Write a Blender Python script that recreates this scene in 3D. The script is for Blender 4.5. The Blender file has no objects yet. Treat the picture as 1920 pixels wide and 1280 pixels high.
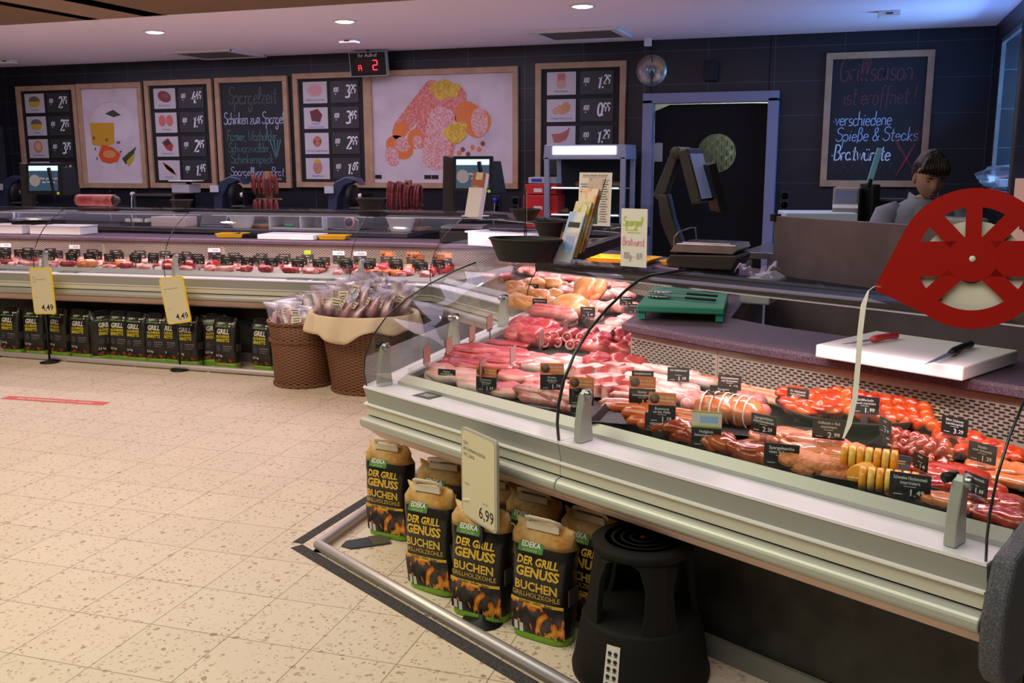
import bpy, math, random
from mathutils import Vector, Matrix, noise
random.seed(7)
S = bpy.context.scene
COL = S.collection
PI = math.pi
R = math.radians
# ---------------------------------------------------------------- camera
F_PX, YAW, PITCH, ROLL, EYE = 1839.0, R(-19.19), R(10.55), R(-0.15), 1.6
_f = Vector((math.sin(YAW)*math.cos(PITCH), math.cos(YAW)*math.cos(PITCH), -math.sin(PITCH)))
_r0 = Vector((math.cos(YAW), -math.sin(YAW), 0)); _u0 = _r0.cross(_f)
_r = _r0*math.cos(ROLL) + _u0*math.sin(ROLL); _u = -_r0*math.sin(ROLL) + _u0*math.cos(ROLL)
cam = bpy.data.cameras.new('camera'); cam.sensor_width = 36; cam.lens = F_PX/1920*36; cam.clip_start = .05
camo = bpy.data.objects.new('camera', cam); COL.objects.link(camo)
camo.matrix_world = Matrix(((_r.x,_u.x,-_f.x,0),(_r.y,_u.y,-_f.y,0),(_r.z,_u.z,-_f.z,EYE),(0,0,0,1)))
S.camera = camo
# ---------------------------------------------------------------- world, exposure, room lights and added fills
S.view_settings.view_transform = 'Standard'; S.view_settings.look = 'None'
S.view_settings.gamma = 1; S.view_settings.exposure = 0.0
w = bpy.data.worlds.new('world'); S.world = w; w.use_nodes = True
w.node_tree.nodes['Background'].inputs[0].default_value = (.9,.8,.75,1)
w.node_tree.nodes['Background'].inputs[1].default_value = .012
def area(name, loc, sx, sy, col, e, rot=(0,0,0), spread=PI):
    l = bpy.data.lights.new(name, 'AREA'); l.shape = 'RECTANGLE'; l.size = sx; l.size_y = sy
    l.color = col; l.energy = e; l.spread = spread
    o = bpy.data.objects.new(name, l); o.location = loc; o.rotation_euler = rot; COL.objects.link(o); return o
CEIL = 2.66
area('aisle_lamp', (-4.6,1.6,4.1), 5.0, 4.0, (1,.98,.66), 225)
area('aisle_lamp', (-4.6,4.2,2.62), 6.0, 1.6, (1,.60,.60), 58)
area('aisle_lamp', (-.4,.4,3.4), 2.6, 2.0, (1,.95,.86), 60)
area('service_fill', (-5.8,7.7,2.64), 6.0, 1.4, (.82,.72,1), 62)  # added bluish fill over the service aisle and boards, no fixture built
area('service_fill', (-1.2,6.6,2.64), 2.5, 1.6, (.92,.72,.95), 20)  # added fill over the near worktop, without a fixture
area('blue_fill', (.84,7.9,1.9), .5, .5, (.16,.38,1), 6.5, (0,R(140),0))  # blue fill added to tint ceiling and wall; no insect trap stands here
area('pass_lamp', (1.7,8.1,2.0), .8, .9, (.22,.50,1), 45, (0,R(90),0))
def ray(x, y): return _f + _r*((x-960)/F_PX) - _u*((y-640)/F_PX)
O = Vector((0,0,EYE))
def pz(x, y, z): d = ray(x,y); return O + d*((z-EYE)/d.z)          # the point of a horizontal plane seen at a pixel of the photograph
def pY(x, y, Y): d = ray(x,y); return O + d*(Y/d.y)
def pd(x, y, dep): return O + ray(x,y)*dep
def pj(p): v = Vector(p)-O; d = v.dot(_f); return 960+F_PX*v.dot(_r)/d, 640-F_PX*v.dot(_u)/d
# ---------------------------------------------------------------- mesh helpers
def V(*a): return Vector(a)
class MB:
    """collects shapes, then links them as one mesh object"""
    def __init__(s, M=None): s.v=[]; s.f=[]; s.m=[]; s.sm=[]; s.mats=[]; s.M=M or Matrix()
    def mi(s, m):
        if m not in s.mats: s.mats.append(m)
        return s.mats.index(m)
    def add(s, vs, fs, m, sm=False, M=None):
        T = s.M @ M if M else s.M
        b = len(s.v); s.v += [T @ Vector(p) for p in vs]; k = s.mi(m)
        for f in fs: s.f.append([b+i for i in f]); s.m.append(k); s.sm.append(sm)
        return s
    def box(s, c, d, m, M=None):
        x,y,z = d[0]/2,d[1]/2,d[2]/2
        vs = [(c[0]+i*x,c[1]+j*y,c[2]+k*z) for k in(-1,1) for j in(-1,1) for i in(-1,1)]
        return s.add(vs, [(0,2,3,1),(4,5,7,6),(0,1,5,4),(2,6,7,3),(0,4,6,2),(1,3,7,5)], m, False, M)
    def prism(s, poly, h, m, M=None, base=0.0, sm=False):
        n=len(poly); vs=[(x,y,base) for x,y in poly]+[(x,y,base+h) for x,y in poly]
        return s.add(vs, [tuple(range(n))[::-1], tuple(range(n,2*n))]+[(i,(i+1)%n,n+(i+1)%n,n+i) for i in range(n)], m, sm, M)
    def rings(s, rs, m, cap=True, sm=True, closed=True, M=None):
        n=len(rs[0]); vs=[p for r in rs for p in r]; fs=[]
        for a in range(len(rs)-1):
            for i in range(n if closed else n-1):
                j=(i+1)%n; fs.append((a*n+i,a*n+j,(a+1)*n+j,(a+1)*n+i))
        if cap and closed: fs += [tuple(range(n))[::-1], tuple(range((len(rs)-1)*n, len(rs)*n))]
        return s.add(vs, fs, m, sm, M)
    def tube(s, pts, r, m, n=8, M=None, cap=True, flat=1.0, up=None):
        pts=[Vector(p) for p in pts]; rad = r if isinstance(r,(list,tuple)) else [r]*len(pts)
        rs=[]; prev=None
        for i,p in enumerate(pts):
            t=(pts[min(i+1,len(pts)-1)]-pts[max(i-1,0)])
            t = t.normalized() if t.length>1e-9 else Vector((0,0,1))
            if prev is None:
                a = Vector(up) if up else (Vector((0,0,1)) if abs(t.z)<.9 else Vector((1,0,0)))
            else: a=prev
            b=(a-t*a.dot(t))
            if b.length<1e-6: b=t.orthogonal()
            b.normalize(); c=t.cross(b); prev=b
            rs.append([p+(b*math.cos(2*PI*k/n)*flat+c*math.sin(2*PI*k/n))*rad[i] for k in range(n)])
        return s.rings(rs, m, cap, True, True, M)
    def lathe(s, prof, m, n=24, M=None, sx=1, sy=1, cap=True):
        return s.rings([[(r*math.cos(2*PI*k/n)*sx, r*math.sin(2*PI*k/n)*sy, z) for k in range(n)] for r,z in prof], m, cap, True, True, M)
    def grid(s, fn, nu, nv, m, sm=True, M=None):
        vs=[fn(i/nu,j/nv) for j in range(nv+1) for i in range(nu+1)]
        return s.add(vs, [(j*(nu+1)+i,j*(nu+1)+i+1,(j+1)*(nu+1)+i+1,(j+1)*(nu+1)+i) for j in range(nv) for i in range(nu)], m, sm, M)
    def ball(s, c, r, m, nu=16, nv=10, M=None, fn=None):
        r = r if isinstance(r,(tuple,list)) else (r,r,r); rs=[]
        for j in range(nv+1):
            a=PI*(j+.02 if j==0 else j-.02 if j==nv else j)/nv; ring=[]
            for i in range(nu):
                b=2*PI*i/nu; p=Vector((math.sin(a)*math.cos(b),math.sin(a)*math.sin(b),-math.cos(a)))
                k = fn(p) if fn else 1
                ring.append((c[0]+p.x*r[0]*k,c[1]+p.y*r[1]*k,c[2]+p.z*r[2]*k))
            rs.append(ring)
        return s.rings(rs, m, True, True, True, M)
    def text(s, t, h, m, M, align='CENTER', ex=.0006, bold=0.0, sx=1.0, shear=0.0):
        vs,fs = text_mesh(t, align, bold, shear)
        vs = [(x*h*sx, y*h, z*ex) for x,y,z in vs]
        return s.add(vs, fs, m, False, M)
    def stroke(s, t, h, m, M, w=.08, align='L', slant=.15, sx=1.0, ex=.001, jit=0.0):
        lines, wid = pen(t, slant, jit); x0 = {'L':0,'C':-wid/2,'R':-wid}[align]
        for ln in lines:
            q=[((x+x0)*h*sx, y*h) for x,y in ln]
            if len(q)==1: q=[q[0],(q[0][0]+h*w*.9,q[0][1])]
            L=[];Rr=[]
            for i,p in enumerate(q):
                a=q[max(i-1,0)]; b=q[min(i+1,len(q)-1)]
                dx,dy=b[0]-a[0],b[1]-a[1]; l=math.hypot(dx,dy) or 1; k=w*h/2
                L.append((p[0]-dy/l*k,p[1]+dx/l*k,ex)); Rr.append((p[0]+dy/l*k,p[1]-dx/l*k,ex))
            n=len(q); s.add(L+Rr, [(i,n+i,n+i+1,i+1) for i in range(n-1)], m, False, M)
        return s
    def build(s, name, parent=None, bevel=0, sub=0, seg=2, loc=None, rz=0):
        me=bpy.data.meshes.new(name); me.from_pydata([tuple(p) for p in s.v], [], s.f)
        for m in s.mats: me.materials.append(m)
        me.polygons.foreach_set('material_index', s.m); me.polygons.foreach_set('use_smooth', s.sm); me.update()
        o=bpy.data.objects.new(name, me); COL.objects.link(o)
        if parent: o.parent=parent
        if bevel:
            b=o.modifiers.new('bevel','BEVEL'); b.width=bevel; b.segments=seg; b.limit_method='ANGLE'; b.angle_limit=R(50)
        if sub:
            b=o.modifiers.new('sub','SUBSURF'); b.levels=sub; b.render_levels=sub
        if loc is not None: o.location=loc; o.rotation_euler=(0,0,rz)
        return o
_tc={}
def text_mesh(t, align, bold, shear):
    k=(t,align,bold,shear)
    if k not in _tc:
        c=bpy.data.curves.new('lettering','FONT'); c.body=t; c.size=1; c.align_x=align; c.align_y='CENTER'; c.offset=bold; c.shear=shear; c.resolution_u=2
        o=bpy.data.objects.new('lettering',c); me=o.to_mesh()
        _tc[k]=([tuple(v.co) for v in me.vertices],[tuple(p.vertices) for p in me.polygons])
        o.to_mesh_clear(); bpy.data.objects.remove(o); bpy.data.curves.remove(c)
    return _tc[k]
# single-stroke chalk alphabet on a unit grid: lower case 0..1 high on x, ascenders to 2; strokes split by space, points xy pairs of digits (x 0-9 =0..1.1, y a-z)
def _arc(cx,cy,rx,ry,a0,a1,n=9): return [(cx+rx*math.cos(R(a0+(a1-a0)*i/n)),cy+ry*math.sin(R(a0+(a1-a0)*i/n))) for i in range(n+1)]
def _glyphs():
    A=_arc; g={}
    bowl=A(.4,.5,.38,.5,40,400,14)
    g['a']=([A(.4,.5,.38,.5,40,360,13)+[(.78,.9),(.78,.2),(.9,0)]],.95)
    g['b']=([[(.05,2),(.05,0)],A(.42,.5,.38,.5,180,-180,14)],.9)
    g['c']=([A(.42,.5,.4,.5,45,320,11)],.8)
    g['d']=([A(.4,.5,.38,.5,40,360,13),[(.78,2),(.78,.1),(.9,0)]],.95)
    g['e']=([[(.05,.5),(.78,.58)]+A(.42,.5,.38,.5,15,325,11)],.88)
    g['f']=([[(.75,1.85)]+A(.5,1.7,.22,.28,60,180,5)+[(.28,.2),(.28,-.5)],[(0,1),(.65,1.02)]],.68)
    g['g']=([A(.4,.5,.38,.5,40,360,13)+[(.78,1),(.78,-.5)]+A(.45,-.5,.33,.4,0,-200,7)],.95)
    g['h']=([[(.05,2),(.05,0)],[(.05,.6)]+A(.4,.62,.33,.38,150,0,6)+[(.73,.1),(.85,0)]],.9)
    g['i']=([[(.12,1),(.12,.15),(.25,0)],[(.12,1.4)]],.35)
    g['k']=([[(.05,2),(.05,0)],[(.65,1),(.1,.45),(.75,0)]],.8)
    g['l']=([[(.1,.3)]+A(.25,1.5,.16,.5,-60,180,7)+[(.09,.25)]+A(.25,.2,.16,.2,180,320,4)],.5)
    g['m']=([[(.05,1),(.05,0)],[(.05,.7)]+A(.28,.7,.2,.3,150,0,5)+[(.48,0)],[(.48,.7)]+A(.7,.7,.2,.3,150,0,5)+[(.9,.1),(1,0)]],1.1)
    g['n']=([[(.05,1),(.05,0)],[(.05,.6)]+A(.4,.62,.33,.38,150,0,6)+[(.73,.1),(.85,0)]],.9)
    g['o']=([bowl],.88)
    g['p']=([[(.05,1),(.05,-.9)],A(.42,.5,.38,.5,180,-180,14)],.9)
    g['r']=([[(.05,1),(.05,0)],[(.05,.6)]+A(.38,.6,.3,.38,150,50,5)],.62)
    g['s']=([A(.38,.74,.3,.26,40,270,7)+A(.38,.25,.32,.25,90,-150,7)],.75)
    g['t']=([[(.3,1.7),(.3,.2)]+A(.48,.2,.18,.2,180,330,4),[(0,1.1),(.62,1.12)]],.68)
    g['u']=([[(.05,1),(.05,.4)]+A(.39,.4,.34,.4,180,350,6)+[(.75,1),(.75,.1),(.88,0)]],.92)
    g['v']=([[(0,1),(.35,0),(.72,1)]],.76)
    g['w']=([[(0,1),(.25,0),(.5,.85),(.75,0),(1,1)]],1.06)
    g['y']=([[(.02,1),(.38,.1)],[(.75,1),(.2,-.8)]],.8)
    g['z']=([[(.05,.95),(.7,.98),(.05,.03),(.75,0)]],.82)
    g['ä']=(g['a'][0]+[[(.25,1.4)],[(.6,1.4)]],.95); g['ö']=(g['o'][0]+[[(.2,1.4)],[(.55,1.4)]],.88); g['ü']=(g['u'][0]+[[(.2,1.4)],[(.55,1.4)]],.92)
    g['ß']=([[(.05,-.3),(.05,1.5)]+A(.32,1.55,.27,.4,180,-60,7)+[(.35,1.05)]+A(.38,.5,.35,.52,80,-140,8)],.85)
    g['S']=([A(.6,1.55,.5,.45,30,270,9)+A(.5,.55,.55,.55,90,-160,9)],1.1)
    g['F']=([[(.2,1.95),(.2,0)],[(0,1.95),(1,2)],[(.1,1.1),(.8,1.12)]],.9)
    g['W']=([[(0,1.9),(.35,0),(.7,1.5),(1.05,0),(1.4,1.95)]],1.45)
    g['G']=([A(.6,1,.58,1,50,330,12)+[(1.1,.85),(.6,.85)]],1.25)
    g['B']=([[(.1,0),(.1,2)]+A(.4,1.52,.5,.46,100,-90,7)+A(.4,.53,.62,.53,90,-100,8)+[(.1,0)]],1.1)
    g['&']=([[(1,0),(.25,1.3)]+A(.5,1.55,.25,.35,200,-20,6)+[(.2,.7)]+A(.45,.4,.38,.42,160,300,5)+[(1.05,.75)]],1.1)
    g['!']=([[(.25,2),(.15,.6)],[(.12,.1)]],.4)
    g['.']=([[(.05,.05)]],.25); g[',']=([[(.12,.12),(.02,-.3)]],.3); g['·']=([[(.1,.6)]],.4); g['-']=([[(0,.6),(.6,.62)]],.75); g[' ']=([],.45)
    g['0']=([A(.4,1,.36,1,90,450,14)],.9); g['1']=([[(.1,1.5),(.42,2),(.3,0)]],.6)
    g['2']=([A(.42,1.5,.36,.5,160,-40,8)+[(.02,.02),(.85,.05)]],.92)
    g['3']=([A(.38,1.52,.36,.46,140,-80,8)+A(.36,.52,.42,.52,80,-140,8)],.9)
    g['4']=([[(.5,2),(.02,.75),(.85,.8)],[(.62,1.3),(.55,0)]],.92)
    g['6']=([[(.7,1.95),(.2,1.1)]+A(.42,.5,.38,.5,150,-200,12)],.9)
    g['7']=([[(.02,1.95),(.85,2),(.3,0)],[(.2,1),(.75,1.02)]],.9)
    g['9']=([A(.42,1.45,.36,.5,10,360,11)+[(.78,1.5),(.55,0)]],.92)
    return g
GL=_glyphs()
def pen(t, slant, jit=0):
    x=0; out=[]
    for ch in t:
        ls,wd=GL.get(ch,GL[' ']); dy=random.uniform(-jit,jit)
        for l in ls: out.append([(x+a+slant*b, b+dy) for a,b in l])
        x+=wd+.08
    return out,x
def frame(o, ex, ey=None, ez=None):
    """matrix from an origin and axes"""
    ex=Vector(ex).normalized(); ez=Vector(ez).normalized() if ez else ex.cross(Vector(ey)).normalized()
    ey=ez.cross(ex)
    return Matrix(((ex.x,ey.x,ez.x,o[0]),(ex.y,ey.y,ez.y,o[1]),(ex.z,ey.z,ez.z,o[2]),(0,0,0,1)))
def TR(x,y,z,rz=0,rx=0,ry=0): return Matrix.Translation((x,y,z)) @ Matrix.Rotation(rz,4,'Z') @ Matrix.Rotation(rx,4,'X') @ Matrix.Rotation(ry,4,'Y')
UP=Vector((0,0,1))
# ---------------------------------------------------------------- things
def tag(o, label, cat, group=None):
    o['label']=label; o['category']=cat
    if group: o['group']=group
    return o
def thing(name, label, cat, loc=(0,0,0), rz=0, group=None):
    o=bpy.data.objects.new(name,None); o.empty_display_size=.05; COL.objects.link(o)
    o.location=loc; o.rotation_euler=(0,0,rz); return tag(o,label,cat,group)
def struct(o): o['kind']='structure'; return o
def copy_tree(o, loc, rz, label, group=None, rot=None):
    r=o.copy(); COL.objects.link(r); r.location=loc; r.rotation_euler=rot or (0,0,rz); r['label']=label
    if group: r['group']=group
    for ch in KIDS.get(o.name,[c for c in o.children]):
        c=ch.copy(); COL.objects.link(c); c.parent=r
        for g in ch.children:
            d=g.copy(); COL.objects.link(d); d.parent=c
    return r
KIDS={}
ORD=['first','second','third','fourth','fifth','sixth','seventh','eighth','ninth','tenth','eleventh','twelfth','thirteenth','fourteenth','fifteenth','sixteenth','seventeenth','eighteenth','nineteenth','twentieth']
ORD+=[a+b for a in('twenty-','thirty-','forty-') for b in('first','second','third','fourth','fifth','sixth','seventh','eighth','ninth')]
ORD.insert(29,'thirtieth'); ORD.insert(39,'fortieth')
def ordn(i,n): return 'leftmost' if i==0 else 'rightmost' if i==n-1 else ORD[i]+' from the left'
# ---------------------------------------------------------------- materials
_mc={}
def mat(name, col, rough=.5, metal=0, var=None, bump=None, coat=0, sss=0, emit=0, spec=.5, ecol=None, sheen=0):
    """var=(colour2, scale, low, high[, detail]) mixes a second colour by noise; bump=(scale, strength)"""
    if name in _mc: return _mc[name]
    m=bpy.data.materials.new(name); m.use_nodes=True; nt=m.node_tree; b=nt.nodes['Principled BSDF']; _mc[name]=m
    c=tuple(col)+(1,); b.inputs['Base Color'].default_value=c; b.inputs['Roughness'].default_value=rough; b.inputs['Metallic'].default_value=metal
    b.inputs['Coat Weight'].default_value=coat; b.inputs['Coat Roughness'].default_value=.12; b.inputs['Specular IOR Level'].default_value=spec
    if sss: b.inputs['Subsurface Weight'].default_value=sss; b.inputs['Subsurface Radius'].default_value=(.02,.008,.006)
    if emit: b.inputs['Emission Color'].default_value=tuple(ecol or col)+(1,); b.inputs['Emission Strength'].default_value=emit
    tc=None
    def nz(sc,det):
        nonlocal tc
        if tc is None: tc=nt.nodes.new('ShaderNodeTexCoord')
        n=nt.nodes.new('ShaderNodeTexNoise'); n.inputs['Scale'].default_value=sc; n.inputs['Detail'].default_value=det
        nt.links.new(tc.outputs['Object'],n.inputs['Vector']); return n
    if var:
        n=nz(var[1], var[4] if len(var)>4 else 3); r=nt.nodes.new('ShaderNodeValToRGB'); nt.links.new(n.outputs['Fac'],r.inputs[0])
        r.color_ramp.elements[0].position=var[2]; r.color_ramp.elements[1].position=var[3]
        r.color_ramp.elements[0].color=c; r.color_ramp.elements[1].color=tuple(var[0])+(1,)
        nt.links.new(r.outputs[0],b.inputs['Base Color'])
    if bump:
        n=nz(bump[0],3); bn=nt.nodes.new('ShaderNodeBump'); bn.inputs['Strength'].default_value=bump[1]; bn.inputs['Distance'].default_value=.01
        nt.links.new(n.outputs['Fac'],bn.inputs['Height']); nt.links.new(bn.outputs[0],b.inputs['Normal'])
    return m
def glass(name, tint=(.93,.96,.96), ior=1.45, rough=.02, boost=1.0, haze=0.0):
    m=bpy.data.materials.new(name); m.use_nodes=True; nt=m.node_tree; nt.nodes.clear()
    o=nt.nodes.new('ShaderNodeOutputMaterial'); t=nt.nodes.new('ShaderNodeBsdfTransparent'); g=nt.nodes.new('ShaderNodeBsdfGlossy'); x=nt.nodes.new('ShaderNodeMixShader'); fr=nt.nodes.new('ShaderNodeFresnel')
    nt.nodes.remove(fr); lw=nt.nodes.new('ShaderNodeLayerWeight'); pw=nt.nodes.new('ShaderNodeMath'); pw.operation='POWER'; pw.inputs[1].default_value=4.5
    t.inputs[0].default_value=tuple(tint)+(1,); g.inputs['Roughness'].default_value=rough; nt.links.new(lw.outputs['Facing'],pw.inputs[0])
    mu=nt.nodes.new('ShaderNodeMath'); mu.operation='MULTIPLY_ADD'; mu.inputs[1].default_value=.9*boost; mu.inputs[2].default_value=((ior-1)/(ior+1))**2*boost+haze; mu.use_clamp=True  # constant offset puts an even whitish haze into film and clear plastic
    nt.links.new(pw.outputs[0],mu.inputs[0]); nt.links.new(mu.outputs[0],x.inputs[0]); nt.links.new(t.outputs[0],x.inputs[1]); nt.links.new(g.outputs[0],x.inputs[2]); nt.links.new(x.outputs[0],o.inputs[0])
    return m
K=lambda n,c,r=.5,**k: mat(n,c,r,**k)
GLASS=glass('counter_glass',(.95,.97,.97),1.35,.02,.42); ACRYL=glass('clear_acrylic',(.9,.9,.93),1.4,.05); FILM=glass('plastic_film',(.97,.93,.96),1.45,.35,.9,.13); PANE=glass('tinted_pane',(.55,.6,.62),1.5,.05)
ALU=K('brushed_aluminium',(.47,.48,.45),.42,metal=.45,bump=(60,.03)); ALUD=K('grey_painted_panel',(.335,.345,.325),.5,metal=.1,spec=.4); ALUB=K('beige_aluminium',(.61,.60,.51),.5,metal=.05)
STEEL=K('stainless_steel',(.42,.42,.44),.30,metal=.9,var=((.36,.36,.38),14,.4,.6)); WHITE=K('white_plastic',(.80,.77,.78),.4); SHELF=K('white_shelf',(.80,.76,.86),.28)
PINKU=K('beige_underside',(.80,.58,.50),.45); BLACK=K('black_plastic',(.007,.007,.008),.5,spec=.3); BLK2=K('matt_black',(.010,.010,.011),.7); DGREY=K('dark_grey_plastic',(.05,.047,.052),.45)
PUTTY=K('grille_sheet',(.40,.345,.30),.45,metal=.2); GROUT=K('slot_black',(.02,.018,.016),.8)
GRAN=mat('dark_granite',(.065,.038,.060),.5,var=((.14,.095,.13),190,.45,.62,2),bump=(300,.05))
SPECK=mat('speckled_end_panel',(.045,.05,.065),.55,var=((.12,.12,.15),260,.45,.65,2),bump=(260,.15))
WALNUT=mat('oak_frame',(.42,.26,.15),.5,var=((.50,.33,.20),9,.35,.65)); BOARD=mat('chalkboard',(.012,.013,.018),.6)
YEL=K('yellow_plastic',(.85,.48,.01),.35); YELP=K('yellow_frame',(.82,.60,.02),.4); PAPER=K('white_paper',(.78,.74,.72),.7); CREAM=K('cream_card',(.66,.60,.42),.6)
RED=K('red_plastic',(.36,.010,.006),.28,coat=.4); INK=K('black_ink',(.015,.015,.015),.6); CHALKW=K('white_chalk',(.75,.78,.85),.8)
GREENP=K('green_cutting_plastic',(.03,.30,.19),.45)
# ================================================================ the room
YW=9.2; XR=1.0
def pos_mat(name, build):
    m=bpy.data.materials.new(name); m.use_nodes=True; nt=m.node_tree; b=nt.nodes['Principled BSDF']; build(nt,b,nt.nodes.new('ShaderNodeNewGeometry').outputs['Position']); return m
def N(nt,t,**k):
    n=nt.nodes.new(t)
    for a,v in k.items():
        if a.startswith('i_'):
            kk=a[2:]; n.inputs[int(kk) if kk.isdigit() else kk.replace('_',' ')].default_value=v
        else: setattr(n,a,v)
    return n
def ramp(nt,fac,stops):
    r=nt.nodes.new('ShaderNodeValToRGB'); e=r.color_ramp.elements
    while len(e)<len(stops): e.new(.5)
    for x,(p,c) in zip(e,stops): x.position=p; x.color=tuple(c)+(1,)
    nt.links.new(fac,r.inputs[0]); return r.outputs[0]
def mixc(nt,fac,a,b):
    x=nt.nodes.new('ShaderNodeMix'); x.data_type='RGBA'
    for s,v in ((x.inputs[0],fac),(x.inputs[6],a),(x.inputs[7],b)):
        if hasattr(v,'links') or hasattr(v,'is_linked'): nt.links.new(v,s)
        else: s.default_value=v if isinstance(v,(int,float)) else tuple(v)+(1,)
    return x.outputs[2]
def floor_b(nt,b,pos):
    L=nt.links.new; mp=N(nt,'ShaderNodeMapping',vector_type='POINT'); L(pos,mp.inputs[0])
    mp.vector_type='TEXTURE'; mp.inputs['Location'].default_value=(-1.797*1.6,1.617*1.6,0); mp.inputs['Rotation'].default_value=(0,0,R(1.65)); 
    bk=N(nt,'ShaderNodeTexBrick',offset=0.0,squash=1.0); L(mp.outputs[0],bk.inputs[0])
    s=.1954*1.6
    for k,v in (('Scale',1),('Mortar Size',.0019),('Mortar Smooth',.2),('Brick Width',s),('Row Height',s)): bk.inputs[k].default_value=v
    bk.inputs['Color1'].default_value=(1,1,1,1); bk.inputs['Color2'].default_value=(.95,.95,.95,1); bk.inputs['Mortar'].default_value=(.38,.31,.26,1)
    v1=N(nt,'ShaderNodeTexVoronoi',feature='F1',i_Scale=58.0); v2=N(nt,'ShaderNodeTexVoronoi',feature='F1',i_Scale=27.0)
    nz=N(nt,'ShaderNodeTexNoise',i_Scale=34.0,i_Detail=2.0); ad=N(nt,'ShaderNodeVectorMath',operation='MULTIPLY_ADD'); ad.inputs[1].default_value=(.03,.03,.03)
    L(pos,nz.inputs['Vector']); L(nz.outputs['Color'],ad.inputs[0]); L(pos,ad.inputs[2])
    for v in(v1,v2): L(ad.outputs[0],v.inputs['Vector'])
    base=(.72,.60,.485)
    f1=ramp(nt,v1.outputs['Distance'],[(.26,(1,1,1)),(.36,(0,0,0))]); f2=ramp(nt,v2.outputs['Distance'],[(.24,(1,1,1)),(.31,(0,0,0))])
    sep=N(nt,'ShaderNodeSeparateColor'); L(v1.outputs['Color'],sep.inputs[0]); sep2=N(nt,'ShaderNodeSeparateColor'); L(v2.outputs['Color'],sep2.inputs[0])
    g1=ramp(nt,sep.outputs[0],[(.22,(0,0,0)),(.24,(1,1,1))]); g2=ramp(nt,sep2.outputs[0],[(.50,(0,0,0)),(.52,(1,1,1))])
    c1=ramp(nt,sep.outputs[1],[(0,(.36,.22,.15)),(.5,(.58,.43,.33)),(1,(.74,.64,.53))]); c2=ramp(nt,sep2.outputs[1],[(0,(.38,.26,.18)),(.5,(.55,.41,.31)),(1,(.67,.55,.45))])
    def mul(a,b_):
        m=N(nt,'ShaderNodeMath',operation='MULTIPLY'); L(a,m.inputs[0]); L(b_,m.inputs[1]); return m.outputs[0]
    col=mixc(nt,mul(f1,g1),base,c1); col=mixc(nt,mul(f2,g2),col,c2)
    mm=nt.nodes.new('ShaderNodeMix'); mm.data_type='RGBA'; mm.blend_type='MULTIPLY'; mm.inputs[0].default_value=1; L(col,mm.inputs[6]); L(bk.outputs['Color'],mm.inputs[7])
    L(mm.outputs[2],b.inputs['Base Color']); b.inputs['Roughness'].default_value=.34; b.inputs['Specular IOR Level'].default_value=.35
FLOOR=pos_mat('terrazzo_tiles',floor_b)
def tile_b(axis):
    def f(nt,b,pos):
        L=nt.links.new; sp=N(nt,'ShaderNodeSeparateXYZ'); L(pos,sp.inputs[0]); cb=N(nt,'ShaderNodeCombineXYZ'); L(sp.outputs[axis],cb.inputs[0]); L(sp.outputs[2],cb.inputs[1])
        mp=N(nt,'ShaderNodeMapping'); mp.inputs['Location'].default_value=((.745+.58*20) if axis==0 else 0,-1.381+.294*8,0); L(cb.outputs[0],mp.inputs[0])
        bk=N(nt,'ShaderNodeTexBrick',offset=0.0,squash=1.0); L(mp.outputs[0],bk.inputs[0])
        for k,v in (('Scale',1),('Mortar Size',.0022),('Mortar Smooth',.1),('Brick Width',.58),('Row Height',.294)): bk.inputs[k].default_value=v
        bk.inputs['Color1'].default_value=(.010,.011,.017,1); bk.inputs['Color2'].default_value=(.015,.016,.024,1); bk.inputs['Mortar'].default_value=(.09,.10,.14,1)
        nz=N(nt,'ShaderNodeTexNoise',i_Scale=5.0,i_Detail=4.0); L(pos,nz.inputs['Vector'])
        mm=nt.nodes.new('ShaderNodeMix'); mm.data_type='RGBA'; mm.blend_type='MULTIPLY'; mm.inputs[0].default_value=.5; L(bk.outputs['Color'],mm.inputs[6]); L(ramp(nt,nz.outputs[0],[(.3,(.6,.6,.6)),(.7,(1,1,1))]),mm.inputs[7])
        L(mm.outputs[2],b.inputs['Base Color']); b.inputs['Roughness'].default_value=.42
    return f
TILE=pos_mat('slate_wall_tiles',tile_b(0)); TILEY=pos_mat('slate_side_wall_tiles',tile_b(1))
CEILM=K('ceiling_paint',(.90,.82,.95),.85); SOFF=K('brown_soffit_board',(.20,.115,.05),.6); SOFF2=K('pale_soffit_board',(.30,.19,.12),.6)
struct(MB().box((-4,5,-.05),(24,22,.1),FLOOR).build('floor'))
struct(MB().box((-6.22,9.3,1.35),(8.76,.2,2.7),TILE).box((.14,9.3,1.35),(1.86,.2,2.7),TILE).box((-1.315,9.3,2.4),(1.06,.2,.6),TILE).build('wall_back'))
# right wall with a pass-through window
rw=MB(); 
for (y0,y1,z0,z1) in ((8.6,9.2,0,2.7),(4.6,7.6,0,2.7),(7.6,8.6,0,1.34),(7.6,8.6,2.48,2.7)): rw.box((XR+.1,(y0+y1)/2,(z0+z1)/2),(.2,y1-y0,z1-z0),TILEY)
struct(rw.build('wall_right'))
wf=MB()
for y in(7.6,8.6): wf.box((XR,y,1.91),(.03,.03,1.16),STEEL)
for z in(1.345,2.475): wf.box((XR,8.1,z),(.03,1.0,.03),STEEL)
struct(wf.build('window_1'))
struct(MB().box((2.3,8.1,1.35),(.1,3,2.7),TILEY).build('wall_passage'))
struct(MB().box((1.6,9.55,1.35),(1.4,.1,2.7),TILE).build('wall_passage_end'))
c=MB().box((-4.2,8.0,CEIL+.05),(12.0,3.7,.1),CEILM)
c.box((-4.2,6.13,CEIL+.06),(12.0,.04,.08),K('ceiling_groove',(.25,.17,.18),.8)); c.box((-4.2,5.6,CEIL+.05),(12.0,1.02,.1),CEILM)
struct(c.build('ceiling'))
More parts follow.
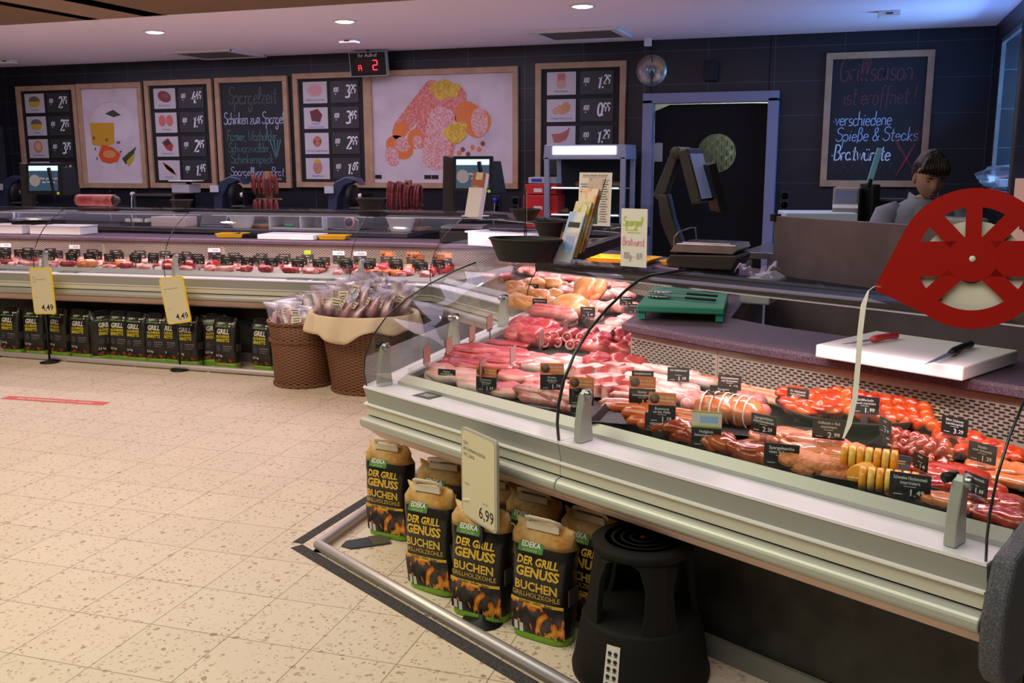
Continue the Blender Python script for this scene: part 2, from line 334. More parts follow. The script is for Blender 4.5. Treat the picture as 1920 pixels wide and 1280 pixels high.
# soffit: brown boards with a paler plate, in front of the counter ceiling
s0=pz(0,42,2.60); s1=pz(192,27,2.60)
struct(MB().box((-7.4,5.32,2.63),(4.3,1.42,.06),SOFF).box((-3.4,5.30,2.63),(2.9,1.42,.06),SOFF).box((-5.02,5.30,2.625),(.7,1.46,.05),SOFF2).build('trim_1'))
# left end wall: dark cooler door frame beside the boards
struct(MB().box((-10.55,7.5,1.35),(.1,4,2.7),TILEY).build('wall_left'))
# ---- door with its frame and porthole
FRM=K('door_frame_paint',(.23,.24,.36),.5); 
dr=struct(bpy.data.objects.new('door_1',None)); COL.objects.link(dr); dr.location=(-1.29,YW,0)
f=MB()
for x in(-.555,.555): f.box((x,-.06,1.06),(.09,.14,2.12),FRM)
f.box((0,-.06,2.135),(1.2,.14,.09),FRM); f.build('door_frame',dr,bevel=.004)
d=MB(); n=32; zc=1.645; rr=.178
for i in range(n):                                                     # leaf with a round hole
    a0,a1=2*PI*i/n,2*PI*(i+1)/n
    def edge(a):
        cx,sy=math.cos(a),math.sin(a); t=1e9
        for lim,cc in ((.50-.07 if cx>0 else .50+.07,abs(cx)),((2.08-zc) if sy>0 else zc-.02,abs(sy))):
            if cc>1e-6: t=min(t,lim/cc)
        return cx*t+.07,sy*t+zc
    q=[(math.cos(a0)*rr+.07,math.sin(a0)*rr+zc),(math.cos(a1)*rr+.07,math.sin(a1)*rr+zc),edge(a1),edge(a0)]
    d.prism([(x,z) for x,z in q][::-1],.04,K('black_door',(.004,.004,.005),.6,spec=.2),frame((0,-.0,0),(1,0,0),(0,0,1)))
for ex,ez in((.5,2.08),(-.5,2.08),(.5,.02),(-.5,.02)):
    pass
d.build('door_leaf',dr)
pm=MB().lathe([(rr-.004,0),(rr-.004,.01)],glass('porthole_glass',(.62,.66,.58),1.4,.1,.3),32,frame((.07,-.03,zc),(1,0,0),(0,0,1))); pm.build('porthole',dr)
MB().tube([(.07+math.cos(a)*rr,-.045,zc+math.sin(a)*rr) for a in [2*PI*i/32 for i in range(33)]],.006,BLACK,6).build('porthole_rim',dr)
MB().box((-.47,-.05,1.655),(.10,.02,.17),K('hinge_metal',(.35,.38,.45),.35,metal=.7)).tube([(-.52,-.06,1.57),(-.52,-.06,1.74)],.014,K('hinge_metal',(0,0,0)),8).build('hinge',dr)
# lit back room behind the door: wall, shelf rack seen through the porthole
struct(MB().box((-1.3,10.6,1.35),(3,.1,2.7),K('back_room_wall',(.30,.32,.28),.8)).build('wall_back_room'))
area('back_room_lamp',(-1.2,9.9,2.5),.5,.3,(1,1,.92),30)
rk=MB()
for i in range(9):
    for j in range(9): rk.box((-1.62+.05*i,10.3,1.30+.1*j+.05*(i%2)),(.02,.02,.06),STEEL)
for i in range(10): rk.box((-1.62+.05*i-.025,10.3,1.7),(.006,.02,1.0),STEEL)
rk.box((-1.4,10.3,.6),(.5,.04,1.2),STEEL)
tag(rk.build('wire_rack'),'grey wire rack seen through the porthole of the black door','rack')
# ---- ceiling fittings
def spot(p,e,lab):
    t=thing('ceiling_spotlight',lab,'lamp',(p.x,p.y,CEIL),0,'round spotlights sunk in the ceiling')
    MB().lathe([(.095,0),(.095,-.008),(.075,-.010),(.07,.0)],WHITE,24).build('trim_ring',t)
    MB().lathe([(.072,-.004),(.055,-.014),(.0,-.018)],mat('spot_glow',(1,.93,.85),.5,emit=14,ecol=(1,.9,.8)),20).build('lens',t)
    l=bpy.data.lights.new('spot_beam','SPOT'); l.energy=e; l.color=(1,.80,.76); l.spot_size=R(100); l.spot_blend=.8; l.shadow_soft_size=.06
    o=bpy.data.objects.new('spot_beam',l); o.location=(p.x,p.y,CEIL-.06); COL.objects.link(o)
spot(pz(290,59,CEIL),25,'glowing ceiling spotlight above the black price board beside the cheese poster')
spot(pz(646,39,CEIL),25,'glowing ceiling spotlight in front of the red number display')
spot(pz(315,20,CEIL),22,'glowing ceiling spotlight at the edge of the brown soffit')
for x in (-7.9,-1.9): spot(V(x,6.99,0),22,'glowing ceiling spotlight above the counters outside the frame')
def vent(px_,py_,lab,w=.7,d=.62):
    p=pz(px_,py_,CEIL); t=thing('ceiling_air_vent',lab,'air vent',(p.x,p.y,CEIL),0)
    f=MB()
    for sx in(-1,1): f.box((sx*w/2,0,-.012),(.06,d,.024),WHITE)
    for sy in(-1,1): f.box((0,sy*d/2,-.012),(w+.06,.06,.024),WHITE)
    f.build('frame',t,bevel=.004); g=MB(); g.box((0,0,-.004),(w-.05,d-.05,.004),K('vent_dark',(.05,.05,.06),.8))
    for i in range(9): g.box((0,-d/2+.08+i*(d-.14)/8,-.012),(w-.06,.012,.014),K('vent_slat',(.16,.16,.18),.6),)
    g.build('louvre',t)
vent(405,100,'ceiling air vent above the chalkboard about asparagus'); vent(1090,62,'ceiling air vent above the price board beside the disc clock')
for (a,b,lab) in ((15,112,'small white ceiling box at the far left'),(655,73,'small white ceiling box near the red number display'),(1668,21,'small white ceiling box above the chalkboard about grilling')):
    p=pz(a,b,CEIL); t=thing('ceiling_sensor',lab,'sensor',(p.x,p.y,CEIL)); MB().box((0,0,-.02),(.16,.10,.04),WHITE).build('housing',t,bevel=.006); MB().box((0,-.051,-.02),(.05,.004,.012),DGREY).build('indicator_slot',t)
p=pz(1205,66,CEIL); t=thing('cable_outlet','white ceiling box with a thin cable down to the disc clock','sensor',(p.x,9.05,CEIL))
MB().box((0,0,-.035),(.06,.06,.07),WHITE).build('housing',t,bevel=.005); MB().tube([(0,.02,-.06),(.01,.1,-.12),(.02,.13,-.2)],.004,BLACK,6).build('cable',t)
# ================================================================ counters
x0=lambda q: pY(q,515,6.3).x
LX=lambda x: 6.22+.075*(x+5.4)
def onleft(q,yy=530):
    d=ray(q,yy); t=(6.22+.075*5.4)/(d.y-.075*d.x); return V(d.x*t,d.y*t)
L1=V(-2.87,6.41); L2=V(-1.87,5.54); L3=V(-1.863,3.421); L4=V(.312,2.285)
_q=pz(1047,820,.715); _d=(L4-L3).normalized(); S1=L3+_d*((V(_q.x,_q.y)-L3).dot(_d))
PV=[V(-10.2,LX(-10.2)),onleft(62),onleft(306),onleft(655),L1,L2,L3,S1,L4]
def nrm(a,b): d=(b-a).normalized(); return V(-d.y,d.x)
NV=[]
for i in range(len(PV)):
    ns=[]
    if i>0: ns.append(nrm(PV[i-1],PV[i]))
    if i<len(PV)-1: ns.append(nrm(PV[i],PV[i+1]))
    NV.append(ns[0] if len(ns)==1 else (ns[0]+ns[1])/(1+ns[0].dot(ns[1])))
def cp(i,u,z=0): p=PV[i]+NV[i]*u; return V(p.x+(.11 if i in(5,6) and u>.8 else 0),p.y,z)
def sweep(mb, prof, i0, i1, m, closed=True, sm=False, cap=True, only=None):
    rs=[[cp(i,u,z) for u,z in prof] for i in range(i0,i1+1)]
    rs[0]=[a+(b-a).normalized()*.0015 for a,b in zip(rs[0],rs[1])]; rs[-1]=[a+(b-a).normalized()*.0015 for a,b in zip(rs[-1],rs[-2])]
    return mb.rings(rs, m, cap, sm, closed)
def rect(u0,u1,z0,z1): return [(u0,z0),(u1,z0),(u1,z1),(u0,z1)]
GP=[(.045,.68),(.035,.76),(.04,.82),(.065,.90),(.115,.98),(.185,1.05),(.27,1.11),(.36,1.16),(.43,1.19),(.50,1.202),(.69,1.205)]
def gprof(t=.008):
    out=[]
    for k,(u,z) in enumerate(GP):
        a=GP[max(k-1,0)]; b=GP[min(k+1,len(GP)-1)]; dx,dz=b[0]-a[0],b[1]-a[1]; l=math.hypot(dx,dz); out.append((u+dz/l*t,z-dx/l*t))
    return out
TUBE=[(.045-.032*math.cos(R(a)),.553+.027*math.sin(R(a))) for a in range(-90,91,15)]+[(.06,.578),(.06,.528)]
UNDER=[(.050,.528),(.056,.512),(.085,.484),(.15,.464),(.33,.455),(.33,.50),(.08,.527)]
BASEM=mat('dark_marbled_base',(.016,.016,.016),.55,var=((.042,.042,.040),9,.35,.7,6)); EDGE=K('dark_glass_edge',(.02,.03,.03),.15)
LEDM=mat('counter_tube_glow',(1,.85,.84),.4,emit=5,ecol=(1,.84,.82))
def slots(mb,a,b,z0,z1,n_rows,step,off,m):
    """black slot rows on a vertical sheet from a to b (2d), facing the customer"""
    d=(b-a); l=d.length; d=d/l; n=V(d.y,-d.x); k=int(l/step)
    for r in range(n_rows):
        z=z0+(z1-z0)*r/(n_rows-1)
        for i in range(k):
            s=(i+.5*(r%2)+.25)*step
            if s+step*.6>l: continue
            p=a+d*s+n*off; q=a+d*(s+step*.62)+n*off
            mb.add([(p.x,p.y,z),(q.x,q.y,z),(q.x,q.y,z+.0055),(p.x,p.y,z+.0055)],[(0,1,2,3)],m)
def bracket(t,i,side,P=None,Nn=None):
    """curved grey glass bracket with clamp at a counter joint"""
    P=P or PV[i]; Nn=(Nn or NV[i]).normalized(); D=V(Nn.y,-Nn.x)
    M=frame((P.x+D.x*side,P.y+D.y*side,0),(Nn.x,Nn.y,0),(0,0,1))
    b=MB(); prof=[(.06,.703),(.125,.703),(.118,.75),(.112,.81),(.12,.86),(.095,.875),(.082,.86),(.07,.81),(.062,.76)]
    b.prism(prof,.03,ALU,M,-.015); o=b.build('glass_bracket',t,bevel=.004)
    c=MB()
    for s in(-.03,.03): c.tube([(P.x+D.x*(side+s)+Nn.x*.075,P.y+D.y*(side+s)+Nn.y*.075,.862),(P.x+D.x*(side+s*.4)+Nn.x*.105,P.y+D.y*(side+s*.4)+Nn.y*.105,.866)],.013,BLACK if s<0 else STEEL,10)
    c.build('clamp',o)
def counter(i0,i1,label,lamp=True,end0=False,e=6.2,base=True):
    p=cp(i0,0); t=thing('display_counter',label,'counter',(p.x,p.y,0)); G=Matrix.Translation((-p.x,-p.y,0))
    def B(fn,name,**k):
        mb=MB(G); fn(mb); return mb.build(name,t,**k)
    sm=True
    B(lambda m: sweep(m,TUBE,i0,i1,ALU),'bumper_rail',bevel=.004); B(lambda m: sweep(m,UNDER,i0,i1,PINKU,sm=False),'lower_apron')
    B(lambda m: (sweep(m,rect(.042,.25,.586,.626),i0,i1,ALUB),sweep(m,[(.030,.627),(.05,.622),(.05,.632),(.030,.632)],i0,i1,WHITE)),'lower_front_panel'); B(lambda m: sweep(m,rect(.075,.25,.53,.586),i0,i1,BLK2),'shadow_gap')  # black strip paints the shade of the gap, white strip the edge highlight
    B(lambda m: sweep(m,[(.046,.632),(.25,.632),(.25,.692),(.032,.692)],i0,i1,ALUD),'upper_front_panel')
    B(lambda m: sweep(m,rect(.030,.165,.694,.702),i0,i1,SHELF),'front_shelf')
    B(lambda m: (sweep(m,[(.150,.703),(.190,.703),(.190,.738),(.180,.742),(.150,.716)],i0,i1,ALU),sweep(m,rect(.184,.188,.736,.765),i0,i1,GLASS)),'inner_rail')
    B(lambda m: sweep(m,rect(.192,.92,.690,.715),i0,i1,K('deck_sheet',(.40,.37,.36),.35,metal=.6) if i0<4 else K('dark_deck_liner',(.010,.009,.009),.55,spec=.25)),'display_deck')
    def gr(m):
        sweep(m,rect(.90,.93,.717,.889),i0,i1,PUTTY)
        for i in range(i0,i1):
            a=cp(i,.9); b=cp(i+1,.9); slots(m,V(a.x,a.y),V(b.x,b.y),.755,.855,11,.030,.0015,GROUT)
    B(gr,'vent_grille')
    if base:
        B(lambda m: sweep(m,rect(.345,1.2,.0,.43),i0,i1,BASEM),'base_cabinet'); B(lambda m: sweep(m,rect(.325,.343,0,.07),i0,i1,K('plinth_strip',(.20,.20,.18),.5)),'plinth')
    B(lambda m: sweep(m,GP,i0,i1,GLASS,closed=False,sm=True),'front_glass')
    for i in ((6,i1) if i0==5 else (i0,i1) if i0==0 else (i1,)):
        dd_=(cp(i1,0)-cp(i1-1,0)).normalized()*(-.008 if i==i1 else 0 if i==6 else .008); B(lambda m: m.tube([cp(i,u,z)+dd_ for u,z in (GP if i==7 else GP[:9])],.0055 if i==7 else .0032,EDGE,6),'glass_edge')
    B(lambda m: sweep(m,[(.640,1.147),(.646,1.147),(.648,1.188),(.702,1.188),(.704,1.147),(.710,1.147),(.710,1.196),(.640,1.196)],i0,i1,K('lamp_rail_grey',(.015,.014,.015),.6)),'lamp_rail')
    if lamp:
        B(lambda m: m.tube([cp(i0,.675,1.164).lerp(cp(i0+1,.675,1.164),.01)]+[cp(i,.675,1.164) for i in range(i0+1,i1)]+[cp(i1,.675,1.164).lerp(cp(i1-1,.675,1.164),.01)],.006,LEDM,6),'light_tube')
        for i in range(i0,i1):
            a=cp(i,.62,1.155); b=cp(i+1,.62,1.155); c=(a+b)/2; l=(b-a).length
            ang=math.atan2((b-a).y,(b-a).x)
            area('counter_light',c,l*.92,.03,(1,.74,.74),e*l,(0,0,ang),R(150))
    t['_']=1; del t['_']
    return t
C=[]
C.append(counter(0,1,'leftmost unit of the long glass meat counter, cut by the left frame edge'))
C.append(counter(1,2,'glass counter unit behind the left yellow price sign'))
C.append(counter(2,3,'glass counter unit behind the right yellow price sign'))
C.append(counter(3,4,'glass counter unit behind the wicker baskets'))
C.append(counter(4,5,'slanting corner unit of the glass counter seen through the near counter glass'))
C.append(counter(5,7,'corner glass counter full of raw red meat and poultry',e=5.4))
C.append(counter(7,8,'near glass counter unit full of sausages and marinated meat',e=5.4))
for n,(i,s,u) in enumerate(((1,.055,0),(2,.055,0),(3,.055,0),(7,.055,6),(8,-.10,6),)):
    t=C[[1,2,3,6,6][n]]; q=t.location; bracket_parent=t
    M0=Vector((q.x,q.y)); bracket(t,i,s,PV[i]-M0,NV[i])
q=C[5].location; bracket(C[5],6,.05,PV[6]-V(q.x,q.y)+V(.02,.0),nrm(L3,L4)); bracket(C[5],6,0,V(L3.x,4.25)-V(q.x,q.y),V(1,0)); bracket(C[5],6,0,V(L3.x,4.95)-V(q.x,q.y),V(1,0))
# continuous worktops behind the glass
def worktop(i0,i1,label,u1=1.28):
    p=cp(i0,.87); t=thing('granite_worktop',label,'worktop',(p.x,p.y,.0)); G=Matrix.Translation((-p.x,-p.y,0))
    m=MB(G); sweep(m,[(.865,.90),(.875,.892),(u1,.892),(u1,.932),(.875,.932),(.865,.922)],i0,i1,GRAN); m.build('slab',t)
    m=MB(G); sweep(m,rect(u1-.05,u1-.02,.0,.892),i0,i1,STEEL); m.build('rear_panel',t)
worktop(0,5,'long dark granite worktop behind the left glass counter'); worktop(5,8,'dark granite worktop carrying the white and green cutting boards')
# right end cheek
n4=NV[8]; d4=(L4-L3).normalized(); M=frame((L4.x+.008*d4.x,L4.y+.008*d4.y,0),(n4.x,n4.y,0),(0,0,1))
pf=[(.005,.66),(-.012,.60),(-.012,.52),(.0,.46),(.03,.425),(.08,.41),(.45,.40),(1.25,.40),(1.25,1.0),(.92,.975),(.10,.742),(.03,.725)]
t=thing('counter_end_panel','speckled dark end panel closing the right end of the near counter','panel',(L4.x,L4.y,0))
MB(Matrix.Translation((-L4.x,-L4.y,0))@M).prism(pf,.055,SPECK).build('cheek',t,bevel=.012,seg=3)
MB(Matrix.Translation((-L4.x,-L4.y,0))@M).prism([(.34,0),(1.2,0),(1.2,.41),(.34,.41)],.05,BASEM).build('leg_panel',t)
MB(Matrix.Translation((-L4.x,-L4.y,0))@M).prism([(u+.04,z) for u,z in GP]+[(.69,.95),(.12,.75)],.004,GLASS,None,.02).build('end_glass',t)
t=thing('side_rack','small grey rack with white boxes beside the end panel at the right frame edge','rack',tuple(V(L4.x,L4.y,0)+V(d4.x,d4.y,0)*.21+V(n4.x,n4.y,0)*.50)); t.rotation_euler=(0,0,math.atan2(d4.y,d4.x))
MB().box((0,0,.70),(.24,.34,.012),K('rack_grey',(.42,.42,.40),.5)).box((0,-.165,.68),(.24,.012,.05),K('rack_grey',(0,0,0))).build('shelf_board',t)
for x in(-.11,.11):
    for y in(-.15,.15): MB().box((x,y,.347),(.02,.02,.694),K('rack_grey',(0,0,0))).build('leg',t)
for k in range(2):
    o=MB().box((0,0,.03),(.20,.26,.056),BLACK).box((-.002,-.005,.03),(.196,.262,.040),PAPER).build('paper_box'); c_=V(L4.x,L4.y,.708+.06*k)+V(d4.x,d4.y,0)*.21+V(n4.x,n4.y,0)*.50; o.location=c_; o.rotation_euler=(0,0,math.atan2(d4.y,d4.x)); tag(o,('lower','upper')[k]+' white paper box stacked on the grey side rack','box')
# bumper floor rail and black grip tape
RAILM=K('floor_rail_metal',(.62,.57,.58),.42,metal=.6); TAPE=mat('grip_tape',(.03,.026,.03),.9,var=((.07,.06,.07),150,.4,.6),bump=(300,.3))
def floor_rail(pts,label):
    t=thing('floor_rail',label,'floor rail',(pts[0].x,pts[0].y,0)); G=Matrix.Translation((-pts[0].x,-pts[0].y,0))
    m=MB(G); m.tube([V(p.x,p.y,.028) for p in pts],.022,RAILM,10); m.build('rail_bar',t)
    m=MB(G)
    for a,b in zip(pts,pts[1:]):
        k=max(2,int((b-a).length/.6))
        for j in range(k+1): c=a.lerp(b,j/k); m.box((c.x,c.y,.004),(.03,.03,.008),RAILM)
    m.build('rail_feet',t)
rc=pz(597,1020,.03); r2=pz(740,918,.03); r3=pz(1043,1271,.03); dd=(r3-rc).normalized()
floor_rail([V(rc.x,5.2),V(rc.x,rc.y),V(rc.x+dd.x*1.55,rc.y+dd.y*1.55)],'bent metal floor rail around the charcoal bags of the near counter')
a=pz(0,662,.03); b=pz(538,701,.03); floor_rail([V(-9.5,a.y-.05),V(a.x,a.y),V(b.x,b.y),V(-2.9,b.y)],'long straight metal floor rail below the left counter')
def tape(q,w,label):
    a,b=[pz(x,y,0) for x,y in q]; d=(b-a); ang=math.atan2(d.y,d.x); c=(a+b)/2
    tag(MB().box((0,0,.001),(d.length,w,.002),TAPE).build('grip_tape',loc=(c.x,c.y,0),rz=ang),label,'floor tape')
tape(((558,1018),(742,902)),.05,'black grip tape strip on the floor left of the rail corner')
tape(((556,1024),(1075,1330)),.055,'black grip tape strip on the floor in front of the floor rail')
# ================================================================ boards on the back wall
WM=lambda x,z,off=.0: frame((x,YW-off,z),(1,0,0),(0,0,1))          # local x right, y up, z out of the wall
FR=.055
def wood_frame(t,w,h,M=None,div=None):
    m=MB()
    for z in(FR/2,h-FR/2): m.box((w/2,z,.02),(w,FR,.04),WALNUT)
    for x in(FR/2,w-FR/2)+((div,) if div else ()): m.box((x,h/2,.02),(FR if x!=div else FR*1.7,h-2*FR,.04),WALNUT)
    return m.build('wooden_frame',t,bevel=.003)
def board(name,label,x0,x1,z0,z1,cat,div=None):
    t=thing(name,label,cat); t.matrix_world=WM(x0,z0,.004); w=x1-x0; h=z1-z0; wood_frame(t,w,h,None,div)
    return t,w,h
PCARD=K('product_card',(.60,.56,.58),.5); DCARD=K('price_card',(.035,.037,.037),.5); BLUEINK=K('blue_ink',(.04,.05,.35),.6); PRICEW=K('price_digits',(.85,.86,.88),.6)
def food(m,kind,s):
    """little product picture, about s wide, on the card face"""
    M=Matrix.Translation((0,0,.0012)); P=lambda pts,c: m.prism([(x*s,y*s) for x,y in pts],.0006,c,M)
    E=lambda cx,cy,a,b,rot=0: [(cx+a*math.cos(t_)*math.cos(rot)-b*math.sin(t_)*math.sin(rot),cy+a*math.cos(t_)*math.sin(rot)+b*math.sin(t_)*math.cos(rot)) for t_ in [2*PI*i/18 for i in range(18)]]
    c=lambda n,k: K('picture_'+n,k,.5)
    if kind=='cheese': P(E(0,.0,.34,.24),c('grey',(.16,.14,.12))); M=Matrix.Translation((0,0,.002)); P([(-.33,0),(.33,0),(.28,-.2),(.1,-.26),(-.1,-.26),(-.28,-.2)],c('yellow',(.62,.40,.04)))
    elif kind=='round': P(E(0,0,.27,.29),c('orange',(.62,.25,.12))); M=Matrix.Translation((0,0,.002)); P(E(0,.02,.17,.18),c('peach',(.70,.42,.26)))
    elif kind=='steak': P(E(0,0,.36,.24,-.3),c('brown',(.22,.05,.04))); M=Matrix.Translation((0,0,.002)); P(E(.05,.02,.2,.1,-.3),c('maroon',(.30,.09,.07)))
    elif kind=='two': P(E(-.2,0,.19,.25),c('salmon',(.62,.17,.15))); P(E(.2,0,.19,.25),c('salmon',0))
    elif kind=='pack': P([(-.3,.1),(.05,.3),(.33,-.05),(.2,-.3),(-.05,-.22)],c('red',(.40,.05,.06))); M=Matrix.Translation((0,0,.002)); P([(-.22,.1),(.05,.24),(.2,.06),(-.06,-.06)],c('dark',(.05,.05,.05)))
    elif kind=='sticks':
        for i in range(4): P(E(-.05+.05*i,.09-.07*i,.34,.055,-.55),c('red2',(.52-.03*i,.09,.08)))
    elif kind=='ham': P(E(0,0,.36,.25),c('pale',(.62,.40,.40))); M=Matrix.Translation((0,0,.002)); P(E(.02,-.03,.3,.18),c('pink',(.66,.33,.35)))
    elif kind=='dark': P([(-.28,.2),(.1,.3),(.32,.05),(.2,-.25),(-.2,-.2)],c('maroon2',(.16,.03,.04)))
    elif kind=='rolls': P(E(.03,0,.2,.22),c('green',(.10,.12,.03))); M=Matrix.Translation((0,0,.002)); P(E(.03,.1,.15,.1),c('coral',(.62,.15,.12))); P(E(.05,-.1,.14,.1),c('coral',0))
    elif kind=='burger': P(E(0,-.03,.22,.28),c('burger',(.50,.22,.18))); M=Matrix.Translation((0,0,.002)); P(E(0,.22,.14,.1),c('yellow',0))
    elif kind=='can': P([(-.16,.3),(.16,.3),(.16,-.1),(-.16,-.1)],c('can',(.55,.18,.15))); M=Matrix.Translation((0,0,.002)); P(E(0,-.12,.2,.17),c('peach2',(.65,.36,.30)))
    elif kind=='loaf':
        P(E(.1,.0,.3,.22,.5),c('orange2',(.62,.30,.14))); M=Matrix.Translation((0,0,.002)); P(E(-.18,-.08,.2,.14,.3),c('orange3',(.66,.36,.20))); P(E(-.02,.2,.1,.09),c('white',(.7,.6,.55)))
    elif kind=='wurst':
        for i in range(4): P([(-.4+.03*i,-.05-.09*i+.1),(-.1,-.08-.09*i+.14),(.2,.0-.09*i+.16),(.38-.02*i,.18-.08*i+.14),(.36-.02*i,.1-.08*i+.14),(.2,-.08-.09*i+.16),(-.1,-.16-.09*i+.14),(-.38+.03*i,-.13-.09*i+.1)],c('wurst',(.50,.12,.10)))
def price_board(label,x0,x1,z0,z1,rows,div=None,w_in=None):
    t,w,h=board('price_board',label,x0,x1,z0,z1,'price board',div)
    wi=(div-FR*.85 if div else w-FR); MB().box(((FR+wi)/2,h/2,.006),(wi-FR,h-2*FR,.012),BLK2).build('black_panel',t)
    n=4; rh=(h-2*FR-.02)/n; cw=(wi-FR)
    for i,row in enumerate(rows):
        zc=h-FR-.01-rh*(i+.5)
        m=MB(); m.box((0,0,0),(cw*.37,rh*.84,.006),PCARD if row else DCARD)
        if row:
            m.M=Matrix.Translation((0,rh*.08,.003)); food(m,row[0],rh*.95)
            m.M=Matrix(); 
            for k,ln in enumerate(row[1].split('|')): m.text(ln,rh*.115,BLUEINK,TR(0,-rh*(.29 if '|' not in row[1] else .22+.12*k),.0036),sx=.85)
        o=m.build('picture_card',t); o.location=(FR+cw*.26,zc,.018)
        m=MB(); m.box((0,0,0),(cw*.42,rh*.84,.006),DCARD)
        if row:
            p=row[2]; a,b=p.split('.'); M=TR(0,0,.0036)
            m.stroke('100',rh*.09,PRICEW,TR(-cw*.17,rh*.0,.0036),w=.3); m.stroke('-',rh*.10,PRICEW,TR(-cw*.15,-rh*.14,.0036),w=.3)
            m.stroke(a,rh*.235,PRICEW,TR(cw*.01,-rh*.22,.0036),w=.30,slant=.10); m.box((cw*.075,-rh*.18,.004),(rh*.06,rh*.07,.001),PRICEW)
            m.stroke(b,rh*.16,PRICEW,TR(cw*.085,-rh*.06,.0036),w=.30,slant=.12,sx=.85)
        o=m.build('price_card',t); o.location=(FR+cw*.71,zc,.018)
    return t,w,h
z0b,z1b=1.29,2.45
price_board('oak-framed price board at the far left with cheese pictures, half hidden by the weighing scale',-9.27,-8.405,1.28,2.435,[('cheese','Mozzarella','2.79'),('cheese','Viehtaler','2.99'),('round','Der Gewürzte','3.79'),('round','Rahmkäse','1.59')])
price_board('oak-framed price board with steak, salami and sausage pictures',-7.465,-6.59,1.29,2.45,[('steak','Rinds-Schinken','4.49'),('two','Mortadella','1.49'),('pack','Spianata Roma','2.49'),('sticks','Würstchen','1.49')])
bx0,bx1=-5.592,-3.123
t5,w5,h5=price_board('wide oak-framed board with ham prices left and a big salami picture right',bx0,bx1,1.31,2.47,[('ham','Hofglück Garschinken','3.29'),('dark','Hofglück|Landrauchschinken','3.49'),('rolls','Gourmet Spargelschinken','2.99'),('burger','Spargelburger','1.69')],div=.86)
price_board('oak-framed price board beside the disc clock with its bottom row empty',-2.947,-2.072,1.36,2.487,[('can','Bierschinken','1.29'),('loaf','Geflügel-Fleischwurst','0.99'),('wurst','Rindswürstchen','1.29'),None])
# poster pictures
PLANK=mat('poster_planks',(.66,.58,.62),.6,var=((.50,.40,.44),3,.45,.8,5)); 
SAL=mat('salami_print',(.62,.12,.085),.6,var=((.72,.36,.32),44,.36,.70,4)); SALC=mat('salami_cut_print',(.62,.20,.18),.6,var=((.76,.55,.53),60,.36,.66,4)); ORG=K('orange_print',(.72,.20,.04),.6); MUST=mat('mustard_print',(.58,.33,.02),.6,var=((.72,.52,.08),40,.4,.6))
def cap(p,q,r0,r1,bend=0,n=10):
    """sausage outline from p to q"""
    dx,dy=q[0]-p[0],q[1]-p[1]; L=math.hypot(dx,dy); ux,uy=dx/L,dy/L; nx,ny=-uy,ux; top=[];bot=[]
    for i in range(n+1):
        s=i/n; r=r0+(r1-r0)*s; e=1.0
        c=(p[0]+dx*s+nx*bend*4*s*(1-s), p[1]+dy*s+ny*bend*4*s*(1-s)); top.append((c[0]+nx*r,c[1]+ny*r)); bot.append((c[0]-nx*r,c[1]-ny*r))
    endq=[(q[0]+ux*r1*.8*math.sin(a)+nx*r1*math.cos(a),q[1]+uy*r1*.8*math.sin(a)+ny*r1*math.cos(a)) for a in [PI*k/6 for k in range(1,6)]]
    endp=[(p[0]-ux*r0*.8*math.sin(a)-nx*r0*math.cos(a),p[1]-uy*r0*.8*math.sin(a)-ny*r0*math.cos(a)) for a in [PI*k/6 for k in range(1,6)]]
    return (top+endq+bot[::-1]+endp)[::-1]
def ell(cx,cy,a,b,rot=0,n=20,wob=0): return [((cx+(a*math.cos(t_)*math.cos(rot)-b*math.sin(t_)*math.sin(rot))*(1+wob*math.sin(t_*5))),(cy+(a*math.cos(t_)*math.sin(rot)+b*math.sin(t_)*math.cos(rot))*(1+wob*math.sin(t_*3)))) for t_ in [2*PI*i/n for i in range(n)]]
# salami picture: pixel outline measured in the photograph, unit = (0..1) of the picture
pw=w5-.86-FR*1.4; m=MB(); m.box((0,0,0),(pw-FR*.5,h5-2*FR,.008),PLANK)
def PX(x,y): return ((x-835)/262*(pw-FR*.5), -(y-244)/206*(h5-2*FR))
def pcap(p,q,r0,r1,mt,k,bend=0): m.prism(cap(PX(*p),PX(*q),r0/262*pw,r1/262*pw,bend),.0005,mt,Matrix.Translation((0,0,.0042+.0006*k)))
def pell(cx,cy,a,b,mt,k,rot=0,wob=0): x,y=PX(cx,cy); m.prism(ell(x,y,a/262*pw,b/262*pw,rot,24,wob),.0005,mt,Matrix.Translation((0,0,.0042+.0006*k)))
pcap((822,170),(757,242),19,14,SAL,1); pell(757,246,17,13,ORG,2,.7); pcap((848,172),(792,265),20,16,SAL,3); pell(786,262,15,17,ORG,4); pell(790,268,9,11,SALC,5)
pcap((862,180),(828,292),21,27,SAL,4,.0); pcap((838,225),(822,300),26,24,SALC,5); pcap((880,215),(905,235),22,25,ORG,5); pell(906,232,15,24,SALC,6)
pell(862,250,22,17,MUST,7,.3,.16); pell(835,168,18,16,MUST,7,.2,.2); pell(858,170,13,12,MUST,8,0,.2)
pell(755,278,27,19,ORG,2,-.4); pell(762,272,16,13,SALC,3); pell(740,296,13,17,SALC,4,.3)
for k,(x,y) in enumerate(((868,290),(885,292),(893,279),(912,272),(905,283),(880,300),(893,300),(875,283))): pell(x,y,4,4,K('peppercorn_print',(.28,.05,.05),.6) if k%2 else ORG,5)
for x in(712,808,822): a,b=PX(x,336); m.box((a,b,.005),(.075,.04,.002),BLK2)
o=m.build('salami_picture',t5); o.location=(.86+FR*.85+(pw)/2-.015,h5/2,.012)
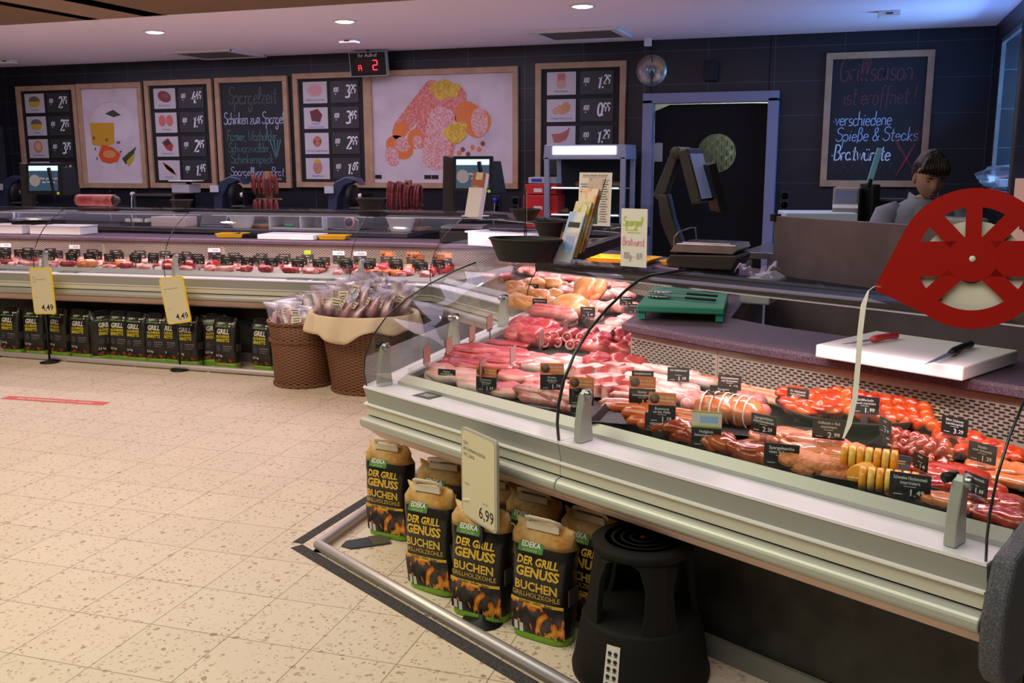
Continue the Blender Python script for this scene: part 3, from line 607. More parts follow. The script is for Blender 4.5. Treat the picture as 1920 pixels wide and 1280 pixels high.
# cheese picture
t,w_,h_=board('cheese_poster','framed cheese and tomato poster between two price boards',-8.395,-7.51,1.285,2.44,'poster')
m=MB(); m.box((0,0,0),(w_-2*FR,h_-2*FR,.008),PLANK); sx=(w_-2*FR)/105
def Q(x,y): return ((x-207)*sx, -(y-252)/178*(h_-2*FR))
def ce(cx,cy,a,b,mt,k,rot=0,wob=0): x,y=Q(cx,cy); m.prism(ell(x,y,a*sx,b*sx,rot,22,wob),.0005,mt,Matrix.Translation((0,0,.0042+.0006*k)))
def cpo(pts,mt,k): m.prism([Q(*p) for p in pts],.0005,mt,Matrix.Translation((0,0,.0042+.0006*k)))
HERB=K('herb_print',(.05,.06,.02),.6); CHW=mat('cheese_rind_print',(.68,.60,.64),.6,var=((.60,.52,.56),3,.4,.7)); CHL=K('rind_outline_print',(.62,.47,.49),.6)
ce(208,226,42,31,CHL,1); ce(209,227,41,30,CHW,2); cpo([(168,268),(166,227),(212,227),(210,266),(190,272)],K('cheese_cut_print',(.58,.32,.02),.6),3)
cpo([(178,288),(186,268),(205,272),(220,286),(214,300),(198,304),(184,300)],K('tomato_print',(.66,.09,.02),.6),4); ce(199,286,12,6,K('tomato_flesh_print',(.72,.28,.10),.6),5)
cpo([(196,210),(212,203),(226,213),(212,217)],HERB,3); cpo([(222,294),(236,283),(250,272),(242,292),(228,306)],HERB,3); cpo([(230,300),(246,284),(244,296),(233,310)],K('yellow_herb_print',(.45,.40,.02),.6),4)
for i in range(14): a,b=random.uniform(165,245),random.uniform(262,300); ce(a,b,1.2,2.4,HERB,2,random.uniform(0,3))
for a in(172,196): ce(a,264+random.uniform(-10,4),2.4,2.4,K('peppercorn_print',(0,0,0)),5)
o=m.build('cheese_picture',t); o.location=(w_/2,h_/2,.012)
# chalkboards
def chalkboard(label,x0,x1,z0,z1,lines,extra):
    t,w,h=board('chalkboard',label,x0,x1,z0,z1,'chalkboard'); MB().box((w/2,h/2,.006),(w-2*FR,h-2*FR,.012),BOARD).build('black_panel',t)
    for (txt,fx,fz,hh,cm,wd,sxx) in lines:
        o=MB().stroke(txt,hh,cm,Matrix(),w=wd,sx=(sxx-fx)*w/(pen(txt,.12)[1]*hh),slant=.12,jit=.04).build('chalk_writing',t); o.location=(fx*w,fz*h,.0125)
    e=MB(); extra(e,w,h); o=e.build('chalk_drawing',t); o.location=(0,0,.0125)
c1=K('green_grey_chalk',(.13,.17,.14),.9); c2=K('blue_white_chalk',(.55,.60,.85),.9); c3=K('teal_chalk',(.10,.26,.25),.9); c4=K('dim_red_chalk',(.20,.055,.065),.9); c5=K('light_blue_chalk',(.45,.62,.95),.9); c6=K('bright_chalk',(.75,.85,1),.9)
def asp(e,w,h):
    x,z=w*.80,h*.30
    for a in(-.5,-.15,.2,.45): e.tube([(x,z-.05,0),(x+a*.14,z+.16,0)],.006,c3,5)
    e.box((x,z,.001),(.05,.02,.002),K('orange_chalk',(.45,.10,.04),.9))
chalkboard('oak-framed chalkboard about asparagus and ham in green and white chalk',-6.55,-5.66,1.30,2.455,[('Spargelzeit',.17,.76,.088,c1,.09,.84),('Schinken zum Spargel',.09,.58,.062,c2,.13,.93),('·Farmer, Wacholder',.10,.43,.054,c3,.12,.82),('·Schwarzwälder,',.11,.325,.05,c3,.11,.73),('Schinkenspeck',.16,.225,.05,c3,.11,.76),('·Spargellyoner Brat',.12,.11,.046,c2,.13,.90)],asp)
def grill(e,w,h):
    x,z=w*.79,h*.17
    e.tube([(x-.09,z+.22,0),(x+.10,z-.10,0)],.008,c4,5); e.tube([(x+.075,z+.17,0),(x-.06,z-.10,0)],.009,K('red_chalk',(.32,.05,.07),.9),5)
    e.add([(x-.10,z+.26,.001),(x-.055,z+.12,.001),(x-.02,z+.10,.001)],[(0,1,2)],c4)
    for k in range(4): e.tube([(x+.055+.022*k,z+.18+.004*k,0),(x+.08+.022*k,z+.28,0)],.004,c4,5)
    for k in range(7):
        xx=w*(.12+.09*k); e.tube([(xx,z-.10,0),(xx-.02,z-.05,0),(xx+.01,z-.01,0),(xx,z+.04,0)],.004,K('brown_chalk',(.10,.05,.05),.9),4); e.tube([(xx+.03,z-.10,0),(xx+.045,z-.06,0),(xx+.02,z-.02,0)],.004,K('brown_chalk',(0,0,0)),4)
chalkboard('pale-framed chalkboard announcing the grilling season in red and blue chalk',-.312,.553,1.352,2.487,[('Grillsaison',.13,.79,.098,c4,.10,.82),('ist eröffnet !',.18,.615,.078,c4,.10,.86),('·verschiedene',.09,.46,.060,c5,.12,.65),('Spieße & Steaks',.13,.345,.058,c5,.12,.90),('·Bratwürste',.09,.20,.066,c6,.16,.66)],grill)
# ---- queue display hanging from the ceiling
qd=thing('number_display','black hanging number display reading Ihr Aufruf A 2 in red','display'); qd.matrix_world=frame((-4.62,8.98,2.52),V(1,.10,.03),None,V(.08,-1,-.14))
m=MB(); m.box((0,0,-.03),(.39,.235,.06),K('display_edge',(.35,.35,.36),.4)); m.box((0,0,.001),(.372,.217,.004),BLACK); m.box((0,-.012,.0035),(.26,.13,.002),K('display_window',(.03,.004,.006),.3)); m.build('housing',qd,bevel=.004)
MB().text('Ihr Aufruf',.05,WHITE,TR(.0,.082,.004)).build('lettering',qd)
LEDR=mat('red_led',(.8,.02,.03),.5,emit=3.0,ecol=(1,.03,.05)); m=MB()
def seg7(m,ch,x,y,w,h):
    sg={'2':'abged','A':'abcefg'}[ch]; th=h*.11
    P={'a':(0,h/2,w,th),'g':(0,0,w,th),'d':(0,-h/2,w,th),'b':(w/2,h/4,th,h/2),'c':(w/2,-h/4,th,h/2),'f':(-w/2,h/4,th,h/2),'e':(-w/2,-h/4,th,h/2)}
    for s in sg: a,b,c_,d=P[s]; m.box((x+a,y+b,.006),(c_*.9,d*.9,.002),LEDR)
seg7(m,'A',-.085,-.035,.028,.05); seg7(m,'2',.075,-.012,.045,.09); m.build('digits',qd)
m=MB(); m.tube([(0,.115,-.03),(0,.16,-.03)],.012,BLACK,8); m.box((-.02,.135,-.10),(.30,.012,.02),BLACK); m.build('ceiling_bracket',qd)
# ---- disc clock, speaker box, sockets
t=thing('wall_clock','round wall clock shaped like a shiny silver disc','clock'); t.matrix_world=WM(-1.84,2.392,.003)
def disc_mat():
    m=bpy.data.materials.new('painted_sheen_disc'); m.use_nodes=True; nt=m.node_tree; b=nt.nodes['Principled BSDF']; L=nt.links.new
    tc=N(nt,'ShaderNodeTexCoord'); g=N(nt,'ShaderNodeTexGradient',gradient_type='RADIAL'); L(tc.outputs['Object'],g.inputs[0])
    c=ramp(nt,g.outputs[0],[(0,(.30,.25,.24)),(.12,(.55,.5,.48)),(.2,(.25,.35,.33)),(.33,(.42,.36,.36)),(.40,(.85,.85,.85)),(.44,(.35,.33,.30)),(.6,(.40,.34,.22)),(.8,(.45,.35,.33)),(1,(.30,.25,.24))]); L(c,b.inputs['Base Color']); b.inputs['Metallic'].default_value=.6; b.inputs['Roughness'].default_value=.35; return m  # angular reflections of the disc are painted as a colour gradient
DM=disc_mat(); MB().lathe([(.142,0),(.142,.006),(.03,.006),(.03,.0)],DM,40).build('disc_face',t); MB().lathe([(.032,0),(.032,.007),(.012,.009),(.0,.009)],K('disc_hub',(.30,.40,.42),.3,metal=.5),20).build('hub',t)
m=MB(); m.box((.004,-.06,.011),(.018,.12,.002),K('clock_hand',(.05,.04,.04),.5)); m.box((.01,-.03,.0135),(.012,.06,.002),K('clock_hand',(0,0,0))); m.build('hands',t)
t=thing('wall_speaker','small black speaker box on the tiled wall above the black door','speaker'); t.matrix_world=WM(-1.295,2.37,.002); MB().box((0,0,.04),(.12,.175,.08),BLK2).build('cabinet',t,bevel=.006); MB().box((0,0,.081),(.10,.15,.004),K('speaker_mesh',(.02,.018,.02),.9)).build('grille_cloth',t)
def socket(x,z,lab,plug=None):
    t=thing('wall_socket',lab,'socket'); t.matrix_world=WM(x,z,.002); MB().box((0,0,.006),(.09,.17,.012),K('socket_black',(.02,.02,.025),.4)).build('cover_plate',t,bevel=.004)
    m=MB()
    for y in(-.04,.04): m.lathe([(.03,.0),(.03,.004),(.024,-.004),(.0,-.004)],BLACK,16,TR(0,y,.012))
    for y in(-.04,.04):
        for s in(-.01,.01): m.box((s,y,.013),(.006,.006,.006),STEEL)
    m.build('socket_insert',t)
    if plug:
        m=MB(); m.lathe([(.025,0),(.027,.03),(.018,.05),(.0,.055)],plug,14,TR(0,.04,.012)); m.tube([(0,.02,.05),(.0,-.05,.06),(-.01,-.2,.06),(.01,-.35,.05)],.006,WHITE if plug is WHITE else K('grey_cable',(.3,.3,.32),.5),6); m.build('plug_and_cable',t)
socket(-.605,1.225,'black double wall socket right of the black door')
socket(-7.72,1.18,'wall socket with a white plug beneath the cheese poster',WHITE); socket(-8.02,1.20,'dark wall socket with a plug left of the white one',BLACK)
socket(-3.36,1.16,'wall socket with a blue plug beneath the salami board',K('blue_plug',(.02,.05,.55),.4)); socket(-3.16,1.15,'dark wall socket right of the blue plug')
# fridge door at the far left
t=thing('glass_door_cooler','tall cooler with a lit glass door at the far left edge','cooler',(-9.85,8.8,0)); m=MB(); m.box((0,.1,1.0),(.62,.6,2.0),K('cooler_dark',(.03,.035,.035),.5)); m.build('cabinet',t,bevel=.01)
m=MB()
for x in(-.29,.29): m.box((x,-.22,1.05),(.04,.03,1.8),ALU)
for z in(.17,1.93): m.box((0,-.22,z),(.62,.03,.04),ALU)
m.build('door_frame',t); MB().box((0,-.21,1.05),(.55,.01,1.7),mat('lit_cooler_inside',(.06,.10,.08),.3,var=((.03,.05,.05),6,.4,.6))).build('glass_pane',t)
# ================================================================ behind the counters
def skin_mesh(vs, edges, rad, root=0, sub=2):
    me=bpy.data.meshes.new('tmp_skin'); me.from_pydata(vs,edges,[]); o=bpy.data.objects.new('tmp_skin',me); COL.objects.link(o)
    sk=o.modifiers.new('s','SKIN'); ss=o.modifiers.new('u','SUBSURF'); ss.levels=sub
    for i,v in enumerate(me.skin_vertices[0].data): r=rad[i]; v.radius=(r,r) if not isinstance(r,tuple) else r; v.use_root=(i==root)
    dg=bpy.context.evaluated_depsgraph_get(); dg.update(); e=o.evaluated_get(dg); m=e.to_mesh()
    out=([tuple(v.co) for v in m.vertices],[tuple(p.vertices) for p in m.polygons]); e.to_mesh_clear(); bpy.data.objects.remove(o); bpy.data.meshes.remove(me); return out
BC=.92
t=thing('back_counter','long stainless steel back counter below the price boards','counter',(-6.7,8.75,0)); m=MB(); m.box((0,0,BC-.02),(5.55,.85,.04),STEEL); m.build('worktop',t,bevel=.004)
MB().box((0,.05,.44),(5.5,.7,.88),K('dark_steel_front',(.10,.10,.11),.4,metal=.6)).build('cabinet',t); m=MB()
for i in range(6): m.box((-2.3+.92*i,-.31,.84),(.75,.012,.03),STEEL)
m.build('drawer_fronts',t)
t=thing('back_counter','stainless back counter under the lit glass cabinet','counter',(-2.65,8.85,0)); MB().box((0,0,.95),(1.6,.66,.04),STEEL).build('worktop',t,bevel=.004); MB().box((0,.03,.465),(1.55,.56,.93),K('dark_steel_front',(0,0,0))).build('cabinet',t)
SCB=K('scale_grey_brown',(.024,.019,.021),.5); SCR=mat('screen_dark',(.02,.06,.10),.3,emit=.25,ecol=(.05,.14,.22)); SCRT=mat('screen_light',(.5,.8,.9),.3,emit=1.1,ecol=(.55,.85,1)); NAVY=K('navy_housing',(.035,.045,.09),.35,coat=.3)
def scale(loc,rz,label,h=.62,sc=1.0,words=True):
    t=thing('counter_scale',label,'scale',loc,rz); m=MB(); m.box((0,0,.05),(.36,.34,.10),BLACK); m.build('base',t,bevel=.015)
    MB().box((0,-.02,.125),(.34,.30,.02),STEEL).build('weighing_pan',t,bevel=.006)
    m=MB(); m.prism([(-.22,.02),(-.12,.02),(-.10,h-.02),(-.20,h)],.10,SCB,frame((0,.24,0),(1,0,0),(0,0,1))); m.build('column',t,bevel=.008)
    s=MB(TR(.06,.06,h-.15,0,R(-8))); s.box((0,.0,0),(.33,.035,.29),BLACK); o=s.build('customer_screen',t,bevel=.006)
    s=MB(TR(.06,.06,h-.15,0,R(-8))@frame((0,-.019,0),(1,0,0),(0,0,1))); s.box((0,-.02,0),(.27,.19,.002),SCR); s.box((0,.095,0),(.27,.045,.0022),SCRT)
    if words: s.text("Hier geht's um",.028,WHITE,TR(.05,-.0,.002),bold=.02); s.text("die Wurst.",.028,WHITE,TR(.05,-.035,.002),bold=.02); s.prism(ell(-.08,-.02,.05,.055,.3),.001,K('screen_sandwich',(.40,.42,.38),.5),TR(0,0,.001))
    s.lathe([(.014,0),(.014,.004),(.0,.004)],K('green_sticker',(.45,.65,.02),.5),14,TR(.135,-.14,.002)); s.build('display',o)
    s=MB(TR(.20,.16,h-.18,R(62),R(-12))); s.box((0,0,0),(.30,.03,.27),BLACK); s.build('staff_screen',t,bevel=.006); return t
p=pY(872,440,7.45); scale((p.x,7.45,.937),R(12),'counter scale with a bright screen in front of the salami picture',.69)
p=pY(75,440,7.3); scale((p.x,7.3,.937),R(20),'counter scale with a dim screen in front of the leftmost price board',.64)
# slicers
def slicer(x,label,ring,rz=0):
    t=thing('meat_slicer',label,'slicer',(x,8.72,BC+.002),rz); m=MB()
    m.prism([(-.26,0),(.24,0),(.24,.10),(.10,.16),(-.20,.14)],.30,STEEL,frame((0,.13,0),(1,0,0),(0,0,1))); m.build('base',t,bevel=.012)
    m=MB(); m.prism([(-.22,.12),(-.12,.12),(-.10,.30),(-.02,.42),(.10,.46),(.16,.42),(.12,.49),(.0,.51),(-.12,.46),(-.20,.34)],.14,NAVY,frame((.0,.17,0),(1,0,0),(0,0,1))); m.build('motor_housing',t,bevel=.012)
    m=MB(); BX=frame((.085,.02,.30),(0,1,0),(0,0,1)); m.lathe([(.0,-.002),(.12,0),(.125,.012),(.0,.02)],STEEL,28,BX); m.lathe([(.132,-.02),(.132,.014),(.09,.026),(.0,.028)],BLACK,28,BX); m.build('blade',t)
    m=MB(); m.box((.20,-.02,.21),(.16,.22,.015),STEEL); m.box((.26,-.02,.28),(.02,.2,.14),BLACK); m.lathe([(.02,0),(.024,.04),(.0,.05)],WHITE,12,TR(.2,-.05,.30)); m.build('carriage',t)
    m=MB(); m.box((-.17,-.0,.38),(.10,.012,.07),K('slicer_panel',(.55,.58,.65),.4)); m.build('control_panel',t)
    m=MB(); m.lathe([(.055,0),(.055,.02),(.04,.022)],ring,22,TR(.14,-.16,.075,0,R(90))); m.lathe([(.042,.01),(.04,.035),(.0,.037)],BLACK,20,TR(.14,-.16,.075,0,R(90))); m.build('thickness_knob',t); return t
RR=mat('red_knob_ring',(.75,.25,.22),.4)
slicer(pY(648,430,8.72).x,'navy meat slicer with a red knob ring left of the loose sausage stand',RR)
slicer(pY(432,430,8.72).x,'navy meat slicer with a white knob ring below the asparagus chalkboard',WHITE)
slicer(pY(28,430,8.72).x,'navy meat slicer at the far left edge of the back counter',WHITE)
# black boxed oven with steel frame and label scale
t=thing('counter_oven','small black oven with a steel frame between the cheese poster and the slicer','oven',(pY(312,430,8.8).x,8.8,BC+.002)); MB().box((0,.02,.16),(.50,.36,.32),BLACK).build('body',t,bevel=.006)
m=MB()
for x in(-.245,.245): m.box((x,-.17,.16),(.02,.02,.32),STEEL)
for z in(.01,.31): m.box((0,-.17,z),(.50,.02,.02),STEEL)
m.build('front_frame',t)
t=thing('label_printer','grey label printer with a white tray on top of the small oven','printer',(pY(352,400,8.78).x,8.78,BC+.33)); MB().box((0,0,.05),(.22,.2,.09),K('printer_grey',(.45,.45,.48),.4)).build('housing',t,bevel=.008); MB().box((.02,-.02,.13),(.30,.2,.012),WHITE).build('tray',t,bevel=.004); MB().box((0,.05,.11),(.04,.04,.04),BLACK).build('neck',t)
# sausages hung on wooden stands
HUNG=mat('dried_sausage',(.16,.025,.022),.35,var=((.24,.05,.045),40,.4,.65),bump=(90,.25)); WOOD=mat('pale_wood',(.42,.23,.09),.6,var=((.34,.17,.06),20,.4,.6))
def stand(x,y,label,h):
    t=thing('sausage_stand',label,'stand',(x,y,BC+.002)); MB().box((0,0,.015),(.34,.26,.03),WOOD).build('foot',t,bevel=.004); MB().box((0,0,h/2+.02),(.055,.055,h),WOOD).build('post',t,bevel=.004)
    m=MB()
    for z in(h-.06,h*.52):
        for a in(0,1): m.tube([(-.15 if a==0 else 0,0 if a==0 else -.10,z),(.15 if a==0 else 0,0 if a==0 else .1,z)],.009,WOOD,8)
    m.build('peg',t); return t
sx_=pY(508,440,8.72).x; stand(sx_,8.72,'wooden stand hung with straight dried sausages before the asparagus chalkboard',.54)
sg=MB().tube([(0,0,0),(.004,.0,-.03),(.006,0,-.10),(.002,0,-.18),(0,0,-.21)],[.004,.016,.017,.016,.004],HUNG,8).build('dried_sausage'); n=0
for tier,z in((0,BC+.535),(1,BC+.285)):
    for k in range(10):
        o=sg if n==0 else sg.copy()
        if n: COL.objects.link(o)
        o.location=(sx_-.14+.031*k,8.72+(-.085 if k%2 else -.06)*(1 if abs(k-4.5)>1 else 1.2),z+random.uniform(-.012,.012)); o.rotation_euler=(0,random.uniform(-.06,.06),random.uniform(0,6)); n+=1
        tag(o,'straight dried sausage on the %s tier of the straight-sausage stand, %s'%(('upper','lower')[tier],ordn(k,10)),'sausage','straight dried sausages on the wooden stand')
sx_=pY(768,440,8.72).x; stand(sx_,8.72,'wooden stand hung with looped dried sausages in front of the salami picture',.46)
def loop(wd,ln,r,i): return [(-wd/2,0,-ln),(-wd/2-.006,.0,-ln*.5),(-wd/2,0,-.03),(-wd*.3,0,.012),(0,0,.022),(wd*.3,0,.012),(wd/2,.0,-.03),(wd/2+.008,0,-ln*.5),(wd/2,0,-ln)]
n=0; protos=[MB().tube(loop(w_,l_,.013,0),[.005]+[.0135]*7+[.005],HUNG,8).build('looped_sausage') for w_,l_ in((.05,.30),(.07,.20),(.06,.14))]
used=set()
sp_=[(-.17+.03*k,BC+.44-.006*(k%3),0) for k in range(7)]+[(.04+.03*k,BC+.41,1) for k in range(5)]+[(-.13+.045*k,BC+.18,2) for k in range(7)]
for k,(dx,z,ty) in enumerate(sp_):
    o=protos[ty] if ty not in used else protos[ty].copy()
    if ty in used: COL.objects.link(o)
    used.add(ty); o.location=(sx_+dx,8.72-.07-.012*(k%3),z); o.rotation_euler=(R(4),random.uniform(-.05,.05),random.uniform(.6,1.5))
    nm,i,c=(('upper left bunch',k,7),('upper right bunch',k-7,5),('lower row',k-12,7))[ty]
    tag(o,'looped dried sausage in the %s of the looped-sausage stand, %s'%(nm,ordn(i,c)),'sausage','looped dried sausages on the wooden stand')
# salami roll, bowls and leaflets on the glass top
SALM=mat('salami_roll',(.40,.06,.075),.4,var=((.52,.20,.20),14,.45,.7),bump=(30,.15)); gt=1.212
p=pz(180,396,gt-.005); q=PV[1].lerp(PV[2],.5)
def on_top(px_,u=.58):
    lo=None
    best=min((abs(pj(V(x,LX(x)+u,gt))[0]-px_),x) for x in [(-9+.01*i) for i in range(620)]); return V(best[1],LX(best[1])+u,gt)
p=on_top(180); t=thing('salami_roll','thick red salami roll lying on the left counter glass top','salami',(p.x,p.y,p.z+.052),R(5))
MB().tube([(-.185,0,0),(-.18,0,0),(-.165,0,0),(.165,0,0),(.18,0,0)],[.02,.043,.05,.05,.05],SALM,20).build('sausage_body',t); MB().tube([(.18,0,0),(.22,0,0),(.24,0,0)],[.048,.03,.008],K('salami_end',(.03,.02,.02),.5),16).build('casing_end',t)
def bowl(p,rx,ry,h,label,rz=0,fl=.74):
    t=thing('black_bowl',label,'bowl',tuple(p),rz,'black plastic bowls on the glass counters'); m=MB(); n=40
    pr=[(fl,0),(fl+.02,.004),(.98,h-.006),(1.0,h),(.97,h),(.955,h-.008),(fl,.01),(.0,.008)]
    m.lathe(pr,BLACK,n,None,rx,ry); m.build('bowl_body',t); m=MB(); m.tube([(rx*math.cos(2*PI*i/n),ry*math.sin(2*PI*i/n),h) for i in range(n+1)],.004,BLK2,6); m.build('rim',t); return t
bowl(pz(985,489,gt),.150,.10,.085,'large oval black bowl on the near counter glass top',R(-10))
bowl(pz(1035,448,gt),.095,.075,.085,'black bowl behind the leaflet stand',0,.6); bowl(pz(985,413,gt),.10,.08,.07,'black bowl beside the red boxes on the far glass top',0,.6)
bowl(on_top(698),.13,.09,.085,'black bowl on the glass top in front of the right navy slicer',0,.7); bowl(on_top(342),.10,.07,.06,'small black bowl on the glass top in front of the small oven',0,.7)
LEAF=K('leaflet_red',(.42,.12,.07),.5)
p=pz(886,407,gt); t=thing('leaflet_stand','pale leaflet dispenser with red-brown leaflets beside the bright scale screen','leaflet stand',tuple(p),R(-22)); m=MB(TR(0,0,0,0,R(-14))); m.box((0,0,.10),(.125,.03,.20),PAPER); m.box((0,.02,.15),(.125,.02,.30),PAPER); m.build('card_pocket',t); m=MB(TR(0,0,0,0,R(-14))); m.box((0,.0,.235),(.105,.012,.14),LEAF); m.box((.012,-.008,.28),(.06,.004,.05),CREAM); m.box((-.01,-.008,.205),(.05,.004,.02),K('leaflet_tan',(.5,.3,.12),.6)); m.build('leaflets',t); MB().box((0,.03,.008),(.13,.14,.006),PAPER).build('foot',t)
# leaflet stand of clear acrylic on the near glass top
p=pz(1058,494,gt); t=thing('leaflet_holder','clear acrylic holder stuffed with orange, green and white leaflets','leaflet holder',tuple(p),R(-38))
m=MB(); lean=TR(0,0,0,0,R(-20)); m.M=lean
for x in(-.055,.055): m.box((x,.012,.075),(.003,.05,.15),ACRYL)
m.box((0,-.013,.06),(.11,.003,.12),ACRYL); m.box((0,.037,.13),(.11,.003,.26),ACRYL); m.M=Matrix(); m.box((0,.03,.003),(.13,.15,.006),ACRYL); m.build('acrylic_pocket',t)
for k,(z0,z1,cl,nm) in enumerate(((.005,.20,((.66,.62,.60),(.30,.45,.75)),0),(.03,.245,((.40,.38,.04),(.62,.55,.35)),1),(.05,.30,((.62,.24,.06),(.70,.55,.42)),2),(.06,.345,((.22,.12,.10),(.45,.33,.28)),3))):
    a=mat('leaflet_%d'%k,cl[0],.45,var=(cl[1],14,.45,.55)); m=MB(lean); m.box((-.002+.004*k,-.004+.011*k,(z0+z1)/2),(.098,.006,z1-z0),a)
    if k==0: m.box((0,-.008,.15),(.07,.001,.02),INK); m.box((.0,-.008,.08),(.05,.001,.05),K('leaflet_blue',(.25,.42,.75),.5))
    if k==1: m.prism(ell(.02,.215,.018,.02),.001,CREAM,frame((0,.003,0),(1,0,0),(0,0,1)))
    m.build('leaflet',t)
# sheet Entscheiden Sie selbst
p=pz(1113,431,gt); t=thing('notice_sheet','printed notice sheet with a green bar standing in an acrylic stand','notice',tuple(p),R(-12)); F=frame((0,0,0),(1,0,0),(0,0,1))
m=MB(TR(0,0,0,0,R(-4))@F); m.box((0,.16,0),(.205,.31,.004),ACRYL); m.M=TR(0,.0,0)@F; m.box((0,.003,-.02),(.205,.006,.09),ACRYL); m.build('acrylic_stand',t)
m=MB(TR(0,0,0,0,R(-4))@F); m.box((0,.168,.003),(.20,.29,.001),PAPER); M=TR(0,0,.004)
m.text('ENTSCHEIDEN SIE SELBST',.0135,INK,TR(0,.296,.004),bold=.02); m.box((0,.287,.004),(.16,.0015,.0006),INK); m.text('Unsere',.012,INK,TR(.0,.272,.004)); m.text('Hauptsorten',.010,INK,TR(.062,.272,.004),bold=.02); m.text('& mehr',.010,INK,TR(.062,.262,.004),bold=.02)
for i in range(16):
    z=.25-.0135*i; m.box((-.065,z,.004),(.048-.012*(i*7%3),.004,.0006),INK); m.box((.055,z,.004),(.05-.01*(i*5%3),.004,.0006),INK); m.box((0,z-.006,.004),(.18,.001,.0006),K('rule_grey',(.4,.38,.38),.7))
m.box((.004,.145,.0045),(.036,.225,.0008),K('green_bar',(.03,.10,.06),.6)); m.box((-.03,.022,.004),(.08,.003,.0006),INK); m.box((.05,.022,.004),(.07,.003,.0006),INK); m.build('printed_sheet',t)
# asparagus sausage sign on the near glass top
p=pz(1188,505,gt); t=thing('table_sign','white upright sign reading Spargel Bratwurst 100g 1.69 in marker','sign',tuple(p),R(-20)); F=frame((0,0,0),(1,0,0),(0,0,1))
m=MB(F); m.box((.004,.115,-.003),(.122,.226,.004),ACRYL); m.box((0,.003,-.03),(.122,.006,.09),ACRYL); m.build('acrylic_stand',t)
m=MB(F); m.box((0,.112,.002),(.108,.205,.001),PAPER); m.build('paper',t)
m=MB(F); lg=K('lime_marker',(.48,.62,.03),.6); pk=K('pink_marker',(.80,.25,.45),.6); m.stroke('Spargel',.0155,lg,TR(-.046,.155,.0035),w=.22,sx=.080/(pen('Spargel',.15)[1]*.0155)); m.box((-.01,.139,.0035),(.05,.0025,.0005),lg); m.box((.0,.131,.0035),(.055,.0025,.0005),lg)
m.stroke('Bratwurst',.0155,pk,TR(-.048,.085,.0035),w=.17,sx=.092/(pen('Bratwurst',.15)[1]*.0155)); m.stroke('100g - 169',.011,INK,TR(-.042,.038,.0035),w=.12,sx=.078/(pen('100g - 169',.15)[1]*.011)); m.build('marker_writing',t)
# clear strip on the far glass top
p=pz(985,446,gt); t=thing('clear_post','thin clear acrylic post standing on the glass top','post',tuple(p)); MB().box((0,0,.125),(.014,.010,.24),glass('acrylic_post',(.75,.68,.68),1.5,.1,2,.15)).build('upright',t); MB().box((0,0,.004),(.05,.05,.006),ACRYL).build('foot',t)
# things on the left worktop and back counter seen through the glass
WT=.934
def lw(px_,u): 
    best=min((abs(pj(V(x,LX(x)+u,WT))[0]-px_),x) for x in [(-9.3+.01*i) for i in range(660)]); return V(best[1],LX(best[1])+u,WT+.002)
def slab(name,label,cat,p,d,m,rz=R(4),bev=.004):
    t=thing(name,label,cat,(p.x,p.y,p.z),rz); MB().box((0,0,d[2]/2),d,m).build('board_body',t,bevel=bev); return t
t=thing('cutting_board','white cutting board on the left worktop between two yellow trays','cutting board',tuple(lw(549,1.04)),R(4)); MB().box((0,0,.02),(.52,.28,.04),WHITE).build('board_body',t,bevel=.004); 
def tray(p,label,rz,L=.26,mt=YEL,cat='tray',w=.16,h=.035,name='tray',g=None):
    t=thing(name,label,cat,tuple(p),rz,g); m=MB(); o_=[(-L/2,-w/2),(L/2,-w/2),(L/2,w/2),(-L/2,w/2)]
    rs=[[(x*.84,y*.84,0) for x,y in o_],[(x,y,h) for x,y in o_],[(x*.96,y*.94,h) for x,y in o_],[(x*.82,y*.80,.006) for x,y in o_]]
    m.rings(rs,mt,True,False); m.build('tray_body',t,bevel=.003); return t
tray(lw(437,1.05),'yellow plastic tray on the left worktop beside the black trays',R(10)); tray(lw(628,1.05),'yellow plastic tray on the left worktop right of the white board',R(10))
tray(lw(476,1.07),'black plastic tray on the left worktop between yellow tray and white board',R(6),.34,BLACK)
for i,(a,b) in enumerate(((25,.30),(100,.44))):
    t=thing('white_box',('white closed box at the far left of the left worktop','white box with a slanted lid on the left worktop')[i],'box',tuple(lw(a+20*i,1.06)),R(4)); MB().box((0,0,.035),(b+.1,.24,.07),WHITE).build('box_body',t,bevel=.004); MB().box((0,.0,.074),(b+.11,.25,.008),PAPER).build('lid',t)
t=thing('white_box','speckled white box on the slanting worktop below the bright scale screen','box',(-2.55,7.16,WT+.002),R(-20)); MB().box((0,0,.05),(.55,.24,.10),mat('speckled_white',(.66,.60,.64),.6,var=((.55,.48,.52),160,.4,.6))).build('box_body',t,bevel=.004); MB().box((-.28,0,.105),(.05,.24,.012),WHITE).build('lid_flap',t)
def basket(px_,label,fill):
    t=thing('white_basket',label,'basket',(pY(px_,430,8.5).x,8.5,BC+.002)); BW=mat('white_wicker',(.66,.60,.52),.7,bump=(60,.6)); m=MB(); m.lathe([(.10,0),(.105,.01),(.145,.125),(.15,.13),(.135,.13),(.10,.02),(.0,.02)],BW,24,None,1,.7); m.build('basket_body',t)
    m=MB()
    for i in range(14): a=random.uniform(0,6.28); r=random.uniform(0,.09); m.ball((r*math.cos(a),r*.6*math.sin(a),.12+random.uniform(0,.025)),(.035,.03,.02),fill,8,6)
    o=m.build('filling',t); o['kind']='stuff'
basket(455,'small white wicker basket with dark sausage slices on the back counter',HUNG); basket(752,'small white wicker basket with white paper on the back counter',PAPER)
t=thing('pale_shelf_box','open pale compartment box on the back counter','box',(pY(568,430,8.6).x,8.6,BC+.002)); m=MB(); CW=K('pale_laminate',(.55,.53,.50),.5)
for z in(.006,.17): m.box((0,0,z),(.62,.26,.012),CW)
for x in(-.3,.05,.3): m.box((x,0,.09),(.014,.26,.16),CW)
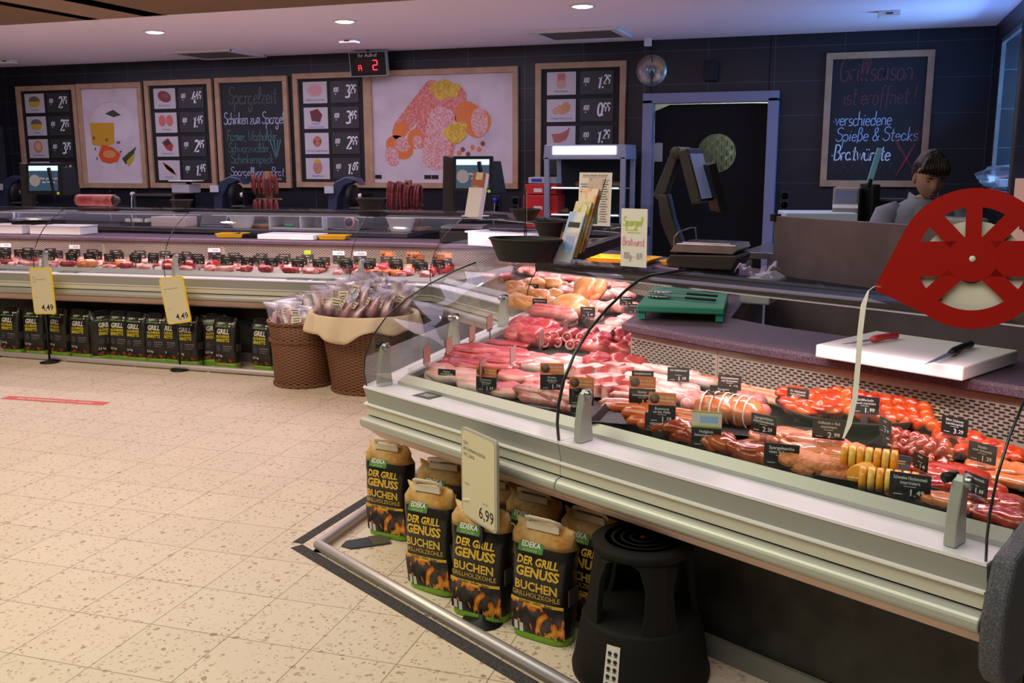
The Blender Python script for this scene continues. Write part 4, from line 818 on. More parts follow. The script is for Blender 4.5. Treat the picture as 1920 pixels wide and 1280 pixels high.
m.box((0,.125,.09),(.6,.01,.16),CW); m.build('carcass',t)
t=thing('green_knife','green-handled knife lying in the pale compartment box','knife',(pY(545,430,8.55).x,8.53,BC+.018),R(10)); MB().box((0,0,.02),(.10,.03,.03),K('green_handle',(.02,.28,.12),.4)).build('handle',t,bevel=.008); MB().box((.08,0,.02),(.07,.003,.03),STEEL).build('blade',t)
t=thing('wooden_board','pale cutting board lying on the back counter left of the first slicer knob','cutting board',(pY(335,430,8.5).x-.05,8.5,BC+.002)); MB().box((0,0,.05),(.42,.2,.10),K('beige_board',(.55,.44,.36),.6)).build('board_body',t,bevel=.006)
t=thing('clear_tray','clear plastic tray of cheese pieces on the back counter','tray',(pY(262,430,8.5).x,8.5,BC+.002)); MB().box((0,0,.02),(.34,.2,.04),ACRYL).build('tray_body',t); m=MB()
for i in range(7): m.box((-.12+.04*i,random.uniform(-.05,.05),.055),(.035,.04,.03),CREAM,)
o=m.build('cheese_pieces',t); o['kind']='stuff'
# red file boxes and lit cabinet
for k,(z,w_,h_,lab) in enumerate(((.972,.30,.10,'red storage box at the bottom of its stack beside the lit cabinet'),(1.075,.33,.20,'red open storage box in the middle of its stack beside the lit cabinet'),(1.278,.30,.095,'red storage box at the top of its stack beside the lit cabinet'))):
    t=thing('storage_box',lab,'box',(pY(1020,380,8.75).x,8.75,z)); MB().box((0,0,h_/2),(w_,.24,h_-.004),K('storage_red',(.62,.03,.03),.45)).build('box_body',t,bevel=.006); MB().box((-.02,-.1215,h_*.4),(.08,.002,.035),PAPER).build('paper_label',t)
t=thing('ring_binder','white and grey folded paper pack on top of the red storage boxes','papers',(pY(1022,355,8.75).x,8.75,1.376)); MB().box((0,0,.03),(.26,.2,.055),K('grey_paper',(.5,.5,.55),.6)).build('paper_block',t,bevel=.004); MB().box((-.05,-.101,.03),(.1,.002,.03),BLUEINK).build('print_band',t)
x=pY(1106,380,8.8).x; t=thing('lit_cabinet','blue-grey lit glass display cabinet with two shelves on the back counter','cabinet',(x,8.8,.972)); CF=K('cabinet_frame',(.35,.38,.48),.4,metal=.3); W_,D_,H_=.74,.44,.64
m=MB()
for sx in(-1,1):
    for sy in(-1,1): m.box((sx*(W_/2-.02),sy*(D_/2-.02),H_/2),(.045,.04,H_),CF)
m.box((0,0,.02),(W_,D_,.04),CF); m.build('cabinet_frame',t,bevel=.004); m=MB(); m.prism([(-W_/2-.01,0),(W_/2+.01,0),(W_/2,.13),(-W_/2,.13)],D_,CF,frame((0,D_/2,H_-.02),(1,0,0),(0,0,1))); m.build('canopy',t,bevel=.006)
MB().box((0,-D_/2-.004,H_+.06),(W_-.16,.008,.07),mat('canopy_glow',(1,1,1),.4,emit=3.5,ecol=(.9,.92,1))).build('light_panel',t)
for z in(.12,.36):
    MB().box((0,0,z),(W_-.08,D_-.06,.008),K('cab_shelf',(.6,.62,.65),.3,metal=.5)).build('shelf',t); MB().box((0,-D_/2+.035,z+.008),(W_-.12,.008,.012),mat('shelf_glow',(1,1,1),.4,emit=1.6,ecol=(.92,.95,1))).build('shelf_light',t)
MB().box((0,-D_/2+.005,H_/2),(W_-.08,.004,H_-.06),GLASS).build('front_pane',t); MB().box((0,D_/2-.03,H_/2),(W_-.08,.01,H_-.04),BLK2).build('back_panel',t)
for k in range(4):
    o=MB().ball((0,0,.03),(.055,.045,.03),mat('crusty_roll',(.10,.06,.03),.6,var=((.18,.11,.05),20,.4,.6)),12,8).build('bread_roll',loc=(x-.24+.16*k,8.76,.972+.128+(.24 if k%2 else 0))); tag(o,'dark round roll on the %s shelf of the lit cabinet, %s'%(('lower','upper')[k%2],('left','left','right','right')[k]),'bread roll','rolls in the lit cabinet')
# ================================================================ near counter back side
WTN=.934
t=thing('cutting_board','large green cutting board with tongs on the near worktop','cutting board',(-.69,4.33,WTN+.002),R(5)); m=MB(); m.box((0,0,.047),(.36,.62,.03),GREENP); m.build('board_body',t,bevel=.006); m=MB()
for sx in(-.16,.16):
    for sy in(-.28,.28): m.box((sx,sy,.016),(.03,.03,.03),GREENP)
m.build('board_feet',t)
t=thing('serving_tongs','steel scalloped tongs with black handles on the green board','tongs',(-.70,4.22,.999),R(-14)); m=MB()
for s,z in((-.012,.008),(.012,.024)):
    m.ball((-.085,s,z),(.055,.026,.006),STEEL,16,6); 
    for k in range(9): a=PI*(k/8)+PI/2; m.ball((-.085+.055*math.cos(a),s+.026*math.sin(a),z),(.007,.007,.006),STEEL,6,4)
    m.box((-.01,s*.8,z),(.08,.012,.004),STEEL)
m.build('steel_jaws',t); m=MB()
for s,z in((-.010,.010),(.010,.026)): m.box((.10,s*.9,z),(.14,.014,.010),BLACK)
m.build('handles',t,bevel=.003)
t=thing('kitchen_knife','green-handled knife at the back of the green board','knife',(-.66,4.50,.999),R(6)); MB().tube([(.02,0,.011),(.05,0,.012),(.13,0,.012),(.15,0,.011)],[.008,.013,.012,.006],K('dark_green_handle',(.03,.12,.06),.45),10).build('handle',t); MB().prism([(-.16,0),(.02,-.012),(.02,.012)],.002,STEEL,TR(0,0,.010)).build('blade',t)
def tr2(x,y,lab,rz,L,w): return tray(V(x,y,WTN+.003),lab,rz,L,YEL,'tray',w,.03)
tr2(-.72,5.02,'long yellow tray behind the green cutting board',R(-3),.34,.12); tr2(-1.42,6.30,'yellow tray on the slanting worktop behind the leaflet holder',R(-8),.46,.26); tr2(-.98,6.22,'yellow tray half hidden behind the white Spargel sign',R(-12),.30,.24)
# scale in side view on the near worktop
t=thing('counter_scale','dark counter scale seen from the side before the black door, tilted screen on an arm','scale',(-.78,5.70,WTN+.002),R(-8)); m=MB(); m.prism([(-.20,.05),(.17,.05),(.205,.12),(.19,.135),(-.185,.125),(-.21,.09)],.30,SCB,frame((0,.15,0),(1,0,0),(0,0,1))); m.box((0,0,.025),(.30,.22,.05),BLACK); m.build('base',t,bevel=.008)
m=MB(); m.prism([(-.19,.14),(.175,.14),(.20,.165),(.19,.19),(-.15,.19)],.30,STEEL,frame((0,.15,0),(1,0,0),(0,0,1))); m.box((.01,0,.192),(.28,.22,.006),K('pan_plate',(.30,.26,.36),.25,metal=.8)); m.build('weighing_pan',t,bevel=.004); m=MB(); m.tube([(-.18,-.10,.16),(-.18,-.10,.22),(-.155,-.10,.25),(-.11,-.02,.27),(-.10,.04,.27),(-.10,.08,.19)],.004,STEEL,6); m.build('pan_rail',t)
m=MB(); FX=frame((0,.05,0),(1,0,0),(0,0,1)); m.prism([(-.19,.10),(-.12,.10),(-.215,.32),(-.25,.46),(-.31,.46),(-.285,.30)],.09,SCB,FX); m.prism([(-.34,.45),(-.30,.42),(-.265,.45),(-.195,.67),(-.13,.68),(-.13,.71),(-.235,.71)],.08,SCB,FX); m.build('swing_arm',t,bevel=.008)
m=MB(TR(-.09,.0,.565,0,0,R(-17))); m.box((0,0,0),(.06,.28,.31),SCB); m.tube([(-.05,-.12,.15),(-.05,.12,.15)],.035,SCB,12); o=m.build('screen_housing',t,bevel=.008); m=MB(TR(-.09,.0,.565,0,0,R(-17))); m.box((.032,0,-.01),(.004,.24,.26),mat('pale_screen',(.20,.23,.36),.3,emit=.25,ecol=(.2,.23,.4))); m.build('display',o)
m=MB(TR(-.02,.10,.50,R(30),0,R(-17))); m.box((0,0,0),(.05,.24,.28),BLACK); m.build('staff_screen',t,bevel=.006)
# grey machine behind the green board
t=thing('paper_dispenser','grey plastic dispenser with crumpled wrap behind the green board','dispenser',(-.40,4.75,WTN+.002),R(-10)); MB().prism([(-.06,0),(.08,0),(.08,.10),(.03,.13),(-.06,.11)],.30,K('wrap_grey',(.38,.38,.42),.5),frame((0,.15,0),(1,0,0),(0,0,1))).build('housing',t,bevel=.008)
m=MB(); m.grid(lambda u,v: (-.10+.16*u,-.12+.24*v,.135+.03*math.sin(u*5+v*4)+.012*math.sin(u*17)+.01*math.sin(v*13)),12,12,FILM); m.build('wrap_film',t)
# white cutting board with two knives, right
t=thing('cutting_board','large thick white cutting board with two knives on the near worktop','cutting board',(.215,3.47,WTN+.002),R(-29.5)); MB().box((0,0,.022),(.50,.40,.044),K('board_white',(.80,.76,.77),.4)).build('board_body',t,bevel=.005)
kb=WTN+.049
def knife(px_a,px_b,label,hc,hm):
    a=pz(*px_a,kb); b=pz(*px_b,kb); d=b-a; L=d.length; t=thing('kitchen_knife',label,'knife',tuple(a),math.atan2(d.y,d.x))
    MB().prism([(0,0),(L*.15,-.011),(L*.55,-.014),(L*.55,.010)],.002,STEEL,TR(0,0,.008)).build('blade',t); MB().tube([(L*.53,0,.010),(L*.60,0,.011),(L*.8,.003,.012),(L*.97,0,.011),(L,0,.011)],[.010,.013,.011,.012,.006],hm,10).build('handle',t)
knife((1577,650),(1683,634),'slim knife with a red handle on the white cutting board',0,K('red_handle',(.62,.04,.05),.35)); knife((1733,688),(1822,650),'broad knife with a black handle on the white cutting board',0,BLACK)
# steel partition behind the worktop
a=V(-.435,5.76); b=V(.95,4.60); d=b-a; ang=math.atan2(d.y,d.x); t=thing('steel_partition','grey brown stainless partition panel in front of the person','panel',(a.x,a.y,0),ang); PST=mat('brushed_partition',(.17,.13,.155),.42,metal=.5,var=((.20,.16,.185),5,.4,.6))
MB().prism([(0.03,.0),(d.length,0),(d.length,1.28),(.02,1.28),(.02,1.05),(-.02,.96),(-.02,0)],.03,PST,frame((0,0.015,0),(1,0,0),(0,0,1))).build('panel_sheet',t,bevel=.003); MB().box((.015,-.0,1.27),(.035,.05,.04),BLACK).build('corner_cap',t)
MB().box((d.length/2,-.025,.935),(d.length-.1,.018,.03),K('partition_ledge',(.03,.03,.05),.4)).build('ledge',t)
t=thing('work_table','stainless work table behind the partition carrying printer and scale','table',(.12,6.55,0),R(-8)); m=MB(); m.box((0,0,1.0),(1.5,.7,.04),STEEL); m.build('tabletop',t,bevel=.004)
for sx in(-.7,.7):
    for sy in(-.3,.3): MB().box((sx,sy,.49),(.04,.04,.98),STEEL).build('leg',t)
def dp(px_,py_,Y,z): p=pY(px_,py_,Y); return (p.x,Y,z)
t=thing('white_panel','bright white plastic board lying on the work table behind the partition','board',dp(1530,420,6.42,1.022),R(12)); m=MB(); m.box((0,0,.125),(.42,.36,.25),K('white_crate',(.55,.70,.85),.5)); m.build('board_stack',t,bevel=.004)
t=thing('label_printer','grey upright label printer with a small display left of the person','printer',dp(1587,400,6.5,1.022),R(-6)); MB().box((0,0,.20),(.155,.16,.40),K('warm_grey_plastic',(.26,.23,.24),.5)).build('housing',t,bevel=.01); MB().box((0,-.082,.345),(.13,.004,.07),K('printer_face',(.16,.20,.36),.4)).build('display_panel',t); MB().box((0,-.083,.285),(.15,.006,.022),mat('printer_lip',(.8,.8,.9),.4)).build('paper_slot',t); MB().box((-.04,-.083,.21),(.03,.004,.05),PAPER).build('sticker',t)
t=thing('counter_scale','black scale with a raised lit customer pole left of the person','scale',dp(1628,400,6.5,1.022),R(20)); MB().box((0,0,.21),(.05,.22,.42),BLACK).build('column',t,bevel=.008); MB().box((0,0,.015),(.22,.22,.03),BLACK).build('base',t,bevel=.008); m=MB(TR(-.01,-.06,.50,0,0,R(14))); m.box((0,0,.03),(.035,.012,.22),mat('pole_display',(.10,.25,.32),.3,emit=.2,ecol=(.12,.3,.4))); m.tube([(0,0,-.10),(0,0,-.05)],.016,BLACK,8); m.build('customer_display',t,bevel=.004)
t=thing('black_bin','black plastic container between scale and person','container',dp(1665,400,6.55,1.022)); MB().box((0,0,.16),(.18,.18,.32),BLACK).build('container_body',t,bevel=.01); MB().box((0,0,.325),(.185,.185,.012),DGREY).build('lid',t)
t=thing('paper_stack','white papers on the work table beside the person','papers',dp(1690,402,6.4,1.022)); 
for k in range(3): MB().box((.01*k,.0,.06+.004+.006*k),(.16-.03*k,.14,.005),PAPER).build('sheet',t)
MB().box((0,0,.03),(.2,.2,.055),DGREY).build('tray',t)
t=thing('till_printer','pale grey machine top in front of the person above the partition','printer',(.48,5.32,1.0),R(-40)); MB().box((0,0,.16),(.26,.12,.30),K('pale_machine',(.34,.32,.34),.5)).build('housing',t,bevel=.012); MB().box((.0,-.02,-.49),(.22,.10,.98),DGREY).build('pedestal',t)
t=thing('plastic_bag','crumpled clear plastic bag on the sill of the lit pass-through','bag',(1.06,8.12,1.385)); m=MB(); m.ball((0,0,.07),(.22,.30,.09),FILM,22,14,None,lambda p: 1+.25*noise.noise(p*3.1)+.12*noise.noise(p*8)); m.build('film',t); MB().box((0,0,.03),(.16,.22,.05),K('bag_content',(.6,.75,.85),.5)).build('wrapped_goods',t)
# pink card at the right
p=pd(1958,470,2.75); gz=gt; t=thing('pink_price_card','pink upright card with the number 12 behind the red ticket dispenser','sign',(p.x+.02,p.y,gz),R(-18)); F=frame((0,0,0),(1,0,0),(0,0,1)); m=MB(F); m.box((0,.165,0),(.22,.33,.003),K('pink_card',(.72,.42,.44),.6)); m.build('card',t); m=MB(F); m.text('12',.045,INK,TR(-.075,.20,.002)); m.build('number',t); MB(F).box((0,.004,-.02),(.2,.008,.08),ACRYL).build('acrylic_foot',t)
# ================================================================ red ticket dispenser
dep=2.32; c=pd(1822,485,dep); rD=130/F_PX*dep; fw=(O-c).normalized(); ex=Vector((_r.x,_r.y,_r.z)); ez=(fw+ex*.06).normalized(); ex=(ex-ez*ex.dot(ez)).normalized(); ey=ez.cross(ex)
t=thing('ticket_dispenser','large red round ticket dispenser with a paper tail hanging down','ticket dispenser'); t.matrix_world=frame(c,ex,None,ez)
def arcp(r,a0,a1,n): return [(r*math.cos(R(a0+(a1-a0)*i/n))*rD,r*math.sin(R(a0+(a1-a0)*i/n))*rD) for i in range(n+1)]
ND=48; outer=arcp(1,153,153-278,ND); nose=[(-.60*rD,-.80*rD),(-1.27*rD,-.475*rD),(-1.29*rD,-.40*rD)]
outl=(outer+nose)[::-1]
m=MB(); inner=arcp(.735,0,360,60)[:-1]
def inn(p): l=math.hypot(*p); return (p[0]/l*.735*rD,p[1]/l*.735*rD)
dense=[]
for i in range(len(outl)):
    a=outl[i]; b=outl[(i+1)%len(outl)]; k=max(1,int(math.hypot(b[0]-a[0],b[1]-a[1])/(.14*rD)))
    dense+=[(a[0]+(b[0]-a[0])*j/k,a[1]+(b[1]-a[1])*j/k) for j in range(k)]
inr=[inn(p) for p in dense]
m.rings([[(x,y,.024) for x,y in inr],[(x,y,.030) for x,y in inr],[(x,y,.030) for x,y in dense],[(x,y,.024) for x,y in dense]],RED,False,False)
def spoke(a,w,r0=.2,r1=.75):
    ca,sa=math.cos(R(a)),math.sin(R(a)); m.prism([((r*ca-s*w*sa)*rD,(r*sa+s*w*ca)*rD) for r,s in((r0,-1),(r1,-1),(r1,1),(r0,1))],.006,RED,TR(0,0,.0242))
for a,wd in((90,.105),(48,.12),(132,.12),(180,.25),(0,.25),(225,.12),(315,.12)): spoke(a,wd)
m.prism(arcp(.33,0,360,30)[:-1],.0064,RED,TR(0,0,.0241)); m.build('front_plate',t)
m=MB(); n_=len(outl); m.rings([[(x,y,.026) for x,y in outl],[(x,y,-.045) for x,y in outl]],RED,False,False); m.build('rim_wall',t)
MB().lathe([(.045*rD,.0305),(.04*rD,.033),(0,.033)],K('pin_cream',(.7,.68,.6),.5),14).build('centre_pin',t)
rl=MB(); rr_=.70*rD; k_=.20*rD; yo=-.16*rD
for i in range(40):
    a0,a1=2*PI*i/40,2*PI*(i+1)/40; rl.prism([(k_*math.cos(a0),k_*math.sin(a0)+yo),(rr_*math.cos(a0),rr_*math.sin(a0)+yo),(rr_*math.cos(a1),rr_*math.sin(a1)+yo),(k_*math.cos(a1),k_*math.sin(a1)+yo)],.05,K('paper_roll',(.72,.70,.58),.6),TR(0,0,-.035))
rl.build('paper_roll',t); MB().lathe([(k_,-.034),(k_,.017),(k_*.86,.017),(k_*.86,-.034)],K('roll_core',(.12,.10,.14),.5),24,TR(0,yo,0)).build('roll_core',t)
mi=t.matrix_world.inverted(); tp=[mi@pd(x,y,dep-.002) for x,y in((1652,538),(1640,536),(1628,545),(1619,572),(1613,620),(1609,680),(1603,745),(1592,795),(1581,822))]
m=MB(); wv=[V(0,0,0)]*9; hw=[.0085]*7+[.008,.003]; L_=[];R_=[]
for i,p in enumerate(tp):
    nx=V(.75,.0,.66) if i>2 else V(.3,.1,.95); L_.append(p-nx*hw[i]); R_.append(p+nx*hw[i])
m.rings([[a,b] for a,b in zip(L_,R_)],K('ticket_paper',(.62,.60,.55),.6),False,True,False); m.build('paper_tail',t)
# clear acrylic arm that carries the dispenser from the glass top
base=mi@(V(c.x,c.y,0)+V(.10,.42,gt+.002)); m=MB(); m.tube([V(.02,-.1*rD,-.046),V(.02,-.75*rD,-.07),base+V(0,.02,0),base],.012,ACRYL,4); m.build('acrylic_arm',t)
# ================================================================ person behind the partition
SKIN=mat('skin',(.36,.20,.15),.5,sss=.1); HAIR=mat('dark_hair',(.012,.008,.007),.5,var=((.035,.022,.018),60,.4,.65),bump=(80,.5)); SHIRT=mat('blue_grey_shirt',(.24,.26,.38),.8,var=((.20,.21,.31),7,.4,.6,4),bump=(14,.2)); TROU=K('dark_trousers',(.02,.02,.03),.8); SHOE=K('dark_shoe',(.02,.018,.016),.5)
bv=[(0,0,.92),(0,-.01,1.10),(0,-.03,1.28),(0,-.06,1.37),(0,-.10,1.44), (-.17,-.05,1.335),(-.24,-.08,1.10),(-.17,-.32,1.03),(.17,-.05,1.335),(.24,-.08,1.10),(.16,-.32,1.03),(-.09,0,.88),(-.10,-.02,.48),(-.10,.02,.08),(.09,0,.88),(.10,-.02,.48),(.10,.02,.08),(-.11,-.13,.035),(.11,-.13,.035)]
be=[(0,1),(1,2),(2,3),(3,4),(3,5),(5,6),(6,7),(3,8),(8,9),(9,10),(0,11),(11,12),(12,13),(0,14),(14,15),(15,16),(13,17),(16,18)]
brd=[(.15,.10),(.135,.10),(.14,.095),(.060,.05),.050,.050,.042,.030,.050,.042,.030,.085,.058,.042,.085,.058,.042,.036,.036]
vs,fs=skin_mesh(bv,be,brd)
pm=MB(); pm.add(vs,fs,SKIN,True)
HC=V(0,-.15,1.535); HM=Matrix.Translation(HC)@Matrix.Rotation(R(22),4,'X')
def gs(p,q,s): return math.exp(-((p-Vector(q)).length/s)**2)
def face(p):
    k=1.0
    if p.y<0:
        k+=.20*gs(p,(0,-.98,-.20),.17)+.10*gs(p,(0,-1,.02),.12)      # nose and bridge
        k-=.07*gs(p,(-.36,-.9,.08),.17)+.07*gs(p,(.36,-.9,.08),.17)   # eye sockets
        k+=.04*gs(p,(-.34,-.9,.26),.16)+.04*gs(p,(.34,-.9,.26),.16)   # brow
        k+=.05*gs(p,(0,-.85,-.52),.16)-.03*gs(p,(0,-.87,-.60),.07)    # lips
        k+=.07*gs(p,(0,-.66,-.84),.22)                                 # chin
        k+=.03*gs(p,(-.6,-.75,-.18),.2)+.03*gs(p,(.6,-.75,-.18),.2)
    if p.z<-.2: k-=.10*abs(p.x)*(-p.z)
    return k
pm.ball((0,0,0),(.074,.092,.115),SKIN,36,26,HM,face)
for s in(-1,1):
    pm.ball((s*.076,.012,-.008),(.010,.020,.032),SKIN,10,8,HM)
def hand(s):
    w=V(s*.165,-.32,1.03); pm.ball(tuple(w+V(-s*.012,-.045,-.004)),(.036,.05,.015),SKIN,14,8)
    for k,(dx,L,up) in enumerate(((-.027,.062,.0),(-.009,.072,.002),(.009,.068,.002),(.026,.052,.0))):
        a=w+V(dx-s*.012,-.085,-.003); pm.tube([a,a+V(dx*.15,-L*.5,.004),a+V(dx*.2,-L*.85,-.010),a+V(dx*.2,-L*.98,-.026)],[.0095,.009,.008,.005],SKIN,8)
    a=w+V(-s*.045,-.03,-.004); pm.tube([a,a+V(-s*.022,-.028,-.004),a+V(-s*.026,-.055,-.012)],[.011,.010,.006],SKIN,8)
hand(1); hand(-1)
per=pm.build('person',loc=(.325,5.80,-.035),rz=R(14)); tag(per,'person with short dark hair in a blue grey shirt looking down behind the partition','person')
EYE_=K('eye_dark',(.03,.02,.02),.3); em=MB(HM)
for s in(-1,1): em.ball((s*.028,-.076,.008),(.012,.006,.005),EYE_,10,8); em.tube([(s*.014,-.088,.026),(s*.03,-.088,.030),(s*.047,-.078,.024)],[.002,.0035,.0015],HAIR,6)
em.tube([(-.022,-.083,-.062),(0,-.089,-.060),(.022,-.083,-.062)],[.002,.0035,.002],K('lip',(.26,.10,.09),.5),6); em.build('facial_features',per)
hm=MB(HM)
def hairf(p):
    k=1.0+.05*noise.noise(p*5)+.03*noise.noise(p*13)
    if p.y<-.1 and p.z<.42: k*=.70                                     # hairline over the face
    if p.z<-.30: k*=.80
    if p.x<-.2 and p.y<-.1 and p.z>.35: k*=1.06
    return k
hm.ball((0,.012,.020),(.091,.105,.122),HAIR,36,26,None,hairf)
for k in range(9): a=-.075+.015*k; hm.tube([(a*.6,-.06,.125),(a,-.098,.085),(a*1.25-.004,-.100,.048+.012*abs(k-5)/4)],[.014,.016,.006],HAIR,7)
hm.build('hair',per)
sm_=MB(); rs=[]
for z,a,b,cy in((.80,.165,.118,0),(.92,.170,.122,0),(1.10,.165,.125,-.012),(1.22,.185,.13,-.025),(1.30,.195,.128,-.038),(1.355,.175,.108,-.052),(1.395,.115,.085,-.066),(1.42,.078,.072,-.082)):
    rs.append([(a*math.cos(2*PI*i/28)*(1+.0), cy+b*math.sin(2*PI*i/28), z+.006*math.sin(i*2.1)) for i in range(28)])
sm_.rings(rs,SHIRT,False)
for s in(-1,1): sm_.tube([(s*.12,-.045,1.35),(s*.185,-.05,1.325),(s*.215,-.06,1.25),(s*.25,-.08,1.10),(s*.245,-.11,1.075),(s*.19,-.27,1.04)],[.06,.072,.070,.060,.058,.044],SHIRT,16)
sm_.build('shirt',per)
cm=MB()
for s in(-1,1): cm.add([(s*.012,-.172,1.345),(s*.055,-.165,1.325),(s*.092,-.085,1.40),(s*.075,-.065,1.455),(s*.058,-.115,1.435)],[(0,1,2,3,4)],SHIRT)
cm.box((.012,-.165,1.31),(.012,.01,.05),BLACK); o=cm.build('collar',per); sol=o.modifiers.new('s','SOLIDIFY'); sol.thickness=.006
tm=MB()
for s in(-1,1): tm.tube([(s*.085,0,.93),(s*.095,-.0,.86),(s*.10,-.02,.48),(s*.10,.02,.07)],[.098,.10,.075,.062],TROU,16)
tm.build('trousers',per); sh=MB()
for s in(-1,1): sh.ball((s*.105,-.05,.035),(.05,.13,.045),SHOE,14,8)
sh.build('shoes',per)
# ================================================================ charcoal bags
BAGB=mat('bag_black',(.008,.0075,.007),.34,var=((.014,.013,.012),9,.4,.6),bump=(16,.45),coat=.2); BAGO=mat('bag_gold',(.40,.17,.015),.4,var=((.66,.47,.22),11,.40,.66,5),bump=(16,.8)); BAGG=mat('bag_green',(.16,.32,.02),.45,bump=(18,.3)); GOLD=K('gold_print',(.72,.45,.05),.45); GRNP=K('green_print',(.07,.20,.05),.5); WPR=K('white_print',(.72,.70,.66),.5); YPR=K('yellow_print',(.66,.55,.03),.5)
FIRE=mat('fire_print',(.015,.012,.012),.4,var=((.05,.045,.045),30,.3,.6))
def fire_mat():
    m=bpy.data.materials.new('coal_fire_print'); m.use_nodes=True; nt=m.node_tree; b=nt.nodes['Principled BSDF']; L=nt.links.new
    tc=N(nt,'ShaderNodeTexCoord'); mp=N(nt,'ShaderNodeMapping'); mp.inputs['Scale'].default_value=(1,1,.7); L(tc.outputs['Object'],mp.inputs[0])
    n1=N(nt,'ShaderNodeTexNoise',i_Scale=17.0,i_Detail=3.0,i_Distortion=1.6); L(mp.outputs[0],n1.inputs['Vector']); v=N(nt,'ShaderNodeTexVoronoi',i_Scale=24.0); L(tc.outputs['Object'],v.inputs['Vector'])
    coal=ramp(nt,v.outputs['Distance'],[(.0,(.10,.09,.09)),(.5,(.03,.027,.027)),(.7,(.008,.008,.008))])
    fl=ramp(nt,n1.outputs[0],[(.50,(.35,.05,.003)),(.58,(.75,.22,.01)),(.70,(.85,.55,.08))]); f=ramp(nt,n1.outputs[0],[(.50,(0,0,0)),(.54,(1,1,1))])
    L(mixc(nt,f,coal,fl),b.inputs['Base Color']); b.inputs['Roughness'].default_value=.4; return m
COAL=fire_mat()
def bag_y(x,z,w,d,h):
    """front surface of a bag"""
    k=max(0,1-(2*x/w)**4)**.5; zz=min(max(z/h,0),1); th=d/2*(1-max(0,(zz-.70)/.30)**1.3*.90)*(.85+.15*math.sin(PI*min(zz/.8,1)))
    return -th*(.62+.38*k)-.0012
def make_bag(kind,label,w=.222,d=.125,h=.405):
    t=thing('charcoal_bag',label,'charcoal bag'); m=MB(); rs=[]; nz_=16; n=32; hs=[0,.006]+[h*i/nz_ for i in range(1,nz_+1)]
    for z in hs:
        zz=z/h; th=d/2*(1-max(0,(zz-.70)/.30)**1.3*.92)*(.85+.15*math.sin(PI*min(zz/.8,1))); ww=w/2*(1-.03*math.sin(PI*zz)*0)*(.97 if z==0 else 1); ring=[]
        for i in range(n):
            a=2*PI*i/n; c,s=math.cos(a),math.sin(a); e=.45 if zz<.75 else .28 if zz<.8 else .30
            x=math.copysign(abs(c)**e,c)*ww; y=math.copysign(abs(s)**.7,s)*th
            x+= .006*noise.noise(Vector((x*12,y*12,z*14)))+(.014*noise.noise(Vector((x*30,y*20,z*40))) if zz>.8 else 0); x*=1
            y+=.012*noise.noise(Vector((x*14,7,z*12))) if y>0 else (.016*noise.noise(Vector((x*26,3,z*30))) if zz>.87 else 0)
            ring.append((x,y,z+(.014*noise.noise(Vector((x*22,y*30,5))) if zz>.85 else 0)))
        rs.append(ring)
    top=.865 if kind=='wood' else .97
    gi=[i for i,z in enumerate(hs) if z<=h*(.07 if kind=='wood' else .13)][-1]; ti=[i for i,z in enumerate(hs) if z<=h*top][-1]
    m.rings(rs[:gi+1],BAGG,True); m.rings(rs[gi:ti+1],BAGB,False); m.rings(rs[ti:],BAGO if kind=='wood' else BAGB,True)
    def conf(mb):   # push lettering onto the bulging front
        mb.v=[V(p.x,bag_y(p.x,p.z,w,d,h)-max(0,-p.y),p.z) for p in mb.v]; return mb
    q=MB(frame((0,0,0),(1,0,0),(0,0,1)))
    T=lambda s,hh,z,mt,x=0,al='CENTER',bold=.02,sx=1,shear=0,ex=1: q.text(s,hh*h,mt,TR(x*w,z*h,.0007),al,.0003*ex,bold,sx,shear)
    def rect_(x0,x1,z0,z1,mt,e=0,nx=6):
        q.add([(x0*w+(x1-x0)*w*i/nx,z*h,e) for z in(z0,z1) for i in range(nx+1)],[(i,i+1,nx+2+i,nx+1+i) for i in range(nx)],mt)
    if kind=='wood':
        rect_(-.36,.08,.765,.845,GRNP); T('EDEKA',.060,.823,WPR,-.14,bold=.03); T('zuhause',.045,.786,K('pale_green_print',(.35,.5,.15),.5),-.15,bold=0,shear=.2)
        T('DER GRILL',.090,.700,GOLD,.01,bold=.035,shear=.12,sx=.92); T('GENUSS',.114,.605,GOLD,.01,bold=.04,shear=.12,sx=.98); T('BUCHEN',.105,.485,GOLD,.0,bold=.03,sx=.98); T('GRILLHOLZKOHLE',.060,.412,GOLD,0,bold=0,sx=.90)
        rect_(-.46,.46,.335,.362,GOLD); T('schneller · heißer · länger',.032,.348,INK,0,bold=.01,sx=.98,ex=2)
        for j in range(5):
            z0=.065+.27*j/5; rect_(-.47,.47,z0,z0+.27/5,COAL)
        rect_(-.40,-.33,.07,.15,WPR,.0004,1); rect_(-.30,-.23,.06,.14,WPR,.0004,1); T('2,5 kg',.05,.085,GOLD,.25,ex=3)
    else:
        T('EDEKA',.050,.885,WPR,-.12,bold=.02); rect_(-.42,.15,.82,.855,GRNP); rect_(.20,.28,.83,.90,WPR,0,1); rect_(.32,.40,.83,.90,WPR,0,1)
        T('GRILL',.125,.735,WPR,0,bold=.03,sx=.85); T('GLÜHENDE',.070,.645,YPR,0,bold=.03,sx=.80); T('BRIKETTS',.085,.57,YPR,0,bold=.03,sx=.80)
        q.prism(ell(-.2*w,.42*h,.10*w,.06*h),.0003,K('dull_blue_print',(.04,.05,.07),.5)); rect_(.0,.38,.45,.465,K('grey_print',(.2,.2,.2),.5)); rect_(.0,.38,.41,.42,K('grey_print',(0,0,0))); rect_(.0,.30,.37,.38,K('grey_print',(0,0,0)))
        T('2,5 kg',.06,.27,WPR,-.2,bold=.02); rect_(-.45,.45,.14,.21,mat('ember_print',(.02,.012,.01),.5,var=((.30,.06,.01),30,.45,.65)))
    conf(q); b=len(m.v); m.v+=q.v
